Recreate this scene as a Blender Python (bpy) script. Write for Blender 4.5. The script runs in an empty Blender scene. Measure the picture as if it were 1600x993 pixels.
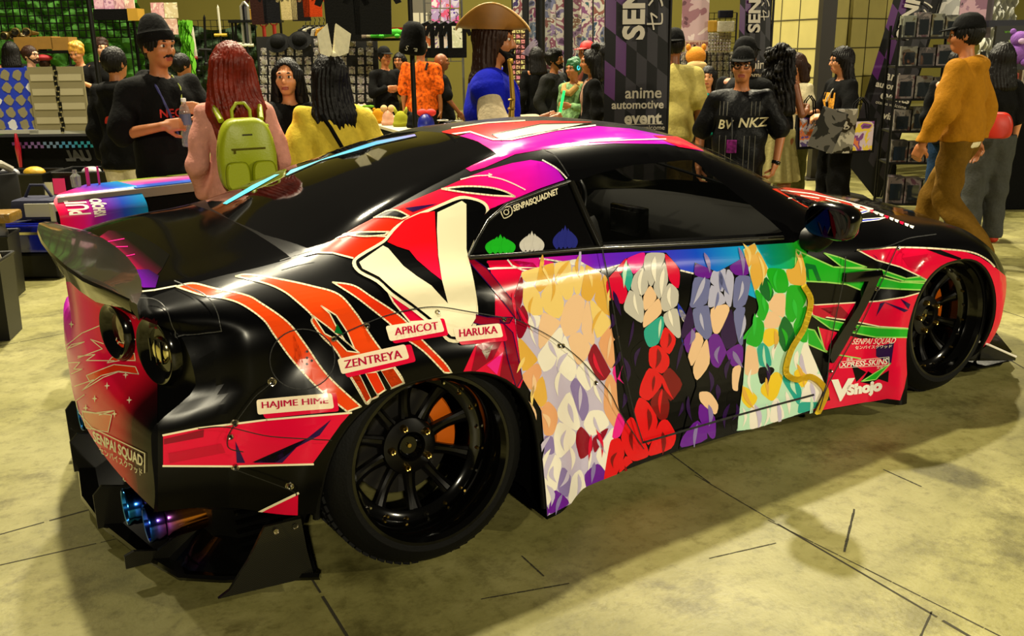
import bpy, bmesh, math, random
import numpy as np
from mathutils import Vector, Matrix
from mathutils.geometry import tessellate_polygon
C = bpy.context.scene.collection
SC = bpy.context.scene
PI = math.pi
random.seed(7)
RNG = np.random.default_rng(7)

# ------------------------------------------------------------------ camera
CAM = np.array([-1.2469, -3.4956, 1.6388])
YAW, PITCH, ROLL, FPX = 1.0141, 0.2817, -0.0139, 1466.0
_d = np.array([math.cos(YAW) * math.cos(PITCH), math.sin(YAW) * math.cos(PITCH), -math.sin(PITCH)])
_r = np.array([math.sin(YAW), -math.cos(YAW), 0.0])
_u = np.cross(_r, _d)
_r, _u = _r * math.cos(ROLL) + _u * math.sin(ROLL), -_r * math.sin(ROLL) + _u * math.cos(ROLL)
cam_data = bpy.data.cameras.new('camera')
cam_data.sensor_width = 36.0
cam_data.lens = FPX / 1600.0 * 36.0
cam_data.clip_end = 200
cam = bpy.data.objects.new('camera', cam_data)
C.objects.link(cam)
M4 = Matrix.Identity(4)
for i in range(3):
    M4[i][0], M4[i][1], M4[i][2], M4[i][3] = _r[i], _u[i], -_d[i], CAM[i]
cam.matrix_world = M4
SC.camera = cam


def un(u, v, x=None, y=None, z=None, dep=None):
    """the point of the place seen at (u, v) of the photograph on a given plane or at a given depth"""
    D = _d + _r * (u - 800) / FPX - _u * (v - 496.5) / FPX
    if x is not None: t = (x - CAM[0]) / D[0]
    elif y is not None: t = (y - CAM[1]) / D[1]
    elif z is not None: t = (z - CAM[2]) / D[2]
    else: t = dep
    return CAM + D * t


# ------------------------------------------------------------------ light
SC.view_settings.view_transform = 'Standard'
SC.view_settings.look = 'None'
SC.view_settings.gamma = 1.0
SC.view_settings.use_curve_mapping = False
SC.view_settings.exposure = -0.48
SC.cycles.max_bounces = 6
SC.cycles.transparent_max_bounces = 10
SC.cycles.sample_clamp_indirect = 4.0
world = bpy.data.worlds.new('hall_air')
SC.world = world
world.use_nodes = True
world.node_tree.nodes['Background'].inputs[0].default_value = (1.0, 0.85, 0.58, 1)
world.node_tree.nodes['Background'].inputs[1].default_value = 0.035


def lamp(name, loc, target, size, power, col=(1, .90, .64)):
    l = bpy.data.lights.new(name, 'AREA')
    l.shape = 'DISK'
    l.size = size
    l.energy = power
    l.color = col
    o = bpy.data.objects.new(name, l)
    o.location = loc
    o.rotation_euler = (Vector(target) - Vector(loc)).to_track_quat('-Z', 'Y').to_euler()
    C.objects.link(o)
    return o


# hall lamps high under the ceiling: one behind the car throws its shadow towards the viewer; two low near-side fills added to brighten its flank
for loc_, tgt_, p_ in (((.4, 5.0, 11.5), (1.0, 0, 0), 2750), ((-4.5, -11.5, 6.0), (.8, -1, .4), 1250), ((9.5, -10.0, 6.0), (2.0, -1, .4), 1250), ((2.2, 10.5, 11.5), (3.0, 6.0, .8), 2700),
                       ((10.0, 6.5, 11.5), (8.0, 4.0, .5), 3200), ((8.6, 13.5, 11.5), (7.5, 10.0, 1.0), 2900), ((-3.6, 8.5, 11.5), (.2, 7.5, .8), 1000)):
    lamp('hall_and_fill_lamp', loc_, tgt_, .42, p_)


# ------------------------------------------------------------------ materials
MATS = {}


def srgb(h):
    if isinstance(h, str):
        h = h.lstrip('#')
        c = [int(h[i:i + 2], 16) / 255 for i in (0, 2, 4)]
    else:
        c = list(h)
    return tuple(((x + .055) / 1.055) ** 2.4 if x > .04045 else x / 12.92 for x in c) + (1.0,)


def mat(name, col='#808080', rough=.5, metal=0.0, coat=0.0, noise=0.0, nscale=20.0, bump=0.0, bscale=60.0, trans=0.0,
        emit=0.0, spec=.5, alpha=1.0):
    if name in MATS: return MATS[name]
    m = bpy.data.materials.new(name)
    m.use_nodes = True
    nt = m.node_tree
    b = nt.nodes['Principled BSDF']
    c = srgb(col)
    b.inputs['Base Color'].default_value = c
    b.inputs['Roughness'].default_value = rough
    b.inputs['Metallic'].default_value = metal
    b.inputs['Coat Weight'].default_value = coat
    b.inputs['Coat Roughness'].default_value = .04
    b.inputs['Specular IOR Level'].default_value = spec
    b.inputs['Transmission Weight'].default_value = trans
    b.inputs['Alpha'].default_value = alpha
    if emit:
        b.inputs['Emission Color'].default_value = c
        b.inputs['Emission Strength'].default_value = emit
    tc = None
    if noise or bump:
        tc = nt.nodes.new('ShaderNodeTexCoord')
    if noise:
        n = nt.nodes.new('ShaderNodeTexNoise')
        n.inputs['Scale'].default_value = nscale
        n.inputs['Detail'].default_value = 5
        nt.links.new(tc.outputs['Object'], n.inputs['Vector'])
        r = nt.nodes.new('ShaderNodeValToRGB')
        r.color_ramp.elements[0].position = .3
        r.color_ramp.elements[1].position = .7
        r.color_ramp.elements[0].color = tuple(x * (1 - noise) for x in c[:3]) + (1,)
        r.color_ramp.elements[1].color = tuple(min(1, x * (1 + noise)) for x in c[:3]) + (1,)
        nt.links.new(n.outputs['Fac'], r.inputs['Fac'])
        nt.links.new(r.outputs['Color'], b.inputs['Base Color'])
    if bump:
        n = nt.nodes.new('ShaderNodeTexNoise')
        n.inputs['Scale'].default_value = bscale
        n.inputs['Detail'].default_value = 4
        nt.links.new(tc.outputs['Object'], n.inputs['Vector'])
        bp = nt.nodes.new('ShaderNodeBump')
        bp.inputs['Strength'].default_value = bump
        bp.inputs['Distance'].default_value = .02
        nt.links.new(n.outputs['Fac'], bp.inputs['Height'])
        nt.links.new(bp.outputs['Normal'], b.inputs['Normal'])
    MATS[name] = m
    return m


def nodes_of(m):
    nt = m.node_tree
    return nt, nt.nodes['Principled BSDF']


def grad_mat(name, axis, stops, rough=.28, coat=.6, noise=0.0):
    """colour runs along one object axis: stops = [(metres, '#hex'), ...]"""
    if name in MATS: return MATS[name]
    m = mat(name, '#808080', rough, coat=coat, spec=.14)
    nt, b = nodes_of(m)
    tc = nt.nodes.new('ShaderNodeTexCoord')
    sp = nt.nodes.new('ShaderNodeSeparateXYZ')
    nt.links.new(tc.outputs['Object'], sp.inputs[0])
    mr = nt.nodes.new('ShaderNodeMapRange')
    mr.inputs['From Min'].default_value = stops[0][0]
    mr.inputs['From Max'].default_value = stops[-1][0]
    nt.links.new(sp.outputs['XYZ'.index(axis)], mr.inputs['Value'])
    r = nt.nodes.new('ShaderNodeValToRGB')
    e = r.color_ramp.elements
    L = stops[-1][0] - stops[0][0]
    e[0].position, e[0].color = 0, srgb(stops[0][1])
    e[1].position, e[1].color = 1, srgb(stops[-1][1])
    for x, c in stops[1:-1]:
        k = e.new((x - stops[0][0]) / L)
        k.color = srgb(c)
    nt.links.new(mr.outputs[0], r.inputs['Fac'])
    nt.links.new(r.outputs['Color'], b.inputs['Base Color'])
    return m


# ------------------------------------------------------------------ objects
def tag(o, label=None, cat=None, group=None, kind=None):
    if label: o['label'] = label
    if cat: o['category'] = cat
    if group: o['group'] = group
    if kind: o['kind'] = kind
    return o


def empty(name, loc=(0, 0, 0), rz=0.0, label=None, cat=None, group=None):
    o = bpy.data.objects.new(name, None)
    o.empty_display_size = .1
    o.location = Vector(loc)
    o.rotation_euler = (0, 0, rz)
    C.objects.link(o)
    return tag(o, label, cat, group)


class MB:
    """collects shapes (several materials) and links them as ONE mesh object"""

    def __init__(self):
        self.v, self.f, self.m, self.mats = [], [], [], []

    def mi(self, m):
        if m not in self.mats: self.mats.append(m)
        return self.mats.index(m)

    def add(self, verts, faces, m, M=None):
        k = len(self.v)
        if M is not None: verts = [M @ Vector(v) for v in verts]
        self.v += [tuple(v) for v in verts]
        i = self.mi(m)
        for f in faces:
            self.f.append(tuple(k + a for a in f))
            self.m.append(i)
        return self

    def box(self, c, s, m, bevel=0.0, M=None, rz=0.0):
        bm = bmesh.new()
        bmesh.ops.create_cube(bm, size=1)
        for v in bm.verts: v.co = Vector((v.co.x * s[0], v.co.y * s[1], v.co.z * s[2]))
        if bevel:
            bmesh.ops.bevel(bm, geom=list(bm.edges), offset=min(bevel, .45 * min(s)), segments=2, affect='EDGES', profile=.6)
        T = Matrix.Translation(c) @ Matrix.Rotation(rz, 4, 'Z')
        return self.bm(bm, m, T if M is None else M @ T)

    def bm(self, bm, m, M=None):
        bm.verts.ensure_lookup_table()
        bm.verts.index_update()
        self.add([v.co.copy() for v in bm.verts], [[v.index for v in f.verts] for f in bm.faces], m, M)
        bm.free()
        return self

    def tube(self, pts, r, m, n=8, caps=True, M=None):
        pts = [Vector(p) for p in pts]
        R = r if isinstance(r, (list, tuple)) else [r] * len(pts)
        vs, fs = [], []
        a = None
        for i, p in enumerate(pts):
            t = (pts[min(i + 1, len(pts) - 1)] - pts[max(i - 1, 0)]).normalized()
            if a is None:
                a = t.orthogonal().normalized()
            else:
                a = (a - t * a.dot(t))
                a = a.normalized() if a.length > 1e-6 else t.orthogonal().normalized()
            b = t.cross(a)
            for k in range(n):
                th = 2 * PI * k / n
                vs.append(p + (a * math.cos(th) + b * math.sin(th)) * R[i])
        for i in range(len(pts) - 1):
            for k in range(n):
                fs.append((i * n + k, i * n + (k + 1) % n, (i + 1) * n + (k + 1) % n, (i + 1) * n + k))
        if caps:
            fs.append(tuple(range(n - 1, -1, -1)))
            fs.append(tuple((len(pts) - 1) * n + k for k in range(n)))
        return self.add(vs, fs, m, M)

    def lathe(self, prof, m, n=32, M=None, a0=0.0, a1=2 * PI, axis='Z'):
        """prof = [(r, h)...] turned about an axis"""
        full = abs(a1 - a0 - 2 * PI) < 1e-6
        k = n if full else n + 1
        vs, fs = [], []
        for r, h in prof:
            for j in range(k):
                t = a0 + (a1 - a0) * j / n
                p = (r * math.cos(t), r * math.sin(t), h)
                if axis == 'Y': p = (p[0], p[2], p[1])
                vs.append(p)
        for i in range(len(prof) - 1):
            for j in range(n):
                j2 = (j + 1) % k
                fs.append((i * k + j, i * k + j2, (i + 1) * k + j2, (i + 1) * k + j))
        return self.add(vs, fs, m, M)

    def ell(self, c, r, m, seg=16, rings=10, M=None):
        bm = bmesh.new()
        bmesh.ops.create_uvsphere(bm, u_segments=seg, v_segments=rings, radius=1)
        T = Matrix.Translation(c) @ Matrix.Diagonal((r[0], r[1], r[2], 1))
        return self.bm(bm, m, T if M is None else M @ T)

    def prism(self, poly, h, m, M=None, z0=0.0):
        """2-D outline (x, y) given a thickness h along z"""
        n = len(poly)
        vs = [(x, y, z0) for x, y in poly] + [(x, y, z0 + h) for x, y in poly]
        fs = [(i, (i + 1) % n, n + (i + 1) % n, n + i) for i in range(n)]
        tri = tessellate_polygon([[Vector((x, y, 0)) for x, y in poly]])
        fs += [tuple(t) for t in tri] + [tuple(n + a for a in reversed(t)) for t in tri]
        return self.add(vs, fs, m, M)

    def build(self, name, parent=None, smooth=None, merge=0.0, fixn=True):
        me = bpy.data.meshes.new(name)
        me.from_pydata(self.v, [], self.f)
        for m in self.mats: me.materials.append(m)
        if len(self.mats) > 1: me.polygons.foreach_set('material_index', self.m)
        if fixn or merge:
            bm = bmesh.new()
            bm.from_mesh(me)
            if merge: bmesh.ops.remove_doubles(bm, verts=bm.verts, dist=merge)
            if fixn: bmesh.ops.recalc_face_normals(bm, faces=bm.faces)
            bm.to_mesh(me)
            bm.free()
        if smooth is not None:
            me.shade_smooth()
            if smooth < 179: me.set_sharp_from_angle(angle=math.radians(smooth))
        me.update()
        o = bpy.data.objects.new(name, me)
        C.objects.link(o)
        if parent is not None: o.parent = parent
        return o


def text_mesh(s, size=1.0, extrude=0.0, shear=0.0, spacing=1.0, bold=0.0, align='CENTER'):
    """letters as triangles: returns verts (x, y, z), faces"""
    c = bpy.data.curves.new('lettering', 'FONT')
    c.body = s
    c.size = size
    c.align_x = align
    c.align_y = 'CENTER'
    c.extrude = extrude
    c.shear = shear
    c.offset = bold
    c.space_character = spacing
    c.resolution_u = 3
    o = bpy.data.objects.new('lettering', c)
    C.objects.link(o)
    dg = bpy.context.evaluated_depsgraph_get()
    me = bpy.data.meshes.new_from_object(o.evaluated_get(dg))
    vs = [tuple(v.co) for v in me.vertices]
    fs = [tuple(p.vertices) for p in me.polygons]
    bpy.data.objects.remove(o)
    bpy.data.meshes.remove(me)
    bpy.data.curves.remove(c)
    if bold and max(abs(q) for v in vs for q in v) > size * (len(s) + 1): return text_mesh(s, size, extrude, shear, spacing, 0.0, align)
    return vs, fs


def copy_tree(o, parent=None, **kw):
    c = o.copy()
    C.objects.link(c)
    if parent is not None: c.parent = parent
    for ch in list(o.children): copy_tree(ch, c)
    return c


# ------------------------------------------------------------------ the hall
HF = np.array([math.cos(YAW), math.sin(YAW), 0.0])       # straight ahead, level
HR_ = np.array([math.sin(YAW), -math.cos(YAW), 0.0])     # to the right, level
RZ = YAW - PI / 2                                        # turns a local x axis to the right


def W(u, v, hd):
    """point seen at (u, v) on the upright plane hd metres ahead"""
    D = _d + _r * (u - 800) / FPX - _u * (v - 496.5) / FPX
    return CAM + D * (hd / (D @ HF))


FLOORM = mat('stained_concrete', '#7d7550', .42, spec=.35)
_nt, _b = nodes_of(FLOORM)
_tc = _nt.nodes.new('ShaderNodeTexCoord')


def _noise(sc, det, rough=.6):
    n = _nt.nodes.new('ShaderNodeTexNoise')
    n.inputs['Scale'].default_value = sc; n.inputs['Detail'].default_value = det; n.inputs['Roughness'].default_value = rough
    _nt.links.new(_tc.outputs['Object'], n.inputs['Vector'])
    return n


def _ramp(src, stops):
    r = _nt.nodes.new('ShaderNodeValToRGB')
    e = r.color_ramp.elements
    e[0].position, e[0].color = stops[0][0], srgb(stops[0][1]); e[1].position, e[1].color = stops[-1][0], srgb(stops[-1][1])
    for p, c in stops[1:-1]:
        q = e.new(p); q.color = srgb(c)
    _nt.links.new(src, r.inputs['Fac'])
    return r


_a = _ramp(_noise(1.6, 8, .65).outputs['Fac'], [(.30, '#635f34'), (.46, '#817c48'), (.64, '#98925e')])
_bl = _ramp(_noise(2.3, 9, .72).outputs['Fac'], [(.36, '#6a6238'), (.47, '#ffffff'), (.8, '#ffffff')])
_sp = _ramp(_noise(18, 6, .75).outputs['Fac'], [(.30, '#a29c80'), (.5, '#ffffff'), (.8, '#ffffff')])
_m1 = _nt.nodes.new('ShaderNodeMix'); _m1.data_type = 'RGBA'; _m1.blend_type = 'MULTIPLY'; _m1.inputs[0].default_value = .5
_m2 = _nt.nodes.new('ShaderNodeMix'); _m2.data_type = 'RGBA'; _m2.blend_type = 'MULTIPLY'; _m2.inputs[0].default_value = .6
_nt.links.new(_a.outputs[0], _m1.inputs[6]); _nt.links.new(_bl.outputs[0], _m1.inputs[7])
_nt.links.new(_m1.outputs[2], _m2.inputs[6]); _nt.links.new(_sp.outputs[0], _m2.inputs[7])
_nt.links.new(_m2.outputs[2], _b.inputs['Base Color'])
_rr = _nt.nodes.new('ShaderNodeMapRange'); _rr.inputs[3].default_value = .32; _rr.inputs[4].default_value = .62
_nt.links.new(_noise(2.2, 6).outputs['Fac'], _rr.inputs[0]); _nt.links.new(_rr.outputs[0], _b.inputs['Roughness'])
_bp = _nt.nodes.new('ShaderNodeBump'); _bp.inputs['Strength'].default_value = .12; _bp.inputs['Distance'].default_value = .01
_nt.links.new(_noise(60, 4).outputs['Fac'], _bp.inputs['Height']); _nt.links.new(_bp.outputs[0], _b.inputs['Normal'])
JOINT = mat('floor_joint_dark', '#2c2815', .9)
mb = MB(); mb.add([(-30, -20, 0), (40, -20, 0), (40, 40, 0), (-30, 40, 0)], [(0, 1, 2, 3)], FLOORM)
for (a, b, w_, e0, e1) in (((60, 818), (136, 797), .008, 4, 1.6), ((60, 869), (189, 840), .006, 4, .4), ((490, 909), (542, 993), .009, .6, 6), ((1215, 818), (1500, 985), .010, 0, 6), ((1112, 757), (1180, 797), .005, .1, .1), ((1055, 714), (1110, 755), .006, .3, 0), ((1200, 812), (1440, 932), .005, .0, .4),
                           ((1335, 795), (1319, 862), .008, .0, .0), ((1380, 733), (1440, 760), .007, 0, 0), ((1108, 872), (1213, 848), .005, 0, 0), ((800, 927), (890, 911), .006, .1, 0), ((815, 868), (850, 900), .006, 0, 0), ((1456, 955), (1440, 990), .006, 0, .2),
                           ((1540, 540), (1600, 575), .007, .6, 4), ((1545, 478), (1600, 496), .006, .5, 4), ((0, 540), (130, 515), .006, 4, .1), ((1560, 400), (1600, 402), .008, 2, 4), ((1215, 325), (1390, 318), .012, 4, 4)):
    p, q = un(*a, z=0), un(*b, z=0)
    d = (q - p) / np.linalg.norm(q - p)
    p, q = p - d * e0, q + d * e1
    nn = np.array([-d[1], d[0], 0]) * w_ / 2
    # slightly broken line
    N = 10
    for i in range(N):
        a_, b_ = p + (q - p) * i / N, p + (q - p) * (i + .97) / N
        f = .6 + .8 * ((i * 37) % 10) / 10
        mb.add([tuple(a_ + nn * f + [0, 0, .0008]), tuple(b_ + nn + [0, 0, .0008]), tuple(b_ - nn * f + [0, 0, .0008]), tuple(a_ - nn + [0, 0, .0008])], [(0, 1, 2, 3)], JOINT)
tag(mb.build('floor'), kind='structure')
# far wall of the hall
OLW = mat('olive_hall_wall', '#6a6222', .9, noise=.05, nscale=.6)
mb = MB()
a, b = W(-900, 200, 26), W(2500, 200, 26)
mb.box((0, 0, 4.5), (70, .3, 9), OLW, M=Matrix.Translation((CAM[0] + HF[0] * 26.2, CAM[1] + HF[1] * 26.2, 0)) @ Matrix.Rotation(RZ, 4, 'Z'))
tag(mb.build('wall_back'), kind='structure')
# tiled pillar
TILE = mat('cream_block_tile', '#b3a765', .55, noise=.05, nscale=5)
GRT = mat('tile_joint', '#3c3616', .9)
PL, PC, PR = W(1190, 100, 13.6), W(1290, 100, 12.2), W(1402, 100, 13.2)
mb = MB()
back = PL + PR - PC
base = [(p[0], p[1]) for p in (PL, PC, PR, back)]
mb.prism(base, 5.0, TILE)
for p, q in ((PL, PC), (PC, PR)):
    d = np.array([q[0] - p[0], q[1] - p[1], 0]); L = np.linalg.norm(d); d /= L
    nn = np.array([d[1], -d[0], 0]); nn = nn if nn @ (CAM - p) > 0 else -nn
    ang = math.atan2(d[1], d[0])
    for i in range(14):
        c = np.array([p[0], p[1], 0]) + d * L / 2 + nn * .002
        mb.box((c[0], c[1], .12 + i * .36), (L, .008, .014), GRT, rz=ang)
    k_ = 1
    while k_ * .42 < L:
        c = np.array([p[0], p[1], 0]) + d * k_ * .42 + nn * .002
        mb.box((c[0], c[1], 2.5), (.012, .008, 5), GRT, rz=ang); k_ += 1
tag(mb.build('wall_pillar'), kind='structure')
mb = MB()
cen = (PL + PR) / 2
pl = [tuple(np.array(b_) + (np.array(b_) - cen[:2]) / np.linalg.norm(np.array(b_) - cen[:2]) * .16) for b_ in base]
mb.prism(pl, .16, mat('plinth_cream', '#8f8450', .7))
tag(mb.build('trim_1'), kind='structure')


# ================================================================== THE CAR
# x runs from the rear axle to the front, y to the car's left, z up
BLK = mat('gloss_black_wrap', '#030304', .24, spec=.16)
BLKG = mat('mirror_black_panel', '#040405', .09, coat=.15, spec=.3)
SATIN = mat('satin_black_trim', '#060606', .45, spec=.2)
RUB = mat('black_rubber', '#080808', .72, spec=.15, bump=.15, bscale=90)
CARB = mat('carbon_fibre', '#131311', .3, coat=.3, spec=.3)
_nt, _b = nodes_of(CARB)
_tc = _nt.nodes.new('ShaderNodeTexCoord'); _ck = _nt.nodes.new('ShaderNodeTexChecker')
_ck.inputs['Scale'].default_value = 260; _ck.inputs[1].default_value = srgb('#1c1b15'); _ck.inputs[2].default_value = srgb('#060605')
_nt.links.new(_tc.outputs['Object'], _ck.inputs['Vector']); _nt.links.new(_ck.outputs['Color'], _b.inputs['Base Color'])
TINT = mat('dark_tinted_glass', '#050506', .04, coat=1.0)
GLASS = mat('clear_window_glass', '#050605', .02, alpha=.42)
CHROME = mat('bright_steel', '#c9c2b0', .2, metal=1.0)
car = empty('race_car', (0, 0, 0), 0, 'low wide black sports coupe wrapped in red, orange, pink and green', 'car')

ST = [-.80, -.72, -.55, -.3, 0, .27, .5, .77, 1.1, 1.45, 1.8, 2.15, 2.45, 2.78, 3.1, 3.35, 3.55, 3.70]
CA = [.905, .94, .975, 1.03, 1.135, 1.215, 1.275, 1.32, 1.335, 1.30, 1.205, 1.03, .905, .865, .815, .745, .66, .56]
CC = [(.66, .90), (.69, .935), (.69, .97), (.67, 1.0), (.63, 1.085), (.60, 1.165), (.58, 1.218), (.575, 1.252), (.565, 1.258), (.575, 1.205), (.63, 1.06),
      (.715, .885), (.70, .85), (.68, .815), (.65, .755), (.60, .69), (.50, .60), (.35, .52)]
CD = [(.77, .885), (.785, .915), (.80, .945), (.80, .958), (.80, .965), (.80, .96), (.805, .952), (.815, .938), (.82, .91), (.825, .878), (.83, .85),
      (.82, .83), (.81, .80), (.80, .785), (.78, .73), (.72, .66), (.60, .58), (.42, .50)]
CE = [(.84, .80), (.86, .835), (.895, .86), (.912, .868), (.905, .872), (.89, .868), (.876, .862), (.87, .85), (.87, .82), (.875, .79), (.88, .76),
      (.888, .745), (.89, .725), (.885, .71), (.88, .66), (.82, .60), (.68, .53), (.48, .46)]
CF = [(.862, .62), (.885, .63), (.918, .63), (.935, .65), (.93, .66), (.922, .67), (.912, .67), (.905, .65), (.905, .62), (.905, .58), (.905, .56),
      (.91, .55), (.92, .55), (.92, .55), (.92, .50), (.88, .46), (.72, .42), (.52, .39)]
CG = [(.855, .42), (.875, .42), (.905, .40), (.925, .40), (.93, .40), (.935, .39), (.93, .38), (.92, .36), (.915, .34), (.915, .32), (.918, .32),
      (.93, .32), (.93, .32), (.92, .32), (.92, .30), (.88, .28), (.74, .26), (.55, .25)]
CH = [(.82, .34), (.84, .335), (.87, .30), (.88, .26), (.88, .2), (.94, .05), (.945, .075), (.945, .10), (.94, .112), (.94, .112), (.94, .105),
      (.955, .085), (.94, .05), (.90, .12), (.86, .12), (.82, .11), (.72, .11), (.54, .11)]


def pchip(x, y, q):
    x, y = np.array(x, float), np.array(y, float)
    h = np.diff(x); d = np.diff(y) / h
    m = np.zeros(len(x)); m[0], m[-1] = d[0], d[-1]
    for i in range(1, len(x) - 1):
        if d[i - 1] * d[i] > 0:
            w1, w2 = 2 * h[i] + h[i - 1], h[i] + 2 * h[i - 1]
            m[i] = (w1 + w2) / (w1 / d[i - 1] + w2 / d[i])
    q = np.asarray(q, float)
    i = np.clip(np.searchsorted(x, q) - 1, 0, len(x) - 2)
    t = (q - x[i]) / h[i]
    return ((1 + 2 * t) * (1 - t) ** 2 * y[i] + t * (1 - t) ** 2 * h[i] * m[i] + t * t * (3 - 2 * t) * y[i + 1] + t * t * (t - 1) * h[i] * m[i + 1])


def sstep(a, b, x):
    t = np.clip((np.asarray(x, float) - a) / (b - a), 0, 1)
    return t * t * (3 - 2 * t)


XS = np.unique(np.concatenate([np.linspace(-.80, -.5, 22), np.linspace(-.5, 2.6, 118), np.linspace(2.6, 3.7, 44)]).round(4))
ARCH = {'rear': (0.005, .27, .392, .385), 'front': (2.728, .27, .348, .395)}  # centre x, centre z, half width, height
NP_ = 2.5


def arch_d(x, z, a):
    xc, zc, w, h = ARCH[a]
    dz = np.maximum(0, z - zc)
    return ((np.abs(x - xc) / w) ** NP_ + (dz / h) ** NP_) ** (1 / NP_)


def section(x):
    a = float(pchip(ST, CA, [x])[0])
    P = [(0.0, a)]
    cs = [(float(pchip(ST, [p[0] for p in c], [x])[0]), float(pchip(ST, [p[1] for p in c], [x])[0])) for c in (CC, CD, CE, CF, CG, CH)]
    P.append((cs[0][0] * .55, a - (a - cs[0][1]) * .22))
    P += cs
    pts = []
    n = [5, 5, 9, 8, 8, 8, 6]
    for i in range(len(P) - 1):
        p0 = P[i - 1] if i else (-P[1][0], P[1][1])
        p1, p2 = P[i], P[i + 1]
        p3 = P[i + 2] if i + 2 < len(P) else (2 * p2[0] - p1[0], 2 * p2[1] - p1[1])
        p0, p1, p2, p3 = map(np.array, (p0, p1, p2, p3))
        d0, d1, d2 = [max(1e-4, np.linalg.norm(b - a_) ** .5) for a_, b in ((p0, p1), (p1, p2), (p2, p3))]
        m1 = (p2 - p1) / d1 * d1 * 0 + d1 * ((p1 - p0) / d0 - (p2 - p0) / (d0 + d1) + (p2 - p1) / d1)
        m2 = d1 * ((p2 - p1) / d1 - (p3 - p1) / (d1 + d2) + (p3 - p2) / d2)
        for k in range(n[i]):
            t = k / n[i]
            pts.append((2 * t ** 3 - 3 * t ** 2 + 1) * p1 + (t ** 3 - 2 * t ** 2 + t) * m1 + (-2 * t ** 3 + 3 * t ** 2) * p2 + (t ** 3 - t ** 2) * m2)
    pts.append(np.array(P[-1]))
    h = P[-1]
    for k in (1, 2): pts.append(np.array((h[0] * (1 - k / 2), h[1] + .02)))
    return np.array(pts)   # A ... H ... centre of the floor pan


ROW_C, ROW_D, ROW_E, ROW_F, ROW_G, ROW_H = 10, 19, 27, 35, 43, 49
GRID = np.array([section(x) for x in XS])            # station, row, (y, z)
NS, NR = GRID.shape[:2]


def warp(x, y, z):
    """flared arches, curved tail and nose"""
    w = np.abs(y)
    lower = sstep(.895, .80, z)
    b = np.zeros_like(x)
    for a, amp in (('rear', .092), ('front', .088)):
        d = arch_d(x, z, a)
        b = np.maximum(b, amp * (1 - sstep(1.10 if a == 'rear' else 1.14, 1.62 if a == 'rear' else 1.55, d)) * lower)
    b = b * sstep(.6, .8, w) * sstep(-.80, -.60, x)
    w2 = w + b
    # side panel below the doors runs flush with the flares
    sk = sstep(.38, .06, z) * sstep(.1, .4, x) * sstep(2.6, 2.3, x) * sstep(.7, .85, w)
    w2 = np.maximum(w2, w2 + sk * .03)
    s = sstep(-.45, -.80, x)
    x2 = x - .075 * s * np.clip(1 - (w / .88) ** 2, 0, 1) + s * sstep(.60, .72, z) * (1 - .75 * sstep(.85, .925, z)) * .172 * np.clip(w - .12, 0, 1) - s * .02 * sstep(.75, .5, z)
    sf = sstep(3.0, 3.70, x)
    x2 = x2 + .14 * sf * np.clip(1 - (w / .6) ** 2, 0, 1) - sf * .10 * sstep(.45, .7, z)
    return x2, np.sign(y) * w2, z


full = np.concatenate([GRID[:, :0:-1] * [1, 1], GRID], axis=1)      # left half mirrored, then right half
yy = full[..., 0].copy(); zz = full[..., 1].copy()
NL = NR - 1
yy[:, NL:] *= -1                                      # right side of the car is -y
xx = np.repeat(XS[:, None], yy.shape[1], 1)
wx, wy, wz = warp(xx, yy, zz)
K = yy.shape[1]
sh = bmesh.new()
lay_row = sh.faces.layers.int.new('row')
lay_cap = sh.faces.layers.int.new('cap')
bv = [[None] * K for _ in range(NS)]
for i in range(NS):
    for j in range(K - 1): bv[i][j] = sh.verts.new((wx[i, j], wy[i, j], wz[i, j]))
    bv[i][K - 1] = bv[i][0]
for i in range(NS - 1):
    for j in range(K - 1):
        f = sh.faces.new((bv[i][j], bv[i + 1][j], bv[i + 1][j + 1], bv[i][j + 1]))
        f[lay_row] = (j - NL) if j >= NL else (NL - 1 - j)
for i, cap in ((0, 1), (NS - 1, 2)):                   # tail and nose
    NC = 26
    rows = []
    for r in range(NR - 3):                            # down to H
        L, R_ = bv[i][NL - r], bv[i][NL + r]
        if r == 0: rows.append([L] * (NC + 1)); continue
        row = [R_]
        for k in range(1, NC):
            t = k / NC
            y = -GRID[i, r, 0] * (1 - 2 * t)
            z = GRID[i, r, 1]
            if r <= ROW_C:
                # keep the crown of the lid
                ys = GRID[i, :r + 1, 0]; zs = GRID[i, :r + 1, 1]
                z = GRID[i, r, 1]
            q = warp(np.array([XS[i]]), np.array([y]), np.array([z]))
            row.append(sh.verts.new((q[0][0], y, z)))
        row.append(L)
        rows.append(row)
    for r in range(len(rows) - 1):
        for k in range(NC):
            vs = [rows[r][k], rows[r][k + 1], rows[r + 1][k + 1], rows[r + 1][k]]
            u_ = []
            for v in vs:
                if v not in u_: u_.append(v)
            if len(u_) >= 3:
                try:
                    f = sh.faces.new(u_); f[lay_row] = r; f[lay_cap] = cap
                except ValueError: pass
bmesh.ops.recalc_face_normals(sh, faces=sh.faces)
sh.normal_update()


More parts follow.
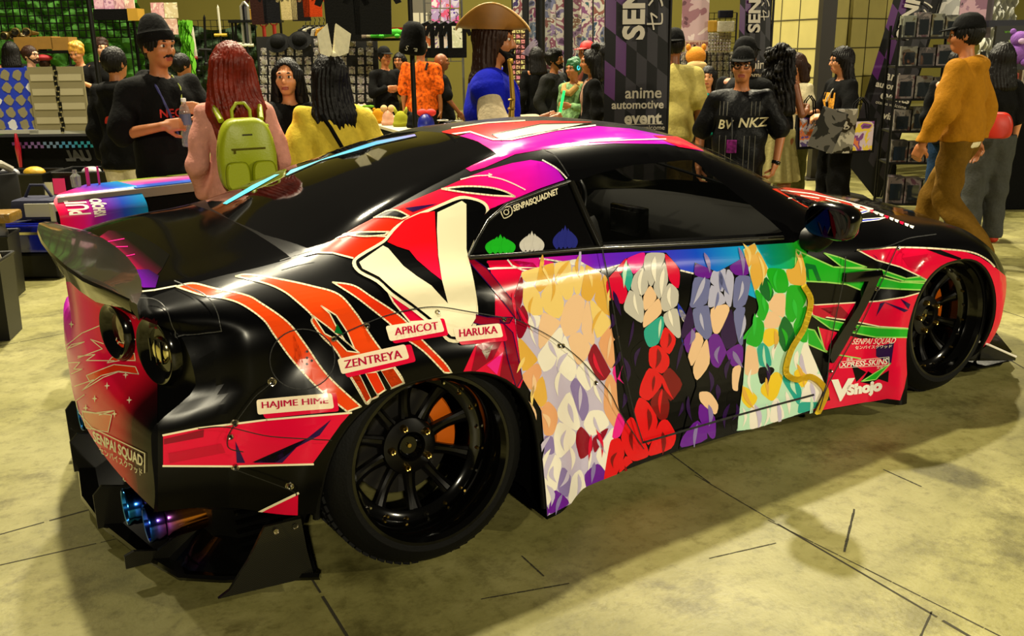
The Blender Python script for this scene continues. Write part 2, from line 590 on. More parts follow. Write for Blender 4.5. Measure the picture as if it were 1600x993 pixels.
def cut(poly, ax, filt):
    """score a convex outline into the shell (ax 'y': x-z outline, 'z': x-y outline) and return the faces inside it"""
    n = len(poly)
    ar = sum(poly[i][0] * poly[(i + 1) % n][1] - poly[(i + 1) % n][0] * poly[i][1] for i in range(n))
    if ar < 0: poly = poly[::-1]
    lo = np.min(poly, 0) - .04; hi = np.max(poly, 0) + .04

    def pq(co): return (co.x, co.z) if ax == 'y' else (co.x, co.y)

    def near(f):
        c = pq(f.calc_center_median())
        return lo[0] < c[0] < hi[0] and lo[1] < c[1] < hi[1] and filt(f)
    for i in range(n):
        a, b = poly[i], poly[(i + 1) % n]
        dx, dz = b[0] - a[0], b[1] - a[1]
        no = Vector((dz, 0, -dx)) if ax == 'y' else Vector((dz, -dx, 0))
        co = Vector((a[0], 0, a[1])) if ax == 'y' else Vector((a[0], a[1], 0))
        fs = [f for f in sh.faces if near(f)]
        g = set(fs)
        for f in fs: g.update(f.edges); g.update(f.verts)
        bmesh.ops.bisect_plane(sh, geom=list(g), plane_co=co, plane_no=no, dist=1e-5)
    out = []
    for f in sh.faces:
        if not filt(f): continue
        c = pq(f.calc_center_median())
        if all((poly[(i + 1) % n][0] - poly[i][0]) * (c[1] - poly[i][1]) - (poly[(i + 1) % n][1] - poly[i][1]) * (c[0] - poly[i][0]) > 0 for i in range(n)):
            out.append(f)
    return out


lay_part = sh.faces.layers.int.new('part')
PARTS = ['body', 'door', 'hood', 'trunk_lid', 'rear_bumper', 'front_bumper', 'roof_panel', 'rear_window', 'windshield', 'quarter_window', 'door_window', 'side_skirt']
PI_ = {n: i for i, n in enumerate(PARTS)}
# wheel arches
for a in ('rear', 'front'):
    xc, zc, w, h = ARCH[a]
    poly = []
    for k in range(25):
        t = PI * k / 24
        c, s = math.cos(t), math.sin(t)
        poly.append((xc + w * math.copysign(abs(c) ** (2 / NP_), c), zc + h * abs(s) ** (2 / NP_)))
    poly = [(xc + w, -.1)] + poly + [(xc - w, -.1)]
    for sg in (-1, 1):
        fs = cut(poly, 'y', lambda f: f.calc_center_median().y * sg > .5 and not f[lay_cap])
        bmesh.ops.delete(sh, geom=fs, context='FACES')
# panels: (name, outline, axis, condition)
DOORLINE = [(.742, .95), (.765, .66), (.80, .40), (.90, .165), (1.94, .165), (1.93, .42), (2.0, .76), (2.0, .86)]


def side(f, r0, r1): return r0 <= f[lay_row] < r1 and not f[lay_cap]


QW = [(.285, .970), (.772, .945), (.757, 1.147), (.54, 1.119), (.412, 1.095), (.382, 1.079), (.31, 1.012)]
DW = [(.80, .948), (1.765, .875), (1.72, .925), (1.43, 1.182), (1.36, 1.186), (1.1, 1.19), (.90, 1.172), (.785, 1.152)]
for sg in (-1, 1):
    on = lambda f: f.calc_center_median().y * sg > .3
    for f in cut(DOORLINE, 'y', lambda f: on(f) and side(f, ROW_D, NR)): f[lay_part] = PI_['door']
    for f in cut([(.40, .165), (.405, -.02), (2.33, -.02), (2.33, .165)], 'y', lambda f: on(f) and side(f, ROW_F, NR) and f.normal.z > -.8): f[lay_part] = PI_['side_skirt']
    for f in cut(QW, 'y', lambda f: on(f) and side(f, ROW_C - 1, ROW_D + 2)): f[lay_part] = PI_['quarter_window']
    for f in cut(DW, 'y', lambda f: on(f) and side(f, ROW_C - 1, ROW_D + 2)): f[lay_part] = PI_['door_window']
RWIN = [(-.30, .0), (-.285, -.35), (-.235, -.62), (-.16, -.64), (.10, -.585), (.40, -.54), (.56, -.50), (.60, -.30), (.61, 0), (.60, .30), (.56, .50), (.40, .54), (.10, .585), (-.16, .64), (-.235, .62), (-.285, .35)]
WIND = [(2.46, 0), (2.42, -.35), (2.26, -.66), (2.20, -.68), (1.62, -.52), (1.60, -.45), (1.66, 0), (1.60, .45), (1.62, .52), (2.20, .68), (2.26, .66), (2.42, .35)]
HOOD = [(2.50, 0), (2.46, -.37), (2.30, -.66), (2.8, -.66), (3.2, -.62), (3.46, -.50), (3.62, -.2), (3.66, 0), (3.62, .2), (3.46, .5), (3.2, .62), (2.8, .66), (2.30, .66), (2.46, .37)]
LID = [(-.78, 0), (-.735, -.64), (-.45, -.66), (-.30, -.655), (-.345, -.35), (-.36, 0), (-.345, .35), (-.30, .655), (-.45, .66), (-.735, .64)]


def hull(p):
    p = sorted(p)

    def half(q):
        o = []
        for a in q:
            while len(o) > 1 and (o[-1][0] - o[-2][0]) * (a[1] - o[-2][1]) - (o[-1][1] - o[-2][1]) * (a[0] - o[-2][0]) <= 0: o.pop()
            o.append(a)
        return o
    return half(p)[:-1] + half(p[::-1])[:-1]


top = lambda f: f[lay_row] <= ROW_C + 1 and not f[lay_cap]
for f in cut(hull(HOOD), 'z', lambda f: top(f) and f.calc_center_median().x > 2.2): f[lay_part] = PI_['hood']
for f in cut(hull(LID), 'z', lambda f: top(f) and f.calc_center_median().x < -.15): f[lay_part] = PI_['trunk_lid']
for f in cut(hull(RWIN), 'z', lambda f: top(f) and f.calc_center_median().x < .9): f[lay_part] = PI_['rear_window']
for f in cut(hull(WIND), 'z', lambda f: top(f) and f.calc_center_median().x > 1.2): f[lay_part] = PI_['windshield']
for f in cut(hull([(.66, 0), (.64, -.40), (.60, -.53), (1.55, -.53), (1.63, 0), (1.55, .53), (.60, .53), (.64, .40)]), 'z', lambda f: top(f) and .3 < f.calc_center_median().x < 1.9):
    if f[lay_part] == 0: f[lay_part] = PI_['roof_panel']
for f in sh.faces:
    c = f.calc_center_median()
    if f[lay_part]: continue
    if f[lay_cap] == 1 or (c.x < -.62 and c.z < .80): f[lay_part] = PI_['rear_bumper']
    elif f[lay_cap] == 2 or (c.x > 3.15 and c.z < .62): f[lay_part] = PI_['front_bumper']
    elif c.x < -.62 and c.z < .34: f[lay_part] = PI_['rear_bumper']
bmesh.ops.triangulate(sh, faces=sh.faces)
sh.normal_update()
sh.verts.index_update()
SV = np.array([v.co[:] for v in sh.verts])
SN = np.array([v.normal[:] for v in sh.verts])
SF = np.array([[v.index for v in f.verts] for f in sh.faces])
SP = np.array([f[lay_part] for f in sh.faces])
FN = np.array([f.normal[:] for f in sh.faces])
sh.free()
PANEL = {}                    # one mesh builder for every panel; the livery is added to it below


def panel_shell(n, m):
    mb = MB()
    fs = SF[SP == PI_[n]]
    idx, inv = np.unique(fs, return_inverse=True)
    mb.add(SV[idx], inv.reshape(-1, 3), m)
    PANEL[n] = mb
    return mb


for n in PARTS:
    if n in ('door_window', 'windshield'): panel_shell(n, GLASS)
    elif n in ('rear_window', 'quarter_window'): panel_shell(n, TINT)
    else: panel_shell(n, BLKG if n in ('trunk_lid', 'hood') else BLK)

# ---------------- livery: outlines cut out of the shell's own triangles, laid a fraction of a millimetre above them
_q = SV - CAM
_PX = np.stack([800 + FPX * (_q @ _r) / (_q @ _d), 496.5 - FPX * (_q @ _u) / (_q @ _d)], 1)
_vis = np.einsum('ij,ij->i', FN, SV[SF[:, 0]] - CAM) < 0
_fmin = _PX[SF].min(1); _fmax = _PX[SF].max(1)


def ray(u, v):
    D = _d + _r * (u - 800) / FPX - _u * (v - 496.5) / FPX
    return D


def clip(poly, planes):
    for n in planes:
        if not poly: return poly
        out = []
        ds = [float(np.dot(n, p[0] - CAM)) for p in poly]
        for i in range(len(poly)):
            a, b = poly[i], poly[(i + 1) % len(poly)]
            da, db = ds[i], ds[(i + 1) % len(poly)]
            if da >= 0: out.append(a)
            if (da >= 0) != (db >= 0):
                t = da / (da - db)
                out.append((a[0] + (b[0] - a[0]) * t, a[1] + (b[1] - a[1]) * t))
        poly = out
    return poly


def decal(poly, m, lay=1, only=None, keep=None):
    """poly: outline as seen in the photograph; it is carried onto the car's surface"""
    off = .0007 * lay + .0004
    tris = tessellate_polygon([[Vector((x, y, 0)) for x, y in poly]])
    acc = {}
    for t in tris:
        T = np.array([poly[i] for i in t], float)
        ar = (T[1, 0] - T[0, 0]) * (T[2, 1] - T[0, 1]) - (T[1, 1] - T[0, 1]) * (T[2, 0] - T[0, 0])
        if abs(ar) < 1e-6: continue
        R3 = [ray(*p) for p in T]
        planes = []
        cen = sum(R3)
        for i in range(3):
            n = np.cross(R3[i], R3[(i + 1) % 3])
            n /= np.linalg.norm(n)
            if n @ cen < 0: n = -n
            planes.append(n)
        sel = np.where(_vis & (_fmax[:, 0] >= T[:, 0].min()) & (_fmin[:, 0] <= T[:, 0].max()) & (_fmax[:, 1] >= T[:, 1].min()) & (_fmin[:, 1] <= T[:, 1].max()))[0]
        for fi in sel:
            pn = PARTS[SP[fi]]
            if only and pn not in only: continue
            if only is None and pn in ('door_window', 'windshield', 'quarter_window', 'rear_window'): continue
            ids = SF[fi]
            if keep and not keep(SV[ids].mean(0)): continue
            pl = clip([(SV[i], SN[i]) for i in ids], planes)
            if len(pl) < 3: continue
            L = acc.setdefault(pn, ([], []))
            k = len(L[0])
            L[0].extend(p + nn * off for p, nn in pl)
            L[1].append(tuple(range(k, k + len(pl))))
    for pn, (vs, fs) in acc.items():
        V = np.array(vs)
        key = np.round(V, 5)
        _, ix, inv = np.unique(key, axis=0, return_index=True, return_inverse=True)
        inv = inv.reshape(-1)
        F = []
        for f in fs:
            g = []
            for a in f:
                b = int(inv[a])
                if b not in g: g.append(b)
            if len(g) >= 3: F.append(g)
        PANEL[pn].add(V[ix], F, m)


def smooth_path(pts, closed=False, n=6):
    P = [np.array(p[:2], float) for p in pts]
    out = []
    N = len(P)
    for i in range(N if closed else N - 1):
        p0, p1, p2, p3 = (P[(i - 1) % N], P[i], P[(i + 1) % N], P[(i + 2) % N]) if closed else (P[max(i - 1, 0)], P[i], P[i + 1], P[min(i + 2, N - 1)])
        for k in range(n):
            t = k / n
            out.append(tuple(.5 * ((2 * p1) + (p2 - p0) * t + (2 * p0 - 5 * p1 + 4 * p2 - p3) * t ** 2 + (3 * p1 - p0 - 3 * p2 + p3) * t ** 3)))
    if not closed: out.append(tuple(P[-1]))
    return out


def stroke(pts, w, m, lay=2, closed=False, only=None, taper=False, keep=None):
    P = [np.array(p, float) for p in pts]
    N = len(P)
    for i in range(N if closed else N - 1):
        a, b = P[i], P[(i + 1) % N]
        d = b - a
        L = np.linalg.norm(d)
        if L < 1e-6: continue
        d /= L
        nrm = np.array([-d[1], d[0]]) * w / 2
        e = d * w * .35
        decal([tuple(a - e + nrm), tuple(b + e + nrm), tuple(b + e - nrm), tuple(a - e - nrm)], m, lay, only, keep)


def shape(poly, m, lay=1, edge=None, ew=3.2, only=None, keep=None, elay=None):
    decal(poly, m, lay, only, keep)
    if edge: stroke(poly, ew, edge, elay or lay + 1, True, only, keep=keep)


# ---------------- the wrap
def wrapm(n, c, **k): return mat('wrap_' + n, c, .2, spec=.2, **k)


CRM = wrapm('cream', '#f0e6c4'); WHT = wrapm('white', '#f4eee2'); RED = wrapm('red', '#e3141a'); CRIM = wrapm('crimson', '#df0a3a')
ORG = wrapm('orange', '#ea4712'); ORG2 = wrapm('deep_orange', '#e2330f'); GRN = wrapm('green', '#1fae23'); LGRN = wrapm('pale_green', '#9fd86a')
MAR = wrapm('maroon', '#8c0724'); PUR = wrapm('purple', '#6a1a9c'); DPUR = wrapm('dark_purple', '#2a0b46'); BLUE = wrapm('blue', '#2438c8')
KBL = mat('wrap_black', '#030304', .24, spec=.16); GOLD = wrapm('gold', '#e3b04a'); LGOLD = wrapm('light_gold', '#f2d27e'); PEACH = wrapm('peach', '#e8a878')
LAV = wrapm('lavender', '#c9bfdc'); DLAV = wrapm('mid_lavender', '#8a78b4'); SILV = wrapm('silver', '#c6c2bc'); SLATE = wrapm('slate_violet', '#6f74ac')
MINT = wrapm('mint', '#bfe8cc'); DGRN = wrapm('dark_green', '#0c6a2c'); YEL = wrapm('yellow', '#f0cc30'); TEAL = wrapm('teal', '#2aa89a'); PINK = wrapm('hot_pink', '#ee1f90')
SEAM = mat('panel_gap', '#020202', .6)
G_PIL = grad_mat('wrap_pillar_blend', 'X', [(-.25, '#e2330f'), (.05, '#e2260f'), (.35, '#f01048'), (.55, '#f012a0'), (.75, '#b010c8')], .17, .0)
G_ROOF = grad_mat('wrap_roof_blend', 'X', [(.3, '#f01060'), (.7, '#ec10a0'), (1.1, '#d410b8'), (1.5, '#8a22d0'), (1.75, '#e01060')], .17, .0)
G_BAND = grad_mat('wrap_belt_blend', 'X', [(.35, '#f0106a'), (.55, '#d818b8'), (.75, '#7a20d8'), (1.0, '#4a2ae0'), (1.25, '#1450e0'), (1.55, '#18b0e8'), (1.66, '#10b090'), (1.8, '#1fae23')], .17, .0)
G_V = grad_mat('wrap_letter_blend', 'Z', [(.80, '#e010b0'), (.93, '#f01040'), (1.02, '#e8101c'), (1.15, '#e8101c')], .17, .0)
G_TAIL = grad_mat('wrap_tail_blend', 'Y', [(-.84, '#0b0b0c'), (-.72, '#30060c'), (-.58, '#c8102c'), (-.3, '#e8124a'), (.2, '#e812a0'), (.8, '#c818c0')], .17, .0)
nodes_of(G_TAIL)[1].inputs['Specular IOR Level'].default_value = .03
G_LID = grad_mat('wrap_lid_blend', 'X', [(-.80, '#f01070'), (-.74, '#d01050'), (-.68, '#480724'), (-.635, '#040405')], .17, .0)
G_CYAN = grad_mat('wrap_cyan_blend', 'X', [(-.3, '#3cc8e8'), (.1, '#78d8f0'), (.4, '#58b0f0'), (.7, '#c060d8')], .17, .0)
G_HOOD = grad_mat('wrap_hood_blend', 'X', [(2.4, '#c03018'), (2.9, '#a02a28'), (3.3, '#3a1030'), (3.5, '#101014')], .17, .0)
CROPS = {'A': (320, 170, 3.2), 'B': (720, 170, 2.6667), 'C': (80, 330, 3.6775), 'D': (250, 400, 2.909), 'E': (700, 390, 2.2567), 'F': (920, 370, 2.7575),
         'G': (1150, 230, 3.5556), 'H': (700, 280, 4.5133), 'I': (1250, 350, 3.203), 'J': (60, 550, 2.242), 'K': (80, 430, 3.0095), 'P': (0, 0, 1)}


def k(tag_, s):
    ox, oy, sc = CROPS[tag_]
    a = [float(x) for x in s.replace(',', ' ').split()]
    return [(ox + a[i] / sc, oy + a[i + 1] / sc) for i in range(0, len(a), 2)]


BODY = ('body', 'side_skirt', 'door', 'rear_bumper', 'front_bumper', 'trunk_lid', 'roof_panel', 'hood')
near = lambda c: c[1] < .2
# band below the glass, running from pink to green
shape(k('P', '752 409 935 396 1100 388 1240 379 1252 372 1262 400 1245 470 1190 470 1150 452 1120 438 1070 424 1010 414 979 412 940 421 918 419 880 410 843 404 800 420'), G_BAND, 1)
stroke(smooth_path(k('P', '843 404 880 410 918 419 940 421 979 412 1020 414 1070 424 1120 438 1160 455')), 2.6, WHT, 3)
shape(k('H', '275 575 445 570 600 590 700 700 560 900 470 1000 330 1000 330 800 300 650'), CRIM, 2)
shape(k('H', '445 572 640 556 720 580 800 606 700 640 560 640'), PINK, 2)
stroke(k('H', '420 572 450 610 520 640 600 655'), 2.5, WHT, 3)
shape(k('H', '190 640 330 622 520 620 640 625 400 634 210 642'), WHT, 3)
# orange flames over the rear flank
shape(smooth_path(k('D', '75 140 150 125 250 148 390 178 460 215 580 300 660 400 760 540 912 682')) + smooth_path(k('D', '850 705 720 600 600 470 520 360 470 290 380 225 300 195 190 178 75 140'))[:-1], ORG, 1, CRM, 2.6)
stroke(k('C', '520 462 590 455 720 430'), 2.2, CRM, 2)
shape(smooth_path(k('D', '345 93 400 85 540 105 690 137 812 175 890 260 930 320 985 400 1085 530 1108 575')) + k('D', '1050 600') + smooth_path(k('D', '1050 600 1010 545 960 500 900 520 955 600 990 632 960 650 938 668 900 600 850 520 800 430 740 370 690 300 690 270 620 205 560 160 480 125 345 93'))[1:-1], ORG, 1, CRM, 2.6)
shape(k('D', '1000 520 1060 505 1108 575 1050 600'), ORG, 1, CRM, 2.4)
shape(k('D', '930 530 985 525 1025 605 985 632'), ORG2, 1, CRM, 2.4)
shape(k('D', '860 540 905 530 960 645 935 668'), ORG2, 1, CRM, 2.4)
shape(k('D', '732 228 800 270 850 345 885 425 840 385 800 320 770 262'), KBL, 3, CRM, 2)
shape(k('D', '803 308 835 362 792 348'), DGRN, 5)
shape(k('D', '695 272 760 320 830 378 905 440 850 432 800 380 748 352'), KBL, 3, CRM, 2)
shape(k('D', '905 530 930 530 985 632 960 645'), KBL, 3)
shape(k('D', '985 525 1003 520 1050 600 1025 605'), KBL, 3)
shape(smooth_path(k('D', '785 120 880 135 960 185 1060 250 1120 300 1180 370 1290 480 1325 530')) + smooth_path(k('D', '1292 528 1200 435 1110 370 1040 305 960 240 880 180 785 120'))[:-1], ORG2, 1, CRM, 2.4)
shape(k('D', '1015 125 1080 170 1180 250 1215 295 1135 300 1060 210'), CRIM, 1, CRM, 2.6)
# red to magenta rear pillar
shape(k('P', '475 400 526 370 586 340 614 326 689 295 735 275 757 267 800 255 829 250 855 254 870 264 882 281 844 294 776 322 757 342 735 393 700 430 600 430 551 412 552 404 520 395 495 395'), G_PIL, 1)
stroke(k('A', '495 735 560 720 640 722 740 748'), 2.6, CRM, 3)
stroke(k('A', '640 650 720 632 905 640'), 2.2, CRM, 3)
shape(smooth_path(k('A', '690 630 780 619 920 617')) + smooth_path(k('A', '900 632 800 640 690 630'))[:-1], KBL, 3, CRM, 2.2)
shape(smooth_path(k('A', '845 545 905 515 960 510 1020 538')) + smooth_path(k('A', '985 552 920 543 845 545'))[:-1], KBL, 3, CRM, 2.4)
shape(k('A', '1000 497 1090 485 1165 475 1040 517'), DPUR, 3)
shape(smooth_path(k('A', '1185 403 1300 390 1420 395 1500 415 1548 440')) + smooth_path(k('A', '1440 435 1300 420 1185 403'))[:-1], KBL, 3, CRM, 2.6)
stroke(smooth_path(k('A', '1280 355 1350 338 1430 333 1420 326')), 1.6, WHT, 3)
stroke(smooth_path(k('A', '1420 340 1480 352 1540 375 1600 405')), 1.8, WHT, 3)
stroke(smooth_path(k('B', '340 215 400 250 440 290')), 2.2, WHT, 3)
# the big V
shape(smooth_path(k('P', '550 412 560 399 597 377 606 366 620 352 645 337 672 326 695 316 718 307 738 309 757 316 764 328 760 342 738 392 733 405 740 440 746 480 745 502 737 520 722 534 700 534 686 520 664 502 640 483 610 462 588 442 560 427'), True, 3), CRM, 4)
shape(smooth_path(k('P', '556 411 564 402 600 380 610 369 624 355 648 341 674 330 697 320 719 312 737 313 753 319 759 328 755 341 733 392 728 405 735 440 741 480 740 500 733 516 720 529 702 529 689 516 667 498 643 479 613 458 591 438 564 424'), True, 3), KBL, 5)
shape(k('P', '605 379 614 364 632 345 657 334 679 331 680 357 684 407 690 439 673 426 651 407 639 392 620 386'), G_V, 6)
shape(k('P', '561 411 598 385 606 389 630 417 651 433 673 447 699 475 690 440 684 400 682 360 683 333 721 315 728 320 728 390 739 440 743 479 742 498 735 510 716 527 704 526 690 512 668 494 644 475 614 454 592 434 566 421'), CRM, 7)
# darker column, crimson and shards right of the V
shape(k('P', '735 392 760 408 773 457 773 488 746 488 744 457'), KBL, 2)
shape(k('P', '773 457 775 440 830 430 860 470 830 560 812 606 790 600 745 590 722 584 740 545 747 530 775 520'), CRIM, 1)
for s_, m_ in (('745 540 790 520 770 560 735 585', MAR), ('790 530 806 560 800 600 780 592', MAR), ('752 548 770 538 760 562', WHT), ('760 570 785 550 776 585', PINK)):
    shape(k('P', s_), m_, 3)
for s_ in ('712 386 760 420 800 470 812 500 806 500 780 465 745 425', '694 488 720 487 760 496 800 496 795 505 750 508 715 498', '780 500 800 520 815 590 806 606 792 560'):
    shape(k('P', s_), MAR, 5, DPUR, 1.4)
# pink band and triangle low on the tail
shape(k('J', '437 290 560 265 1095 210 1060 250 1010 320 960 390 700 400 437 397'), CRIM, 1)
stroke(k('J', '437 290 560 265 800 236 1095 211'), 3, CRM, 3); stroke(k('J', '437 397 700 398 962 391'), 3, CRM, 3)
for s_, m_ in (('440 303 580 270 578 296 440 322', MAR), ('455 352 640 318 655 350 460 388', wrapm('rose', '#c00830')), ('755 386 940 302 1025 235 985 290 905 332 855 386', DPUR), ('690 310 725 386 695 386', DPUR), ('750 384 900 318 940 302 880 352 830 386', KBL)):
    shape(k('J', s_), m_, 3)
shape(k('J', '712 588 910 490 908 588'), CRIM, 2); stroke(k('J', '712 588 910 492'), 3.6, CRM, 3)
# tail
shape(k('P', '97 440 130 440 175 470 215 478 246 492 247 800 150 740 95 700 90 600'), G_TAIL, 1, keep=lambda c: c[0] < -.6 and c[2] < .90)
for s_, m_ in (('320 312 395 325 390 356 315 340', ORG2), ('290 385 395 365 400 400 330 400 268 412', ORG2), ('170 470 300 420 400 430 415 466 320 452 240 472 190 505', ORG2), ('300 330 320 272 400 300 330 305', ORG2), ('150 640 290 655 272 735 165 715', ORG2)):
    shape(k('K', s_), m_, 3, CRM, 1.3)
for s_ in ('75 330 150 270 230 236 270 235', '80 345 160 312 100 325 80 345', '130 388 245 345 190 300 250 320', '85 410 140 408 110 440 150 440 100 462', '130 380 210 372 170 400 300 402', '115 520 205 490 150 540 250 480 320 455 410 465', '150 635 215 645 300 635 230 655', '160 560 120 590 130 640 200 720'):
    stroke(k('K', s_), 1.4, CRM, 4)


def star(c, r, m, lay=5):
    P = []
    for i in range(8):
        q = r if i % 2 == 0 else r * .3
        P.append((c[0] + q * .75 * math.sin(i * PI / 4), c[1] - q * math.cos(i * PI / 4)))
    shape(P, m, lay)


for c_ in ('268 520', '210 578', '372 588', '303 650', '100 230', '168 622', '355 470', '265 915', '345 965', '230 890'):
    star(k('K', c_)[0], 6, CRM)
shape(k('C', '240 175 330 110 470 120 600 190 680 250 640 330 580 400 530 440 480 420 400 345 330 280'), G_LID, 1, only=('trunk_lid', 'body'))
shape(k('C', '395 338 560 335 620 372 600 440 530 440 470 392'), grad_mat('wrap_lid_violet', 'X', [(-.8, '#8a10b0'), (-.74, '#6a10a0'), (-.66, '#040405')], .17, .0), 2, only=('trunk_lid', 'body'))
for s_ in ('300 210 440 205', '330 282 480 250', '310 180 420 160'): stroke(k('C', s_), 1.2, PINK, 3, only=('trunk_lid', 'body'))
# roof
TOP = ('roof_panel', 'body', 'trunk_lid')
shape(k('P', '709 251 752 233 720 226 700 219 735 207 770 219 800 219 870 204 930 197 985 201 1040 212 1075 226 1100 237 1040 225 960 224 900 228 850 233 805 241 757 262 735 268'), G_ROOF, 1, only=TOP)
shape(k('P', '690 206 735 195 790 191 850 189 925 191 870 204 800 216 770 219 735 207 705 214'), RED, 2, only=TOP)
shape(k('P', '769 211 844 195 922 193 870 204 784 220'), CRM, 4, KBL, 1.6, only=TOP)
stroke(k('P', '697 212 735 207 770 219 800 219 870 204 930 197'), 2.2, WHT, 5, only=TOP)
stroke(k('P', '706 201 760 193 820 189.5'), 1.8, CRM, 5, only=TOP)
shape(k('P', '684 237 753 232 751 240 711 250 706 245'), KBL, 3, CRM, 1.6, only=TOP)
stroke(k('P', '920 222 990 219 1040 218'), 1.6, WHT, 4, only=TOP)
shape(k('P', '1020 212 1060 214 1100 236 1060 230'), CRIM, 3, only=TOP)
CY = TOP + ('rear_window',)
shape(k('A', '400 335 430 305 760 192 860 160 1050 126 1060 138 860 182 760 213 580 262 415 335'), G_CYAN, 2, KBL, 1, only=CY)
shape(k('A', '90 475 110 460 240 382 350 330 375 328 232 410 110 478'), G_CYAN, 2, only=CY)
# front wing
shape(k('I', '-20 128 0 140 165 214 395 228 395 265 500 290 680 297 660 330 500 325 390 318 300 328 230 300 130 290 -30 282'), GRN, 2, LGRN, 2.2)
shape(k('I', '118 145 190 165 330 215 230 218 205 212'), GRN, 3, LGRN, 2)
shape(k('I', '395 225 530 272 600 262 645 285 520 285 395 247'), GRN, 3, LGRN, 2)
shape(k('I', '25 195 75 205 105 285 85 285 60 225 40 225 45 285 25 250'), DGRN, 3)
shape(k('I', '285 130 390 124 490 118 650 125 800 130 900 165 970 212 1040 270 1040 420 1000 540 960 620 920 700 845 690 860 640 900 450 945 260 890 200 800 180 720 200 650 290 600 262 500 215 380 180'), CRIM, 2)
stroke(smooth_path(k('I', '285 130 320 128 490 118 700 125 850 140 930 175 970 212')), 2.4, CRM, 4); stroke(k('I', '285 130 380 180 500 215 600 262 645 287'), 2, CRM, 4)
for s_, m_ in (('630 127 700 130 805 170 800 181 720 160', KBL), ('360 150 380 165 390 180', DPUR), ('510 170 640 150 600 230 540 215', wrapm('rose', '#c00830'))): shape(k('I', s_), m_, 3)
shape(k('I', '50 405 390 385 520 365 660 325 620 430 580 524 400 512 250 482 60 455'), CRIM, 2, CRM, 2)
for s_, m_ in (('380 462 400 395 425 390', DPUR), ('410 385 540 430 520 440', DPUR), ('500 372 550 400 540 425', DPUR), ('60 400 160 440 120 470 70 455', wrapm('rose', '#c00830')), ('100 420 200 410 260 470 180 470', MAR)): shape(k('I', s_), m_, 4)
shape(k('I', '60 457 130 477 280 505 400 518 580 524 570 566 380 565 260 542 150 522'), GRN, 3, LGRN, 2)
shape(k('I', '-30 500 20 520 70 530 130 640 50 605 -10 570'), GRN, 2, LGRN, 2)
shape(k('I', '88 515 200 545 300 572 570 568 560 640 540 720 520 820 500 880 436 872 70 935 60 900 130 800 150 660 120 630'), CRIM, 2)
stroke(k('I', '88 515 120 630 170 650 300 672'), 2, LGRN, 4)
for s_, m_ in (('380 615 470 590 455 700 380 660', DPUR), ('255 700 330 740 280 790', KBL), ('300 790 340 735 400 770 350 800', KBL), ('380 770 445 730 440 790', KBL), ('60 820 130 810 150 880 70 900', KBL)): shape(k('I', s_), m_, 3)
shape(k('I', '305 786 452 695 378 776'), GRN, 4, LGRN, 1.6)
# hood
HD = ('hood', 'body')
shape(k('G', '200 232 290 222 420 240 560 285 690 320 760 345 700 355 600 388 520 385 450 350 380 330 330 300'), G_HOOD, 1, only=HD)
for s_ in ('290 285 360 280 345 295', '370 315 440 300 430 318 500 318', '470 345 560 345 550 355', '520 385 600 388 720 352', '340 300 470 330 540 335', '250 240 420 260 600 300 760 345', '500 290 640 330 800 370', '360 270 460 285', '560 360 640 352'): stroke(k('G', s_), 1.5, WHT, 3, only=HD)
shape(k('G', '672 362 720 350 740 358 700 370'), BLUE, 2, WHT, 1.2, only=HD); shape(k('G', '672 418 690 402 830 392 790 405'), BLUE, 2, WHT, 1.2, only=HD)
for s_ in ('560 300 600 318 590 335 570 320', '640 318 690 330 680 345', '700 330 760 345 745 355'): shape(k('G', s_), WHT, 3, only=HD)
for i in range(9): shape(k('G', f'{740 + i * 28} {345 + i * 11} {765 + i * 28} {352 + i * 11} {757 + i * 28} {366 + i * 11} {742 + i * 28} {358 + i * 11}'), WHT if i % 3 else CRIM, 3, only=HD)
# ---------------- the four large colour fields along the door: plain flowing bands, no figures
def leaf(a, b, w, bend=0.0, n=10):
    """a pointed leaf from a to b"""
    a, b = np.array(a, float), np.array(b, float)
    d = b - a; L = np.linalg.norm(d); d /= L; nn = np.array([-d[1], d[0]])
    up, dn = [], []
    for i in range(n + 1):
        t = i / n
        c = a + d * L * t + nn * bend * math.sin(PI * t)
        h = w * math.sin(PI * t ** .75) * .5
        up.append(tuple(c + nn * h)); dn.append(tuple(c - nn * h))
    return up + dn[-2:0:-1]


SKN = wrapm('pale_peach', '#f0c8a0'); DKR = wrapm('dark_red', '#7a0c0c'); PVI = wrapm('pale_violet', '#b8b8dc')


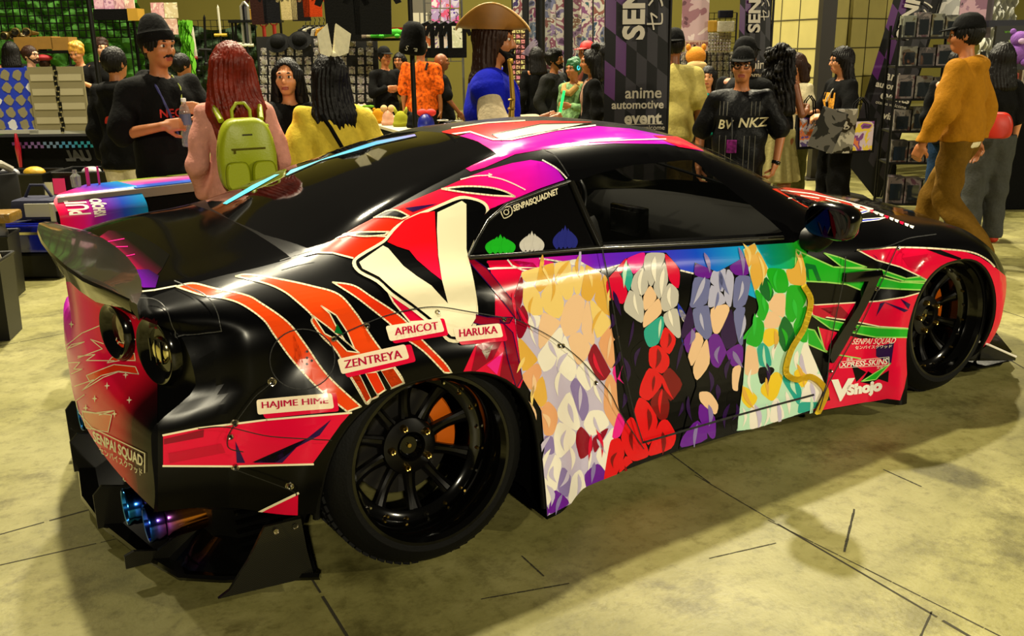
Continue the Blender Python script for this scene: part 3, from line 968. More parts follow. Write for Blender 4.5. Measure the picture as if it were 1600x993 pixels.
def field(base, bm_, top_, pts, n, seed, lay0, L=(26, 58), Wd=(9, 19)):
    """a field of brush-like leaves, each taking the colour of the nearest tint"""
    rg = np.random.default_rng(seed)
    poly = k('P', base)
    shape(poly, bm_, lay0)
    P = np.array([[float(q) for q in p.split()] for _, ps in pts for p in ps.split(',')])
    M_ = [m for m, ps in pts for p in ps.split(',')]
    xs = [p[0] for p in poly]; ys = [p[1] for p in poly]

    def inside(x, y):
        c = False
        for i in range(len(poly)):
            (x1, y1), (x2, y2) = poly[i], poly[i - 1]
            if (y1 > y) != (y2 > y) and x < (x2 - x1) * (y - y1) / (y2 - y1) + x1: c = not c
        return c
    # cells around every tint, stretched along the flow
    ax, ay = 1.45, .8
    S = P * [ax, ay]
    for i in range(len(P)):
        cell = [np.array(q) * [ax, ay] for q in poly]
        for j in range(len(P)):
            if j == i or not cell: continue
            mid = (S[i] + S[j]) / 2; nn = S[j] - S[i]
            out = []
            for q in range(len(cell)):
                A_, B_ = cell[q], cell[(q + 1) % len(cell)]
                da, db = (A_ - mid) @ nn, (B_ - mid) @ nn
                if da <= 0: out.append(A_)
                if (da <= 0) != (db <= 0): out.append(A_ + (B_ - A_) * da / (da - db))
            cell = out
        if len(cell) < 3: continue
        c = sum(cell) / len(cell)
        pts_ = []
        for q in cell:
            if not pts_ or np.hypot(*(q - pts_[-1])) > 3: pts_.append(q)
        if len(pts_) < 3: continue
        pts_ = [tuple((c + (q - c) * 1.0) / [ax, ay]) for q in pts_]
        # round the corners so the patches flow into each other
        rp = []
        for q in range(len(pts_)):
            A_, B_, D_ = np.array(pts_[q - 1]), np.array(pts_[q]), np.array(pts_[(q + 1) % len(pts_)])
            p0, p2 = B_ + (A_ - B_) * .3, B_ + (D_ - B_) * .3
            for t in (0, .5, 1): rp.append(tuple((1 - t) ** 2 * p0 + 2 * t * (1 - t) * B_ + t * t * p2))
        shape(rp, M_[i], lay0 + .6 + .2 * (i % 4))
        # a lighter and a darker streak inside each patch
        x, y = P[i]
        if n > 0:
            d = np.array([rg.normal(0, .25), 1.0]); d /= np.linalg.norm(d); l = rg.uniform(12, 24)
            cc = np.array([x, y]) + rg.normal(0, 3, 2)
            tone = STREAK.get(M_[i].name)
            if tone: shape(leaf(cc - d * l, cc + d * l, rg.uniform(4, 8), rg.uniform(-6, 6), 6), tone, lay0 + 2.2)


STREAK = {'wrap_gold': LGOLD, 'wrap_light_gold': GOLD, 'wrap_peach': SKN, 'wrap_white': LAV, 'wrap_lavender': WHT, 'wrap_mid_lavender': LAV, 'wrap_silver': WHT, 'wrap_red': DKR, 'wrap_dark_red': RED, 'wrap_slate_violet': PVI, 'wrap_pale_violet': SLATE,
          'wrap_green': wrapm('bright_green', '#2cc03c'), 'wrap_dark_green': GRN, 'wrap_mint': WHT, 'wrap_yellow': GOLD, 'wrap_teal': MINT, 'wrap_purple': DLAV, 'wrap_black': DPUR, 'wrap_maroon': CRIM}


field('800 470 815 425 860 412 900 405 945 430 968 470 965 560 985 590 960 700 940 760 840 812 828 812 850 700 845 640 815 590', LAV, (870, 330),
      [(GOLD, '850 430,815 560,835 620,920 430,945 470'), (LGOLD, '840 415,880 430,830 480,905 420,860 460,935 500'), (PEACH, '835 650,850 660,825 600,955 620,950 540'), (SKN, '900 500,915 510,850 520,905 535'), (WHT, '880 565,920 590,860 545,830 505,880 690,940 700,865 740,900 760,905 410,930 665,890 640,850 770'),
       (LAV, '870 600,930 615,850 720,890 720,830 520,920 720'), (DLAV, '905 625,880 750,850 700'), (PUR, '870 790,925 740,843 795'), (MAR, '818 500,932 570,800 475,935 690,915 700'), (KBL, '962 470'), (PINK, '975 590')], 150, 3, 4)
field('945 440 975 405 1000 395 1040 395 1062 420 1058 480 1068 560 1070 640 1050 700 985 722 940 760 950 700 965 640 958 540', KBL, (1015, 340),
      [(KBL, '985 520,970 620,1060 560,955 500,980 580,1062 640,995 560,965 560'), (SILV, '1000 445,1030 440,995 475,1045 465,1020 425,1050 500'), (SKN, '1013 470,1018 485'), (RED, '1030 560,1022 600,1010 660,960 720,1035 690,990 690,1040 530,975 740'), (DKR, '1030 622,1045 600'), (TEAL, '1025 515,975 425'), (PINK, '988 405,955 650'), (CRIM, '972 418,1056 425,965 440')], 110, 5, 4.5)
field('1062 520 1078 470 1085 410 1120 425 1165 400 1172 440 1160 500 1160 560 1152 600 1152 672 1060 700 1075 640 1088 600 1075 560', KBL, (1125, 340),
      [(SLATE, '1095 455,1152 450,1098 500,1157 510'), (PVI, '1125 440,1118 465,1138 445'), (SKN, '1120 490,1085 540,1098 560,1110 632,1150 580'), (PUR, '1098 412,1152 410,1118 552,1148 562,1105 650,1090 680,1075 530'), (KBL, '1110 590,1135 580,1130 650,1145 640,1075 640,1120 610'), (DPUR, '1070 515,1140 520')], 100, 8, 4.5, (20, 46), (7, 15))
field('1150 672 1160 600 1165 530 1185 480 1160 390 1178 380 1200 420 1240 420 1250 392 1258 420 1262 540 1288 600 1276 636 1180 668', MINT, (1212, 330),
      [(GRN, '1210 440,1190 480,1242 480,1180 512,1252 500'), (DGRN, '1225 525,1200 455'), (GOLD, '1166 400,1182 420,1244 410'), (SKN, '1210 475,1173 570,1205 500'), (YEL, '1205 525,1200 600,1250 590,1170 618'), (MINT, '1210 550,1175 600,1240 560,1190 640,1230 630,1160 650'), (TEAL, '1195 560,1242 605,1262 640'), (KBL, '1195 585'), (WHT, '1262 615,1180 650,1255 570,1215 650')], 110, 11, 4.5, (20, 48), (8, 16))
stroke(smooth_path(k('P', '1252 447 1262 470 1252 510 1232 545 1224 580 1240 592 1262 588 1280 600 1286 615 1275 640')), 9, YEL, 24)
for a_, b_, m_ in (((1050, 500), (1075, 545), BLUE), ((1060, 480), (1090, 520), WHT), ((1055, 470), (1085, 515), BLUE), ((1160, 530), (1180, 500), GRN)): shape(leaf(a_, b_, 9, 3), m_, 3)


# ---------------- lettering on the wrap
def letters(s, quad, m, lay, bold=0.0, only=None, shear=0.0, spacing=1.0, pad=(0, 0)):
    """quad: photo corners (top left, top right, bottom right, bottom left) of the letters' own box"""
    vs, fs = text_mesh(s, 1.0, 0, shear, spacing, bold)
    V = np.array(vs)[:, :2]
    lo, hi = V.min(0), V.max(0)
    U = (V - lo) / (hi - lo)
    q = [np.array(p, float) for p in quad]
    P = [(q[0] * (1 - a) + q[1] * a) * b + (q[3] * (1 - a) + q[2] * a) * (1 - b) for a, b in U]
    for f in fs: decal([tuple(P[i]) for i in f], m, lay, only)


def round_quad(q, r=4):
    P = [np.array(p, float) for p in q]
    out = []
    for i in range(4):
        a, b, c = P[i - 1], P[i], P[(i + 1) % 4]
        p0 = b + (a - b) / np.linalg.norm(a - b) * r; p2 = b + (c - b) / np.linalg.norm(c - b) * r
        for t in (0, .33, .67, 1): out.append(tuple((1 - t) ** 2 * p0 + 2 * t * (1 - t) * b + t * t * p2))
    return out


for s_, box, sh_, tx in (('HAJIME HIME', '437 650 780 622 790 690 445 718', '437 650 800 622 812 702 480 737', '463 660 762 641 765 676 466 699'),
                         ('ZENTREYA', '805 470 1110 402 1130 465 825 538', '805 470 1138 402 1160 478 850 553', '836 477 1090 428 1097 463 840 512'),
                         ('APRICOT', '1022 322 1270 285 1290 345 1042 390', '1024 322 1288 285 1308 362 1060 400', '1063 331 1256 303 1261 337 1066 365'),
                         ('HARUKA', '1327 330 1540 308 1555 370 1345 392', '1330 330 1555 308 1575 387 1362 405', '1355 337 1524 320 1528 354 1357 371')):
    shape(round_quad(k('D', sh_), 4), CRIM, 8); shape(round_quad(k('D', box), 4), wrapm('name_plate', '#f6e4c8'), 9)
    letters(s_, k('D', tx), wrapm('plate_letters', '#b80a3c'), 11, .0)
    for dx in (-.5, .5): letters(s_, [(a_ + dx, b_) for a_, b_ in k('D', tx)], wrapm('plate_letters', '#b80a3c'), 11.2 + .2 * dx, .0)
letters('SENPAI SQUAD', k('I', '262 572 480 566 470 602 252 606'), WHT, 7, .02, shear=.25)
letters('センパイスクワッド', k('I', '272 608 458 602 456 618 270 626'), WHT, 7, .01)
for a_ in ('193 688 445 662 445 664 193 690', '193 718 445 704 445 706 193 720', '193 688 196 688 196 720 193 720', '442 662 445 662 445 706 442 706'): shape(k('I', a_), WHT, 6)
letters('XPRESS-SKINS', k('I', '198 693 440 668 438 700 197 716'), WHT, 7, .02, shear=.2)
letters('痛車', k('I', '228 668 260 665 260 682 228 685'), WHT, 7); letters('文化', k('I', '382 708 414 706 414 722 382 724'), WHT, 7)
letters('V', k('I', '152 778 270 768 228 872 168 894'), WHT, 8, .06)
letters('Shojo', k('I', '222 806 408 772 412 850 232 872'), WHT, 8, .07, shear=.15)
letters('SENPAI SQUAD', k('K', '200 728 436 846 438 908 208 786'), CRM, 6, .03)
letters('センパイスクワッド', k('K', '228 800 434 908 438 946 238 835'), CRM, 6, .01)
stroke(k('K', '190 722 198 714 446 834 446 925'), 1.4, CRM, 6)
letters('SENPAI', k('D', '605 350 640 430 660 520 610 470'), wrapm('burnt_orange', '#a8300c'), 4)
for x_, y_ in ((668, 433), (690, 475), (668, 462), (668, 490)): shape([(k('D', f'{x_} {y_}')[0][0] + 2.2 * math.cos(i), k('D', f'{x_} {y_}')[0][1] + 2.2 * math.sin(i)) for i in range(6)], KBL, 5)
QWD = ('quarter_window', 'body')
letters('SENPAISQUADNET', k('H', '456 186 772 62 779 112 463 238'), CRM, 2, .03, QWD)
ic = k('H', '372 215 425 194 447 205 447 248 402 275 385 262')
stroke(smooth_path(ic, True, 4), 1.5, CRM, 2, True, QWD)
stroke([(k('H', '410 233')[0][0] + 4 * math.cos(i * PI / 5), k('H', '410 233')[0][1] + 4 * math.sin(i * PI / 5)) for i in range(10)], 1.3, CRM, 2, True, QWD)
shape(k('H', '424 208 430 206 430 212 424 214'), CRM, 2, only=QWD)
# three plain tufts of colour on the quarter glass
for c0, w_, h_, m_ in (('368 528', 190, 140, GRN), ('590 515', 150, 150, SILV), ('825 495', 150, 170, wrapm('navy', '#252a80'))):
    b = k('H', c0)[0]; w2, h2 = w_ / 4.5133, h_ / 4.5133
    for j in range(5):
        x0 = b[0] + (j - 2) * w2 * .2
        shape(leaf((x0, b[1]), (b[0] + (j - 2) * w2 * .12, b[1] - h2 * (1 - .12 * abs(j - 2))), w2 * .34, (j - 2) * 1.5), m_, 2 + j % 2, only=QWD)
# ---------------- panel gaps
GAP = mat('panel_gap_edge', '#3a3a38', .3)
for s_, w_ in ((('P', '937 392 952 470 962 530 985 640 1000 690'), 1.8), (('P', '1316 402 1312 440 1294 528 1286 600 1268 640'), 1.6), (('D', '335 755 390 680 440 620 510 570'), 1.6), (('D', '335 755 305 810 310 860 380 878'), 1.6),
               (('D', '780 380 930 315 1040 275 1160 248 1260 243 1400 265 1560 290'), 1.6), (('E', '215 245 350 310 440 370 500 430 560 500 590 560 640 640 680 700'), 1.5), (('I', '490 120 470 140 390 310 270 530 130 790 85 915'), 1.6),
               (('J', '560 262 660 255 820 290 1020 300'), 1.4), (('J', '690 400 880 468 905 488'), 1.5), (('C', '720 430 830 480 915 530 960 600 990 685'), 1.6), (('C', '750 716 870 700 990 685'), 1.5), (('A', '380 785 440 765 540 735'), 1.2),
               (('B', '335 185 390 215 440 290'), 1.8), (('P', '1000 690 1022 684 1140 650 1266 616'), 3.2), (('G', '670 575 830 560 900 540 960 520 1100 500'), 1.4)):
    stroke(smooth_path(k(*s_)), w_, SEAM, 26)
for s_ in (('C', '915 530 960 600 990 685'), ('C', '530 525 610 535 680 590 740 715'), ('C', '750 712 870 697 985 682'), ('C', '835 480 880 500 925 540')): stroke(smooth_path(k(*s_)), 1.2, GAP, 27)
fc = [(472 + 51 * math.cos(i * PI / 16), 561 + 47 * math.sin(i * PI / 16)) for i in range(32)]
stroke(fc, 1.6, SEAM, 9, True)
# ---------------- link the panels; the paired ones as one part on each side
for n in PARTS:
    mb = PANEL[n]
    if n in ('door', 'door_window', 'quarter_window', 'side_skirt'):
        V = np.array(mb.v)
        halves = {}
        for f, mi in zip(mb.f, mb.m):
            halves.setdefault(V[f[0]][1] < 0, []).append((f, mi))
        for sd, lst in halves.items():
            h = MB()
            h.mats = list(mb.mats)
            rem = {}
            for f, mi in lst:
                g = []
                for a in f:
                    if a not in rem: rem[a] = len(h.v); h.v.append(mb.v[a])
                    g.append(rem[a])
                h.f.append(tuple(g)); h.m.append(mi)
            h.build(n, car, smooth=40, fixn=False)
    else:
        mb.build(n, car, smooth=40, fixn=False)


# ---------------- wheels
TYRE = mat('tyre_rubber', '#060606', .65, spec=.15, bump=.1, bscale=120)
RIMK = mat('rim_gloss_black', '#040404', .12, coat=.35, spec=.3)
RIMS = mat('rim_satin_black', '#060505', .32, spec=.25)
BRASS = mat('brass_nut', '#b89a50', .3, metal=1.0)
ORC = mat('orange_caliper', '#d9660c', .4)
DISC = mat('brake_disc_steel', '#3a3836', .45, metal=.8)


def make_wheel(name, R, rl, width, dish, hubz):
    """axis along +Z = outwards; z = 0 at the outer lip"""
    w = empty(name)
    w.parent = car
    t = MB()
    t.lathe([(rl - .012, -.012), (rl + .004, .004), (rl + .02, .006), (R - .035, -.012), (R - .014, -.03), (R - .004, -.052), (R, -.08), (R, -width + .08), (R - .004, -width + .05), (R - .03, -width + .015), (rl, -width), (rl - .015, -width + .01)], TYRE, 72)
    for i in range(72):                                # tread blocks along both shoulders
        a = 2 * PI * i / 72
        for zc in (-.075, -.125, -width + .09):
            t.box((0, 0, 0), (.012, .022, .042), TYRE, M=Matrix.Rotation(a + (.02 if zc == -.125 else 0), 4, 'Z') @ Matrix.Translation((R - .001, 0, zc)) @ Matrix.Rotation(.35, 4, 'X'))
    t.build('tyre', w, smooth=35)
    r = MB()
    zf = -dish
    r.lathe([(rl - .02, -.016), (rl - .008, .002), (rl + .002, .002), (rl + .004, -.004), (rl + .002, -.01), (rl - .010, -.012), (rl - .018, -.03), (rl - .026, -.05), (rl - .034, zf + .03), (rl - .030, zf + .012), (rl - .05, zf + .006), (rl - .062, zf - .004), (rl - .058, zf - .03), (rl - .04, -width + .03), (rl - .01, -width + .01)], RIMK, 72)
    s = MB()
    hz = -hubz
    s.lathe([(.0, hz - .02), (.045, hz - .02), (.047, hz + .002), (.052, hz + .010), (.072, hz + .006), (.096, hz - .002), (.102, hz - .02), (.1, hz - .05), (0, hz - .05)], RIMS, 40)
    for i in range(10):
        a = 2 * PI * i / 10 + .3
        M = Matrix.Rotation(a, 4, 'Z')
        n = 7
        vs, fs = [], []
        for j in range(n):
            q = j / (n - 1)
            rr = .085 + (rl - .05 - .085) * q
            hw = .021 - .006 * math.sin(PI * q * .9) + .006 * q ** 3
            zt = hz - .004 + (zf + .004 - hz) * q ** 1.6 - .012 * math.sin(PI * q)
            th = .03
            vs += [(rr, -hw, zt - th), (rr, -hw, zt - .006), (rr, -hw * .55, zt), (rr, -hw * .35, zt - .007), (rr, hw * .35, zt - .007), (rr, hw * .55, zt), (rr, hw, zt - .006), (rr, hw, zt - th)]
        for j in range(n - 1):
            for q in range(7): fs.append((j * 8 + q, j * 8 + q + 1, j * 8 + 8 + q + 1, j * 8 + 8 + q))
            fs.append((j * 8 + 7, j * 8, j * 8 + 8, j * 8 + 15))
        s.add(vs, fs, RIMS, M)
    s.build('spokes', w, smooth=35)
    c = MB()
    c.lathe([(0, hz - .012), (.03, hz - .012), (.036, hz - .004), (.041, hz + .004), (.044, hz - .004)], RIMK, 32)
    c.lathe([(0, hz - .004), (.007, hz - .004), (.008, hz - .012)], BRASS, 12)
    c.build('centre_cap', w, smooth=40)
    for i in range(5):
        a = 2 * PI * i / 5 + .62
        b = MB()
        b.lathe([(.006, hz + .004), (.006, hz + .020), (.0095, hz + .022), (.0125, hz + .016), (.0125, hz - .004)], BRASS, 12, M=Matrix.Translation((.072 * math.cos(a), .072 * math.sin(a), 0)))
        b.build('lug_nut', w, smooth=40)
    for i in range(20):
        a = 2 * PI * i / 20 + .1
        r.lathe([(0, zf + .022), (.004, zf + .022), (.0055, zf + .018), (.0055, zf + .0)], BRASS if i % 3 else CHROME, 8, M=Matrix.Translation(((rl - .042) * math.cos(a), (rl - .042) * math.sin(a), 0)))
    r.build('rim_barrel', w, smooth=50)
    d = MB()
    d.lathe([(.06, hz - .075), (.185, hz - .075), (.185, hz - .10), (.06, hz - .10)], DISC, 48)
    d.build('brake_disc', w, smooth=30)
    return w


def caliper(w, hubz, a0):
    b = MB()
    n = 12
    vs, fs = [], []
    for i in range(n + 1):
        a = a0 - .55 + 1.1 * i / n
        for rr, z in ((.128, -hubz - .052), (.198, -hubz - .052), (.205, -hubz - .06), (.205, -hubz - .12), (.128, -hubz - .12)):
            vs.append((rr * math.cos(a), rr * math.sin(a), z))
    for i in range(n):
        for q in range(5): fs.append((i * 5 + q, i * 5 + (q + 1) % 5, i * 5 + 5 + (q + 1) % 5, i * 5 + 5 + q))
    fs += [(0, 1, 2, 3, 4), tuple(n * 5 + q for q in (4, 3, 2, 1, 0))]
    b.add(vs, fs, ORC)
    b.build('brake_caliper', w, smooth=30)


for x, yo, cam_, hub, wd, R in ((0, 1.0055, 4.2, .175, .34, .363), (2.78, .957, 2.6, .115, .29, .36)):
    for sg in (-1, 1):
        w = make_wheel('wheel', R, .281, wd, hub - .025, hub)
        caliper(w, hub, .12)
        # local z outward: right side -y (top leans inwards)
        if sg < 0: Mx = Matrix.Rotation(PI / 2, 4, 'X')
        else: Mx = Matrix.Rotation(PI, 4, 'Z') @ Matrix.Rotation(PI / 2, 4, 'X')
        tilt = Matrix.Rotation(math.radians(cam_) * sg, 4, 'X')
        w.matrix_local = Matrix.Translation((x, sg * yo, R * math.cos(math.radians(cam_)) + .0)) @ tilt @ Mx
# ---------------- arch liners and flare lips
LIN = mat('arch_liner_black', '#030303', .95, spec=.05)
for a in ('rear', 'front'):
    xc, zc, w_, h_ = ARCH[a]
    out = []
    for i in range(33):
        t = PI * i / 32
        c, s = math.cos(t), math.sin(t)
        out.append((xc + w_ * math.copysign(abs(c) ** (2 / NP_), c), zc + h_ * abs(s) ** (2 / NP_)))
    out = [(xc + w_, .10)] + out + [(xc - w_, .12 if a == 'front' else .25)]
    for sg in (-1, 1):
        mb = MB()
        n = len(out)
        ys = [.965, .90, .42]
        vs = [(x + (x - xc) * .04 * (j > 0), sg * y, z + (.01 if j else 0)) for j, y in enumerate(ys) for x, z in out]
        fs = [(j * n + i, j * n + i + 1, (j + 1) * n + i + 1, (j + 1) * n + i) for j in range(2) for i in range(n - 1)]
        fs.append(tuple(2 * n + i for i in range(n)))
        mb.add(vs, fs, LIN)
        mb.build('arch_liner', car, smooth=40, fixn=False)
        # rolled lip just inside the flare edge
        lp = MB()
        def ysurf(x, z):
            r_ = section(min(max(x, -.8), 3.7))
            hw = float(np.interp(-z, -r_[ROW_D:ROW_H + 1, 1], r_[ROW_D:ROW_H + 1, 0]))
            q = warp(np.array([x]), np.array([hw]), np.array([z]))
            return float(q[1][0])
        pts = [(x, sg * (ysurf(x, z) - .012), z) for x, z in out]
        lp.tube(pts, .012, SATIN, 8)
        lp.build('fender_lip', car, smooth=60)
# ---------------- flare bolts
for pt in ('D 510 570', 'D 340 760', 'D 320 818', 'D 790 378', 'D 935 318', 'D 1258 258', 'D 1560 290', 'E 388 338', 'E 518 468', 'J 690 400', 'J 880 468', 'I 490 125', 'I 385 320', 'I 272 525', 'I 150 735', 'I 88 910', 'P 878 540'):
    tg, px_, py_ = pt.split()
    u_, v_ = k(tg, px_ + ' ' + py_)[0]
    D = ray(u_, v_)
    best = None
    sel = np.where(_vis & (_fmin[:, 0] <= u_) & (_fmax[:, 0] >= u_) & (_fmin[:, 1] <= v_) & (_fmax[:, 1] >= v_))[0]
    for fi in sel:
        nn = FN[fi]
        t_ = nn @ (SV[SF[fi][0]] - CAM) / (nn @ D)
        if best is None or t_ < best[0]: best = (t_, nn)
    if best is None: continue
    p_ = Vector(CAM + D * best[0]); nv = Vector(best[1])
    M = Matrix.Translation(p_) @ nv.to_track_quat('Z', 'Y').to_matrix().to_4x4()
    b = MB()
    b.lathe([(.004, .006), (.0075, .009), (.0095, .006), (.010, 0), (.013, .001), (.013, -.004)], CHROME, 12, M=M)
    b.lathe([(0, .004), (.005, .005)], SATIN, 6, M=M)
    b.build('flare_bolt', car, smooth=40)
# ---------------- ducktail spoiler
sp = MB()
fr = [(-.79, -.745), (-.75, -.62), (-.725, -.48), (-.705, -.3), (-.695, -.1)]
tr = [(-.808, -.75), (-.855, -.66), (-.895, -.55), (-.918, -.36), (-.93, -.12)]
fr = fr + [(x, -y) for x, y in fr[::-1]]; tr = tr + [(x, -y) for x, y in tr[::-1]]
n = len(fr)
vs = []
for (fx, fy), (tx, ty) in zip(fr, tr):
    e = 1 - (abs(fy) / .745) ** 4
    zt = .965 + .04 * e
    zf_ = .948 + .012 * e
    sec_ = [(fx, fy, zf_), (fx * .6 + tx * .4, fy * .6 + ty * .4, zf_ + (zt - zf_) * .45), (fx * .2 + tx * .8, fy * .2 + ty * .8, zt - .006), (tx, ty, zt + .004), (tx - .004, ty, zt - .006),
            (tx + .012 * e, ty, zt - .035), (tx + .03 * e, ty * .985, zt - .085 * (.3 + .7 * e)), (fx, fy, .90)]
    vs += sec_
m_ = 8
fs = [(i * m_ + j, i * m_ + (j + 1) % m_, (i + 1) * m_ + (j + 1) % m_, (i + 1) * m_ + j) for i in range(n - 1) for j in range(m_)]
fs += [tuple(range(m_)), tuple((n - 1) * m_ + j for j in reversed(range(m_)))]
sp.add(vs, fs, mat('spoiler_carbon', '#16140a', .2, coat=.6))
sp.build('spoiler', car, smooth=35)
# ---------------- tail lamps: four deep round cups
RED_L = mat('lamp_red_lens', '#3a0306', .08, coat=1.0)
AMB = mat('lamp_reflector', '#d8cfa0', .12, metal=1.0)
for sg in (-1, 1):
    for y, z, rr, bright in ((.70, .79, .098, True), (.45, .80, .085, False)):
        wq = lambda yq: float(warp(np.array([-.80]), np.array([yq]), np.array([z]))[0][0])
        xs = wq(y)
        sl = math.atan2(wq(y + .06) - wq(y - .06), .12)
        M = Matrix.Translation((xs - .004, sg * y, z)) @ Matrix.Rotation(-sl * sg, 4, 'Z') @ Matrix.Rotation(-PI / 2, 4, 'Y')
        t = MB()
        t.lathe([(rr + .014, -.02), (rr + .012, .012), (rr + .002, .024), (rr - .012, .020), (rr - .022, .004), (rr - .03, -.002)], RIMK, 40, M=M)
        o = t.build('tail_light', car, smooth=50)
        l = MB()
        l.lathe([(0, .002), (rr * .4, .0), (rr - .026, -.003)], RED_L if not bright else RIMK, 32, M=M)
        l.build('lens', o, smooth=50)
        if bright:
            r_ = MB()
            r_.lathe([(0, .018), (rr * .2, .017), (rr * .36, .012), (rr * .44, .004), (rr * .46, -.002)], AMB, 24, M=M)
            for q in (-.4, 0, .4): r_.box((0, q * rr * .8, .016), (rr * .7, .004, .006), RIMK, M=M)
            r_.build('reflector', o, smooth=40)
# ---------------- rear diffuser tray, end plates, strakes
df = MB()
edge = [(-.40, -.985), (-.66, -.835), (-.77, -.745), (-.85, -.52), (-.915, -.25), (-.94, 0)]
edge = edge + [(x, -y) for x, y in edge[-2::-1]]
inner = [(-.38, -.80), (-.55, -.74), (-.62, -.66), (-.66, -.45), (-.68, -.22), (-.69, 0)]
inner = inner + [(x, -y) for x, y in inner[-2::-1]]
n = len(edge)
vs = []
for (ex, ey), (ix, iy) in zip(edge, inner):
    vs += [(ix, iy, .16), (ex * .75 + ix * .25, ey * .75 + iy * .25, .065), (ex, ey, .078), (ex - .004, ey * 1.003, .066), (ex, ey, .054), (ix, iy, .05)]
fs = [(i * 6 + j, i * 6 + (j + 1) % 6, i * 6 + 6 + (j + 1) % 6, i * 6 + 6 + j) for i in range(n - 1) for j in range(6)]
fs += [tuple(range(6)), tuple((n - 1) * 6 + j for j in reversed(range(6)))]
df.add(vs, fs, RIMK)
df.build('diffuser_tray', car, smooth=30)
bk = MB()
# dark wall behind the exhausts, from the bumper's lower edge down to the tray
up = [(-.40, -.885, .33), (-.62, -.87, .33), (-.735, -.82, .335), (-.80, -.55, .335), (-.845, -.25, .335), (-.86, 0, .335)]
up = up + [(x, -y, z) for x, y, z in up[-2::-1]]
vs = []
for (ux, uy, uz), (ix, iy) in zip(up, inner): vs += [(ux, uy, uz + .03), (ux + .01, uy * .995, uz - .012), (ix * .5 + ux * .5 + .03, iy * .5 + uy * .5, .26), (ix - .02, iy, .10)]
fs = [(i * 4 + j, i * 4 + j + 1, i * 4 + 5 + j, i * 4 + 4 + j) for i in range(n - 1) for j in range(3)]
bk.add(vs, fs, SATIN)
for i in range(5): bk.box((-.50, -.84 + .004 * i, .15 + .03 * i), (.2, .02, .008), RIMK)
bk.build('diffuser_wall', car, smooth=30, fixn=False)
CARB2 = CARB
for sg in (-1, 1):
    e = MB()
    M = Matrix.Translation((0, sg * .965, 0)) @ Matrix.Rotation(PI / 2, 4, 'X')
    pl = [(-.435, .262), (-.545, .262), (-.60, .17), (-.665, .085), (-.70, .066), (-.41, .058), (-.425, .15)]
    vs = []
    for x, z in pl:
        yo = .955 - .10 * max(0, (-.45 - x)) - .0 * z + .03 * (.26 - z)
        vs.append((x, sg * yo, z))
    n2 = len(vs)
    vs += [(x, y - sg * .012, z) for x, y, z in vs]
    fs = [tuple(range(n2)), tuple(n2 + i for i in reversed(range(n2)))] + [(i, (i + 1) % n2, n2 + (i + 1) % n2, n2 + i) for i in range(n2)]
    e.add(vs, fs, CARB2)
    o = e.build('diffuser_end_plate', car)
    for x, z in ((-.455, .243), (-.515, .243)):
        b = MB(); b.lathe([(0, .006), (.006, .006), (.009, 0)], CHROME, 10, M=Matrix.Translation((x, sg * (.957 + .03 * .02), z)) @ Matrix.Rotation(PI / 2 * -sg * -1, 4, 'X')); b.build('plate_bolt', o, smooth=40)
    for y, zt, x0, x1 in ((.60, .24, -.60, -.90), (.27, .22, -.62, -.93)):
        if sg < 0 and y > .5: zt = .12
        s_ = MB()
        pl = [(x0, .06), (x1, .066), (x1 + .0, .07 + (zt - .07) * .8), (x1 + .03, zt), (x1 + .10, zt - .02), (x0, .20)]
        vs = [(x, sg * y - .006, z) for x, z in pl] + [(x, sg * y + .006, z) for x, z in pl]
        n2 = len(pl)
        s_.add(vs, [tuple(range(n2)), tuple(n2 + i for i in reversed(range(n2)))] + [(i, (i + 1) % n2, n2 + (i + 1) % n2, n2 + i) for i in range(n2)], CARB2)
        s_.build('diffuser_strake', car)
# ---------------- exhaust tips of heat-blued titanium
BLUET = mat('blued_titanium', '#2a7fd8', .14, metal=1.0)
_nt, _b = nodes_of(BLUET)
_tc = _nt.nodes.new('ShaderNodeTexCoord'); _sp = _nt.nodes.new('ShaderNodeSeparateXYZ'); _mr = _nt.nodes.new('ShaderNodeMapRange'); _cr = _nt.nodes.new('ShaderNodeValToRGB')
_nt.links.new(_tc.outputs['Object'], _sp.inputs[0]); _nt.links.new(_sp.outputs[0], _mr.inputs[0])
_mr.inputs[1].default_value = -.90; _mr.inputs[2].default_value = -.72
e_ = _cr.color_ramp.elements
e_[0].color = srgb('#2a9ae0'); e_[1].color = srgb('#c9803a'); q_ = e_.new(.45); q_.color = srgb('#2450d0'); q_ = e_.new(.7); q_.color = srgb('#8a3fc0')
_nt.links.new(_mr.outputs[0], _cr.inputs[0]); _nt.links.new(_cr.outputs[0], _b.inputs['Base Color'])
for sg in (-1, 1):
    for y, xo in ((.63, -.825), (.475, -.86)):
        t = MB()
        M = Matrix.Translation((xo, sg * y, .215)) @ Matrix.Rotation(-PI / 2, 4, 'Y')
        prof = [(.050, -.02), (.056, .0), (.061, .002), (.063, -.004), (.060, -.016), (.063, -.024), (.064, -.045), (.060, -.05), (.063, -.056), (.062, -.09), (.058, -.2)]
        t.lathe(prof, BLUET, 36, M=M)
        t.lathe([(.050, -.02), (.048, -.15), (0, -.15)], LIN, 24, M=M)
        t.build('exhaust_tip', car, smooth=35)
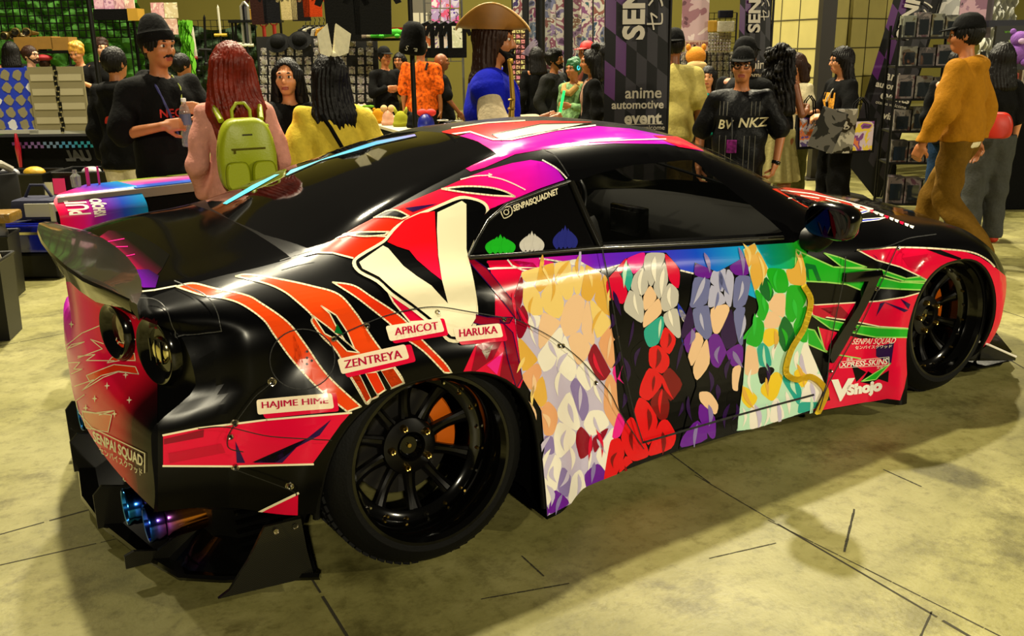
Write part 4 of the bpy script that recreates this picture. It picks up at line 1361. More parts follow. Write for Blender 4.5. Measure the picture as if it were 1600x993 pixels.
# ---------------- mirrors
for sg in (-1, 1):
    m = MB()
    ring = []
    for xq, ry, rz, zc in ((-.075, .098, .062, .0), (-.06, .106, .070, .0), (-.02, .108, .074, .0), (.03, .098, .068, -.002), (.07, .07, .05, -.006), (.09, .03, .022, -.01)):
        for j in range(20):
            t = 2 * PI * j / 20
            c, s = math.cos(t), math.sin(t)
            ring.append((xq, ry * math.copysign(abs(c) ** .6, c), zc + rz * math.copysign(abs(s) ** .7, s)))
    fs = [(i * 20 + j, i * 20 + (j + 1) % 20, i * 20 + 20 + (j + 1) % 20, i * 20 + 20 + j) for i in range(5) for j in range(20)]
    fs += [tuple(reversed(range(20))), tuple(100 + j for j in range(20))]
    M = Matrix.Translation((1.86, sg * 1.00, .945)) @ Matrix.Rotation(-.22 * sg, 4, 'Z') @ Matrix.Rotation(.1 * -sg, 4, 'X')
    m.add(ring, fs, RIMK, M)
    o = m.build('side_mirror', car, smooth=45)
    st = MB()
    st.tube([(1.86, sg * .86, .845), (1.86, sg * .91, .85), (1.86, sg * .95, .875), (1.86, sg * .98, .90)], [.05, .055, .045, .03], SATIN, 12)
    st.build('mirror_stalk', o, smooth=60)
    gl = MB()
    gl.prism([(.085 * math.copysign(abs(math.cos(t)) ** .6, math.cos(t)), .052 * math.copysign(abs(math.sin(t)) ** .7, math.sin(t))) for t in [2 * PI * j / 20 for j in range(20)]], .003, mat('mirror_glass', '#303030', .02, metal=1.0), M=M @ Matrix.Translation((-.077, 0, 0)) @ Matrix.Rotation(PI / 2, 4, 'Z') @ Matrix.Rotation(PI / 2, 4, 'X'))
    gl.build('mirror_glass', o)
# ---------------- window surrounds, gutters
def on_shell(u_, v_, lift=.004):
    D = ray(u_, v_)
    sel = np.where(_vis & (_fmin[:, 0] <= u_) & (_fmax[:, 0] >= u_) & (_fmin[:, 1] <= v_) & (_fmax[:, 1] >= v_))[0]
    best = None
    for fi in sel:
        A, B_, C_ = SV[SF[fi]]
        nn = FN[fi]
        t_ = nn @ (A - CAM) / (nn @ D)
        P = CAM + D * t_
        if best is None or t_ < best[0]:
            ok = all(np.dot(np.cross(q2 - q1, P - q1), nn) > -1e-7 for q1, q2 in ((A, B_), (B_, C_), (C_, A)))
            if ok: best = (t_, P + nn * lift)
    return best[1] if best else None


TRIM = mat('window_trim_black', '#15140f', .22, coat=.6)
for pts, r_, nm in (('732 404 760 402 840 396 935 388', .009, 'window_moulding'), ('935 388 1000 385 1100 380 1222 372', .010, 'window_moulding'), ('892 285 905 315 920 350 937 386', .012, 'pillar_trim'),
                    ('732 402 745 375 762 345 790 320 850 297 890 284', .006, 'window_moulding')):
    P = [on_shell(*q) for q in k('P', pts)]
    P = [p for p in P if p is not None]
    for sg in (1, -1):
        mb = MB(); mb.tube([(p[0], p[1] * sg, p[2]) for p in P], r_, TRIM, 8); mb.build(nm, car, smooth=60)
# ---------------- side vent blade on the front wing and the door handle
VB = mat('vent_gloss_black', '#040404', .12, spec=.3)
for nm, pts in (('wing_vent', '140 690 128 660 146 600 270 405 322 282 208 286 210 242 300 232 390 226 397 250 376 268 342 350 300 430 200 610 150 688'), ):
    out = [on_shell(*q, lift=.0) for q in k('I', pts)]
    out = [p for p in out if p is not None]
    nrm = np.array([0, -1, 0])
    for sg in (1, -1):
        A = [Vector((p[0], p[1] * sg + .0, p[2])) for p in out]
        B_ = [Vector((p[0] + .004, (p[1] - .020) * sg, p[2])) for p in out]
        n2 = len(A)
        tri = tessellate_polygon([[Vector((p.x, p.z, 0)) for p in A]])
        mb = MB()
        mb.add(A + B_, [(i, (i + 1) % n2, n2 + (i + 1) % n2, n2 + i) for i in range(n2)] + [tuple(n2 + a for a in t) for t in tri], VB)
        o = mb.build(nm, car, smooth=30)
# ---------------- front splitter and lower lip
fsx = [(3.05, -.97), (3.20, -1.0), (3.42, -.93), (3.66, -.70), (3.84, -.35), (3.88, 0)]
fsx = fsx + [(x, -y) for x, y in fsx[-2::-1]]
ins = [(3.0, -.75), (3.12, -.75), (3.25, -.70), (3.4, -.5), (3.5, -.25), (3.52, 0)]
ins = ins + [(x, -y) for x, y in ins[-2::-1]]
mb = MB(); vs = []
for (ex, ey), (ix, iy) in zip(fsx, ins): vs += [(ix, iy, .115), (ex, ey, .075), (ex + .004, ey * 1.004, .066), (ex, ey, .058), (ix, iy, .06)]
n = len(fsx)
mb.add(vs, [(i * 5 + j, i * 5 + (j + 1) % 5, i * 5 + 5 + (j + 1) % 5, i * 5 + 5 + j) for i in range(n - 1) for j in range(5)] + [tuple(range(5)), tuple((n - 1) * 5 + j for j in reversed(range(5)))], RIMK)
mb.build('front_splitter', car, smooth=30)
for sg in (-1, 1):
    mb = MB()
    A = [(3.02, .90, .22), (3.10, .985, .185), (3.28, 1.03, .10), (3.30, 1.02, .075), (3.10, .99, .075), (3.02, .93, .10)]
    vs = [(x, sg * y, z) for x, y, z in A] + [(x - .01, sg * (y - .03), z) for x, y, z in A]
    mb.add(vs, [tuple(range(6)), tuple(6 + i for i in reversed(range(6)))] + [(i, (i + 1) % 6, 6 + (i + 1) % 6, 6 + i) for i in range(6)], RIMK)
    for a_, b_ in ((0, 1), (1, 2)):
        p, q = Vector(vs[a_]), Vector(vs[b_])
        mb.tube([p, q], .006, WHT, 6)
    mb.build('front_canard', car)
# ---------------- cabin
CAB = mat('cabin_black', '#0d0d0c', .75)
DASHM = mat('dash_grey', '#0d0c06', .8, spec=.08)
LEATH = mat('seat_leather', '#14140f', .45)
mb = MB()
mb.box((1.2, 0, .42), (1.9, 1.5, .06), CAB)
mb.build('cabin_floor', car)
mb = MB()
prof = [(1.62, .50), (1.58, .74), (1.64, .83), (1.78, .885), (1.95, .895), (2.2, .87), (2.3, .80), (2.3, .5)]
vs = []
for j in range(13):
    y = -.74 + 1.48 * j / 12
    for x, z in prof:
        hump = .035 * math.exp(-((y - .36) / .2) ** 2) if x < 1.9 else 0
        vs.append((x, y, z + hump - .03 * (abs(y) / .74) ** 3))
m_ = len(prof)
mb.add(vs, [(j * m_ + i, j * m_ + i + 1, j * m_ + m_ + i + 1, j * m_ + m_ + i) for j in range(12) for i in range(m_ - 1)], DASHM)
mb.box((1.60, 0.0, .83), (.05, .24, .14), RIMK, .01)
mb.box((1.57, 0.0, .83), (.012, .19, .10), mat('screen_dark', '#101010', .2), .002)
mb.build('dashboard', car, smooth=40)
mb = MB()
ringp = [(0, .175 * math.cos(2 * PI * i / 28), .175 * math.sin(2 * PI * i / 28)) for i in range(29)]
M = Matrix.Translation((1.46, .37, .84)) @ Matrix.Rotation(.4, 4, 'Y')
mb.tube(ringp, .015, LEATH, 8, False, M)
mb.lathe([(0, .02), (.05, .015), (.06, -.02)], LEATH, 16, M=M @ Matrix.Rotation(-PI / 2, 4, 'Y'))
for a in (0, PI, -PI / 2): mb.tube([(0, .05 * math.cos(a), .05 * math.sin(a)), (0, .17 * math.cos(a), .17 * math.sin(a))], .013, LEATH, 6, M=M)
mb.build('steering_wheel', car, smooth=50)
for sg in (-1, 1):
    s = MB()
    M = Matrix.Translation((1.0, sg * .37, .46)) @ Matrix.Rotation(-.32, 4, 'Y')
    s.box((.02, 0, .34), (.11, .46, .62), LEATH, .05, M); s.box((.05, .2, .30), (.15, .09, .5), LEATH, .04, M); s.box((.05, -.2, .30), (.15, .09, .5), LEATH, .04, M)
    s.box((.28, 0, .06), (.5, .5, .14), LEATH, .05, Matrix.Translation((1.0, sg * .37, .46)))
    s.box((.02, 0, .72), (.09, .27, .2), LEATH, .04, M)
    s.build('front_seat', car, smooth=50)
mb = MB()
mb.tube([(1.72, 0, 1.22), (1.66, 0, 1.18)], .012, CAB, 6); mb.box((1.64, 0, 1.15), (.04, .24, .07), CAB, .02); mb.build('rear_view_mirror', car, smooth=40)
mb = MB()
for (a_, b_) in (((2.34, -.45, .895), (2.08, -.10, 1.045)), ((2.40, .05, .895), (2.10, .40, 1.03))): mb.tube([a_, b_], .008, SATIN, 6)
mb.build('wiper', car, smooth=50)


# ================================================================== PEOPLE
import openvdb


class Field:
    """a distance field grown from tapered limbs and ellipsoids, meshed as one continuous surface"""

    def __init__(self, lo, hi, vox):
        self.vox = vox
        self.lo = np.array(lo, float)
        self.n = np.ceil((np.array(hi, float) - self.lo) / vox).astype(int) + 1
        self.a = np.full(self.n, 9.0, np.float32)

    def win(self, lo, hi):
        i0 = np.clip(np.floor((np.array(lo) - self.lo) / self.vox).astype(int), 0, self.n - 1)
        i1 = np.clip(np.ceil((np.array(hi) - self.lo) / self.vox).astype(int) + 1, 1, self.n)
        if np.any(i1 <= i0): return None, None
        g = [self.lo[k] + self.vox * np.arange(i0[k], i1[k]) for k in range(3)]
        P = np.stack(np.meshgrid(*g, indexing='ij'), -1)
        return tuple(slice(i0[k], i1[k]) for k in range(3)), P

    def put(self, s, d, k, sub=False):
        A = self.a[s]
        if sub:
            h = np.maximum(k - np.abs(-d - A), 0) / max(k, 1e-6)
            self.a[s] = np.maximum(A, -d) + h * h * k * .25
        else:
            h = np.maximum(k - np.abs(d - A), 0) / max(k, 1e-6)
            self.a[s] = np.minimum(A, d) - h * h * k * .25

    def rc(self, p, q, r0, r1, k=.02, sub=False):
        p, q = np.array(p, float), np.array(q, float)
        m = max(r0, r1) + k + 3 * self.vox
        s, P = self.win(np.minimum(p, q) - m, np.maximum(p, q) + m)
        if s is None: return self
        d = q - p
        L2 = max(1e-9, d @ d)
        t = np.clip(((P - p) @ d) / L2, 0, 1)
        dist = np.linalg.norm(P - (p + t[..., None] * d), axis=-1) - (r0 + (r1 - r0) * t)
        self.put(s, dist, k, sub)
        return self

    def ell(self, c, r, k=.02, R=None, sub=False, box=0.0):
        c, r = np.array(c, float), np.array(r, float)
        m = max(r) + k + 3 * self.vox
        s, P = self.win(c - m, c + m)
        if s is None: return self
        X = P - c
        if R is not None: X = X @ np.array(R)
        if box:
            q = np.abs(X) - (r - box)
            d = np.linalg.norm(np.maximum(q, 0), axis=-1) + np.minimum(q.max(-1), 0) - box
        else:
            k0 = np.linalg.norm(X / r, axis=-1)
            k1 = np.linalg.norm(X / (r * r), axis=-1)
            d = np.where(k0 > 1e-6, k0 * (k0 - 1) / np.maximum(k1, 1e-9), -min(r))
        self.put(s, d, k, sub)
        return self

    def cut(self, fn):
        """keep only where fn(P) <= 0"""
        s, P = self.win(self.lo, self.lo + self.n * self.vox)
        self.a[s] = np.maximum(self.a[s], fn(P).astype(np.float32))
        return self

    def ripple(self, fn, band=.06):
        s, P = self.win(self.lo, self.lo + self.n * self.vox)
        w = np.abs(self.a) < band
        self.a[w] += fn(P[w]).astype(np.float32)
        return self

    def mesh(self, name, m, parent, adapt=.0):
        a = np.clip(self.a, -.1, .1).astype(np.float32)
        a[0] = a[-1] = .1; a[:, 0] = a[:, -1] = .1; a[:, :, 0] = a[:, :, -1] = .1
        g = openvdb.FloatGrid(.1)
        g.copyFromArray(a)
        pts, tri, quad = g.convertToPolygons(isovalue=0.0, adaptivity=adapt)
        if len(pts) == 0: return None
        V = pts * self.vox + self.lo
        F = [tuple(int(i) for i in q[::-1]) for q in quad] + [tuple(int(i) for i in t[::-1]) for t in tri]
        me = bpy.data.meshes.new(name)
        me.from_pydata([tuple(v) for v in V], [], F)
        me.materials.append(m)
        me.shade_smooth()
        me.update()
        o = bpy.data.objects.new(name, me)
        C.objects.link(o)
        o.parent = parent
        return o


def rotz(a):
    c, s = math.cos(a), math.sin(a)
    return np.array([[c, -s, 0], [s, c, 0], [0, 0, 1]])


def roty(a):
    c, s = math.cos(a), math.sin(a)
    return np.array([[c, 0, s], [0, 1, 0], [-s, 0, c]])


def rotx(a):
    c, s = math.cos(a), math.sin(a)
    return np.array([[1, 0, 0], [0, c, -s], [0, s, c]])


SKIN = {'light': mat('skin_light', '#c9875a', .5, noise=.06, nscale=9), 'tan': mat('skin_tan', '#a9683c', .5, noise=.06, nscale=9), 'brown': mat('skin_brown', '#7c4622', .5, noise=.06, nscale=9), 'pale': mat('skin_pale', '#d9a27e', .5, noise=.06, nscale=9)}
EYEW = mat('eye_white', '#d8cfc0', .2); EYEK = mat('eye_iris_dark', '#140c08', .15); LIP = mat('lip_rose', '#8c3d30', .45)


def cloth(n, c, rough=.85, **kw): return mat('cloth_' + n, c, rough, spec=.12, noise=kw.pop('noise', .10), nscale=kw.pop('nscale', 30), bump=kw.pop('bump', .25), bscale=kw.pop('bscale', 45), **kw)


BLKC = cloth('black', '#080808')
HK = mat('hair_black', '#0a0706', .5, spec=.2, bump=.12, bscale=60); HB = mat('hair_brown', '#2a150a', .5, spec=.2, bump=.12, bscale=60); HR = mat('hair_red', '#6a1a08', .42, spec=.2, noise=.35, nscale=14, bump=.12, bscale=60)
HY = mat('hair_blonde', '#b8862a', .45, noise=.2, bump=.12, bscale=60)
SHOE = mat('shoe_black', '#101010', .5)
PLIST = []


def at(u, v, dep): return un(u, v, dep=dep)


def person(label, u, v, dep, turn=0, skin='tan', arms=None, legs=None, head=(0, 0), lean=0.0, female=False, fat=0.0, top=None, bottom=None, hair=None, hat=None, vox=.010, extra=None,
           face=True, beard=None, glasses=False, group=None, shoes=None, H=None, stash=None):
    """(u, v) the crown of the head in the photograph at the given depth; turn 0 faces the viewer, +90 the picture's right, 180 away"""
    P = at(u, v, dep)
    Ht = P[2] if H is None else H
    s = Ht / 1.755
    toward = math.atan2(CAM[1] - P[1], CAM[0] - P[0])
    root = empty('person', (P[0], P[1], 0), toward + math.radians(turn), label, 'person', group)
    root.scale = (s, s, s)
    sm = SKIN[skin]
    sw = .160 if female else .185
    hw = .095
    Ly = rotz(math.radians(head[0])) @ roty(math.radians(head[1]))
    hc = np.array([lean * 1.0 + .005, 0, 1.52])

    def hp(x, y, z): return tuple(hc + Ly @ np.array([x, y, z - 1.52]))
    sh = {sg: np.array([lean * .9 - .005, sg * sw, 1.395]) for sg in (1, -1)}
    arms = arms or {}
    A = {}
    for sg, nm in ((1, 'L'), (-1, 'R')):
        e, w, hd, hn, curl = arms.get(nm, ((-.03, .06, -.27), (.06, .0, -.245), (.15, 0, -1), (0, -1, 0), .35))
        e = sh[sg] + np.array([e[0], sg * e[1], e[2]]); w = e + np.array([w[0], sg * w[1], w[2]])
        d = np.array([hd[0], sg * hd[1], hd[2]], float); d /= np.linalg.norm(d)
        nn = np.array([hn[0], sg * hn[1], hn[2]], float); nn -= d * (nn @ d); nn /= np.linalg.norm(nn)
        A[sg] = (sh[sg], e, w, d, nn, curl)
    Lg = {}
    legs = legs or {}
    for sg, nm in ((1, 'L'), (-1, 'R')):
        kn, an, yaw_ = legs.get(nm, ((.015, .105, .49), (-.02, .11, .085), 8))
        Lg[sg] = (np.array([0, sg * .09, .90]), np.array([kn[0], sg * kn[1], kn[2]]), np.array([an[0], sg * an[1], an[2]]), math.radians(yaw_) * sg)

    def bounds(pts, m):
        pts = np.array(pts)
        return pts.min(0) - m, pts.max(0) + m
    allp = [hp(.14, .1, 1.80), hp(-.14, -.1, 1.5), (0, .22, 1.0), (0, -.22, 1.0), (-.13, 0, 1.2), (.13, 0, 1.2)]
    for sg in (1, -1):
        allp += [A[sg][1], A[sg][2], A[sg][2] + A[sg][3] * .2]
        L = Lg[sg]
        allp += [L[1], L[2], L[2] + np.array([.26, 0, -.08]), L[2] + np.array([-.08, 0, -.08])]
    lo, hi = bounds(allp, .07)
    f = Field(lo, hi, vox)
    # torso
    f.ell((0, 0, .95), (.105, .165 if female else .158, .12), .03)
    f.ell((lean * .4, 0, 1.10), (.098 + fat, .128 + fat if female else .142 + fat, .17), .05)
    f.ell((lean * .7, 0, 1.28), (.108 + fat * .5, .150 if female else .172, .17), .05)
    f.rc(sh[1] + [0, -.03, .01], sh[-1] + [0, .03, .01], .055, .055, .05)
    f.rc((lean * .9 - .012, 0, 1.41), hp(.0, 0, 1.56), .057 if not female else .048, .05 if not female else .043, .03)
    # head
    f.ell(hp(.0, 0, 1.655), (.099, .077, .102), .02, Ly)
    f.ell(hp(.036, 0, 1.60), (.064, .055, .066), .04, Ly)
    f.rc(hp(.070, .012, 1.552), hp(.070, -.012, 1.552), .022, .022, .03)
    if face:
        f.rc(hp(.098, 0, 1.652), hp(.116, 0, 1.616), .009, .0145, .014)
        f.rc(hp(.100, .012, 1.611), hp(.100, -.012, 1.611), .010, .010, .01)
        f.rc(hp(.086, .045, 1.672), hp(.092, -.0, 1.668), .013, .012, .02); f.rc(hp(.086, -.045, 1.672), hp(.092, 0, 1.668), .013, .012, .02)
        for sg in (1, -1):
            f.ell(hp(.092, sg * .031, 1.650), (.012, .017, .011), .012, Ly, True)
            f.ell(hp(.066, sg * .045, 1.617), (.028, .022, .024), .02, Ly)
        f.rc(hp(.098, .02, 1.580), hp(.098, -.02, 1.580), .008, .008, .008); f.rc(hp(.095, .016, 1.567), hp(.095, -.016, 1.567), .009, .009, .008)
        f.rc(hp(.104, .022, 1.574), hp(.104, -.022, 1.574), .003, .003, .004, True)
    for sg in (1, -1):
        f.ell(hp(-.008, sg * .081, 1.632), (.020, .011, .032), .008, Ly); f.ell(hp(-.004, sg * .090, 1.634), (.010, .006, .018), .006, Ly, True)
        S, e, w, d, nn, curl = A[sg]
        f.rc(S, e, .050 if not female else .042, .038 if not female else .033, .03)
        f.rc(e, w, .039 if not female else .034, .026 if not female else .023, .015)
        f.rc(w, w + d * .03, .026, .026, .01)
        # palm, four fingers, thumb
        sd = np.cross(nn, d)
        if True:
            R = np.stack([d, sd, nn], 1)
            f.ell(w + d * .062, (.046, .040, .016), .012, R, box=.014)
            for q, (of, ln) in enumerate(((-.029, .070), (-.010, .080), (.010, .076), (.028, .060))):
                b = w + d * .100 + sd * of
                c1, c2 = curl * .7, curl * 1.7
                m_ = b + (d * math.cos(c1) + nn * math.sin(c1)) * ln * .52
                t_ = m_ + (d * math.cos(c2) + nn * math.sin(c2)) * ln * .5
                f.rc(b, m_, .0098, .0090, .004); f.rc(m_, t_, .0090, .0078, .003)
            ts = -1.0 if sg * 1 > 0 else 1.0
            # the thumb leaves the palm's side that points forwards / inwards
            td = sd * (ts)
            b = w + d * .035 + td * .034
            m_ = b + (d * .72 + td * .55 + nn * .35 * (1 + curl)) * .042
            f.rc(b, m_, .013, .011, .008); f.rc(m_, m_ + (d * .9 + nn * .5 * (1 + curl)) * .030, .011, .009, .004)
        h_, kn, an, ya = Lg[sg]
        f.rc(h_, kn, .085, .056, .04); f.rc(kn, kn * .45 + an * .55 + np.array([-.02, 0, .03]), .054, .054, .03); f.rc(kn * .6 + an * .4 + np.array([-.015, 0, 0]), an, .052, .036, .02)
        fd = np.array([math.cos(ya), math.sin(ya), 0])
        f.rc(an + [0, 0, -.035], an + fd * .15 + [0, 0, -.055], .040, .028, .02); f.rc(an + fd * -.03 + [0, 0, -.045], an + [0, 0, -.02], .034, .034, .02)
    body = f.mesh('body', sm, root)
    V = np.empty(len(body.data.vertices) * 3); body.data.vertices.foreach_get('co', V); V = V.reshape(-1, 3)
    if face:
        # lips are a second material of the one body surface
        body.data.materials.append(LIP)
        loc = (V - hc) @ Ly + [0, 0, 1.52]
        lipv = (loc[:, 0] > .088) & (np.abs(loc[:, 1]) < .027) & (np.abs(loc[:, 2] - 1.574) < .014)
        mi = [1 if all(lipv[i] for i in p.vertices) else 0 for p in body.data.polygons]
        body.data.polygons.foreach_set('material_index', mi)
        MR = Matrix([list(Ly[i]) + [0] for i in range(3)] + [[0, 0, 0, 1]])
        for sg in (1, -1):
            e = MB()
            c = Vector(hp(.083, sg * .031, 1.650))
            e.ell(c, (.0135, .0165, .0095), EYEW, 12, 8); e.ell(Vector(hp(.0925, sg * .031, 1.650)), (.006, .0085, .0085), EYEK, 10, 8)
            e.build('eye', root, smooth=180)
            b = MB()
            hm = hair[1] if hair else HB
            b.tube([hp(.099, sg * .014, 1.673), hp(.100, sg * .032, 1.679), hp(.088, sg * .052, 1.672)], [.005, .006, .003], hm, 6)
            b.build('eyebrow', root, smooth=60)
    # ---- clothes
    def torso_prims(g, inf, hem, sleeve, loose=0.0, neck=True):
        i = inf * .8
        loose = loose * .5
        g.ell((0, 0, .95), (.105 + i + loose, .165 + i + loose, .12 + i), .05)
        if hem < .86: g.rc((0, .0, .95), (0, 0, hem + .05), .14 + i + loose, .15 + i + loose * 1.2, .06)
        g.ell((lean * .4, 0, 1.10), (.098 + fat + i + loose, .138 + fat + i + loose, .17 + i), .05)
        g.ell((lean * .7, 0, 1.28), (.112 + fat * .5 + i + loose * .6, (.150 if female else .172) + i + loose * .5, .165 + i), .04)
        g.rc(sh[1] + [0, -.03, .008], sh[-1] + [0, .03, .008], .050 + i, .050 + i, .05)
        if neck: g.rc((lean * .9 - .012, 0, 1.40), (lean * .9 - .005, 0, 1.455), .068 + i * .5, .060 + i * .5, .03)
        for sg in (1, -1):
            S, e, w, d, nn, curl = A[sg]
            q = e if sleeve >= 1 else S + (e - S) * sleeve
            if sleeve > 0:
                g.rc(S, q, .046 + i + loose * .5, (.040 if sleeve >= 1 else .046) + i + loose * .9, .025)
            if sleeve > 1: g.rc(e, e + (w - e) * (sleeve - 1), .041 + i + loose * .4, .030 + i + loose * .35, .03)

    def folds(amp, sc=1.0, seed=0.0):
        def fn(P):
            x, y, z = P[:, 0], P[:, 1], P[:, 2]
            return amp * (np.sin(34 * sc * (z + .35 * np.abs(y)) + 9 * y + seed) * .5 + np.sin(21 * sc * (x * .8 + y) + 13 * z + seed * 2) * .4 + .35 * np.sin(55 * sc * (y - .4 * z) + seed))
        return fn
    clo, chi = lo - .10, hi + .10
    clo[2] = -.02
    if bottom:
        b = dict(bottom)
        g = Field(clo, np.array([chi[0], chi[1], 1.10]), vox)
        i = b.get('inf', .014)
        kind = b.get('kind', 'trousers')
        wz = min([1.03] + [q.get('hem', .88) + .06 for q in (top if isinstance(top, list) else [top])]) if top else 1.03
        if kind == 'skirt':
            hem = b.get('hem', .55)
            g.ell((0, 0, .97), (.112 + i, .168 + i, .10), .03)
            g.rc((0, 0, .93), (0, 0, hem), .15 + i, b.get('flare', .22), .05)
            g.ripple(lambda P: .012 * np.sin(np.arctan2(P[:, 1], P[:, 0]) * 14) * np.clip((1.0 - P[:, 2]) / .4, 0, 1))
            g.cut(lambda P: np.maximum(hem - P[..., 2], P[..., 2] - wz))
        else:
            fl = b.get('flare', 0.0)
            g.ell((0, 0, .955), (.107 + i, .166 + i, .12 + i), .03)
            for sg in (1, -1):
                h_, kn, an, ya = Lg[sg]
                end = an * (1 - 0) if b.get('len', 1) >= 1 else kn + (an - kn) * b['len']
                g.rc(h_, kn, .090 + i, .062 + i + fl * .3, .05); g.rc(kn, end + np.array([.0, 0, .0]), .060 + i + fl * .3, .046 + i + fl, .03)
            g.ripple(folds(b.get('fold', .006), 1.0, 1.3))
            g.cut(lambda P: np.maximum(b.get('hem', .045) - P[..., 2], P[..., 2] - wz))
        g.mesh(b.get('name', kind), b['mat'], root)
    if top:
        for T in (top if isinstance(top, list) else [top]):
            T = dict(T)
            g = Field(np.array([clo[0], clo[1], .25]), np.array([chi[0], chi[1], 1.62]), vox)
            hem = T.get('hem', .88)
            torso_prims(g, T.get('inf', .016), hem, T.get('sleeve', .7), T.get('loose', .015), T.get('neck', True))
            if T.get('hood'): g.rc((lean * .9 - .09, .07, 1.44), (lean * .9 - .09, -.07, 1.44), .055, .055, .04); g.rc((lean * .9 - .06, .06, 1.47), (lean * .9 + .04, .05, 1.43), .04, .028, .03); g.rc((lean * .9 - .06, -.06, 1.47), (lean * .9 + .04, -.05, 1.43), .04, .028, .03)
            g.ripple(folds(T.get('fold', .008) * 1.25, T.get('fsc', 1.0), T.get('seed', 0.0)))
            g.cut(lambda P: hem - P[..., 2])
            # the neck opening
            g.rc((lean * .9 - .005, 0, 1.43), hp(.02, 0, 1.62), .062 + T.get('open', 0), .075 + T.get('open', 0), .005, True)
            if T.get('front_open'):
                g.cut(lambda P: np.where(P[..., 0] > .0, T['front_open'] - np.abs(P[..., 1]), -1))
            g.mesh(T.get('name', 'shirt'), T['mat'], root)
    if shoes is not False:
        for sg in (1, -1):
            h_, kn, an, ya = Lg[sg]
            fd = np.array([math.cos(ya), math.sin(ya), 0])
            g = Field(an + [-.12, -.16, -.10], an + [.25, .16, .06], max(.007, vox * .8))
            g.rc(an + [0, 0, -.035], an + fd * .16 + [0, 0, -.052], .050, .038, .02); g.rc(an + fd * -.03 + [0, 0, -.045], an + [0, 0, .0], .045, .045, .02)
            zb = an[2] - .085
            g.cut(lambda P: np.maximum(zb - P[..., 2], P[..., 2] - (an[2] + .02)))
            g.mesh('shoe', (shoes or {}).get('mat', SHOE), root)
    if hair:
        st, hm = hair[0], hair[1]
        L = hair[2] if len(hair) > 2 else 1.30
        lo_h = np.minimum(np.array(hp(-.2, -.22, 1.5)), np.array(hp(.2, .22, 1.5))) - .16
        lo_h[2] = min(L - .06, 1.45)
        g = Field(lo_h, np.array(hp(0, 0, 1.52)) + [.34, .34, .36], max(.007, vox * .8))
        inf = .013 if st == 'short' else .018
        if st == 'bald_fade': inf = .006
        g.ell(hp(-.008, 0, 1.665), (.099 + inf, .078 + inf, .100 + inf), .02, Ly)
        if st != 'short' and st != 'bald_fade' and st != 'fluffy':
            wd = (.085 if st != 'curly' else .12) * (hair[4] if len(hair) > 4 else 1)
            n_ = 5
            for q in range(-2, 3):
                yy_ = q * wd / 2
                x0 = -.055 + .035 * (abs(q) / 2) ** 2
                g.rc(hp(x0, yy_ * .8, 1.66), (hc[0] - .085 + .03 * (abs(q) / 2) ** 2, yy_ * 1.05, max(L, 1.40)), .045, .048, .03)
                if L < 1.40: g.rc((hc[0] - .085 + .03 * (abs(q) / 2) ** 2, yy_ * 1.05, 1.42), (hc[0] - .105 + .03 * (abs(q) / 2) ** 2, yy_ * (.95 if st != 'curly' else 1.25), L), .048, .024 if st != 'curly' else .055, .03)
            for sg in (1, -1):
                g.rc(hp(.02, sg * .074, 1.68), (hc[0] - .01, sg * .085, max(L, 1.47)), .026, .024, .02)
                if hair[3:] and hair[3] == 'front' and L < 1.45: g.rc((hc[0] + .02, sg * .09, 1.47), (hc[0] + .08, sg * .095, L), .03, .016, .02)
        if st == 'fluffy':
            for i in range(26):
                a_, b_ = RNG.uniform(0, 2 * PI), RNG.uniform(.15, 1.3)
                if math.cos(a_) > .45 and b_ < .75: continue
                c_ = (-.008 + .10 * math.cos(a_) * math.cos(b_), .085 * math.sin(a_) * math.cos(b_), 1.665 + .105 * math.sin(b_))
                g.ell(hp(*c_), (.034, .034, .03), .02)
        if st == 'curly':
            for i in range(60):
                a_ = RNG.uniform(.9, 2 * PI - .9); z_ = RNG.uniform(max(L, 1.15), 1.75)
                rr = .10 if z_ > 1.55 else .12
                c_ = (hc[0] - .03 + rr * math.cos(a_), rr * math.sin(a_) * 1.05, z_)
                g.ell(c_, (.035, .035, .032), .015)
        if st == 'bun': g.ell(hp(-.06, 0, 1.80), (.05, .055, .045), .02)
        if st == 'pony':
            g.rc(hp(-.10, 0, 1.68), hp(-.17, 0, 1.62), .035, .035, .02); g.rc(hp(-.17, 0, 1.62), hp(-.15, 0, 1.40), .034, .015, .02)
        if st == 'mohawk':
            pass
        # clear the face and ears
        if st in ('pony', 'bun', 'parted'): g.ell(hp(.10, 0, 1.665), (.07, .06, .075), .012, Ly, True)
        g.ell(hp(.095, 0, 1.605), (.085, .066 if st != 'fluffy' else .07, .092 if st not in ('fringe',) else .075), .012, Ly, True)
        g.ell(hp(.02, 0, 1.54), (.09, .062, .075), .01, Ly, True)
        if st in ('short', 'bald_fade', 'fluffy'):
            g.cut(lambda P: ((hc[2] + .075) - P[..., 2]) - .9 * np.clip(-(P[..., 0] - hc[0]) * 1.0 + .0, -.02, .06))
        amp = .004 if st not in ('curly',) else .008
        g.ripple(lambda P: amp * np.sin(np.arctan2(P[:, 1] - hc[1], P[:, 0] - hc[0]) * 30 + 6 * np.sin(P[:, 2] * 9)) + amp * .6 * np.sin(np.arctan2(P[:, 1] - hc[1], P[:, 0] - hc[0]) * 57 + P[:, 2] * 20))
        g.mesh('hair', hm, root)
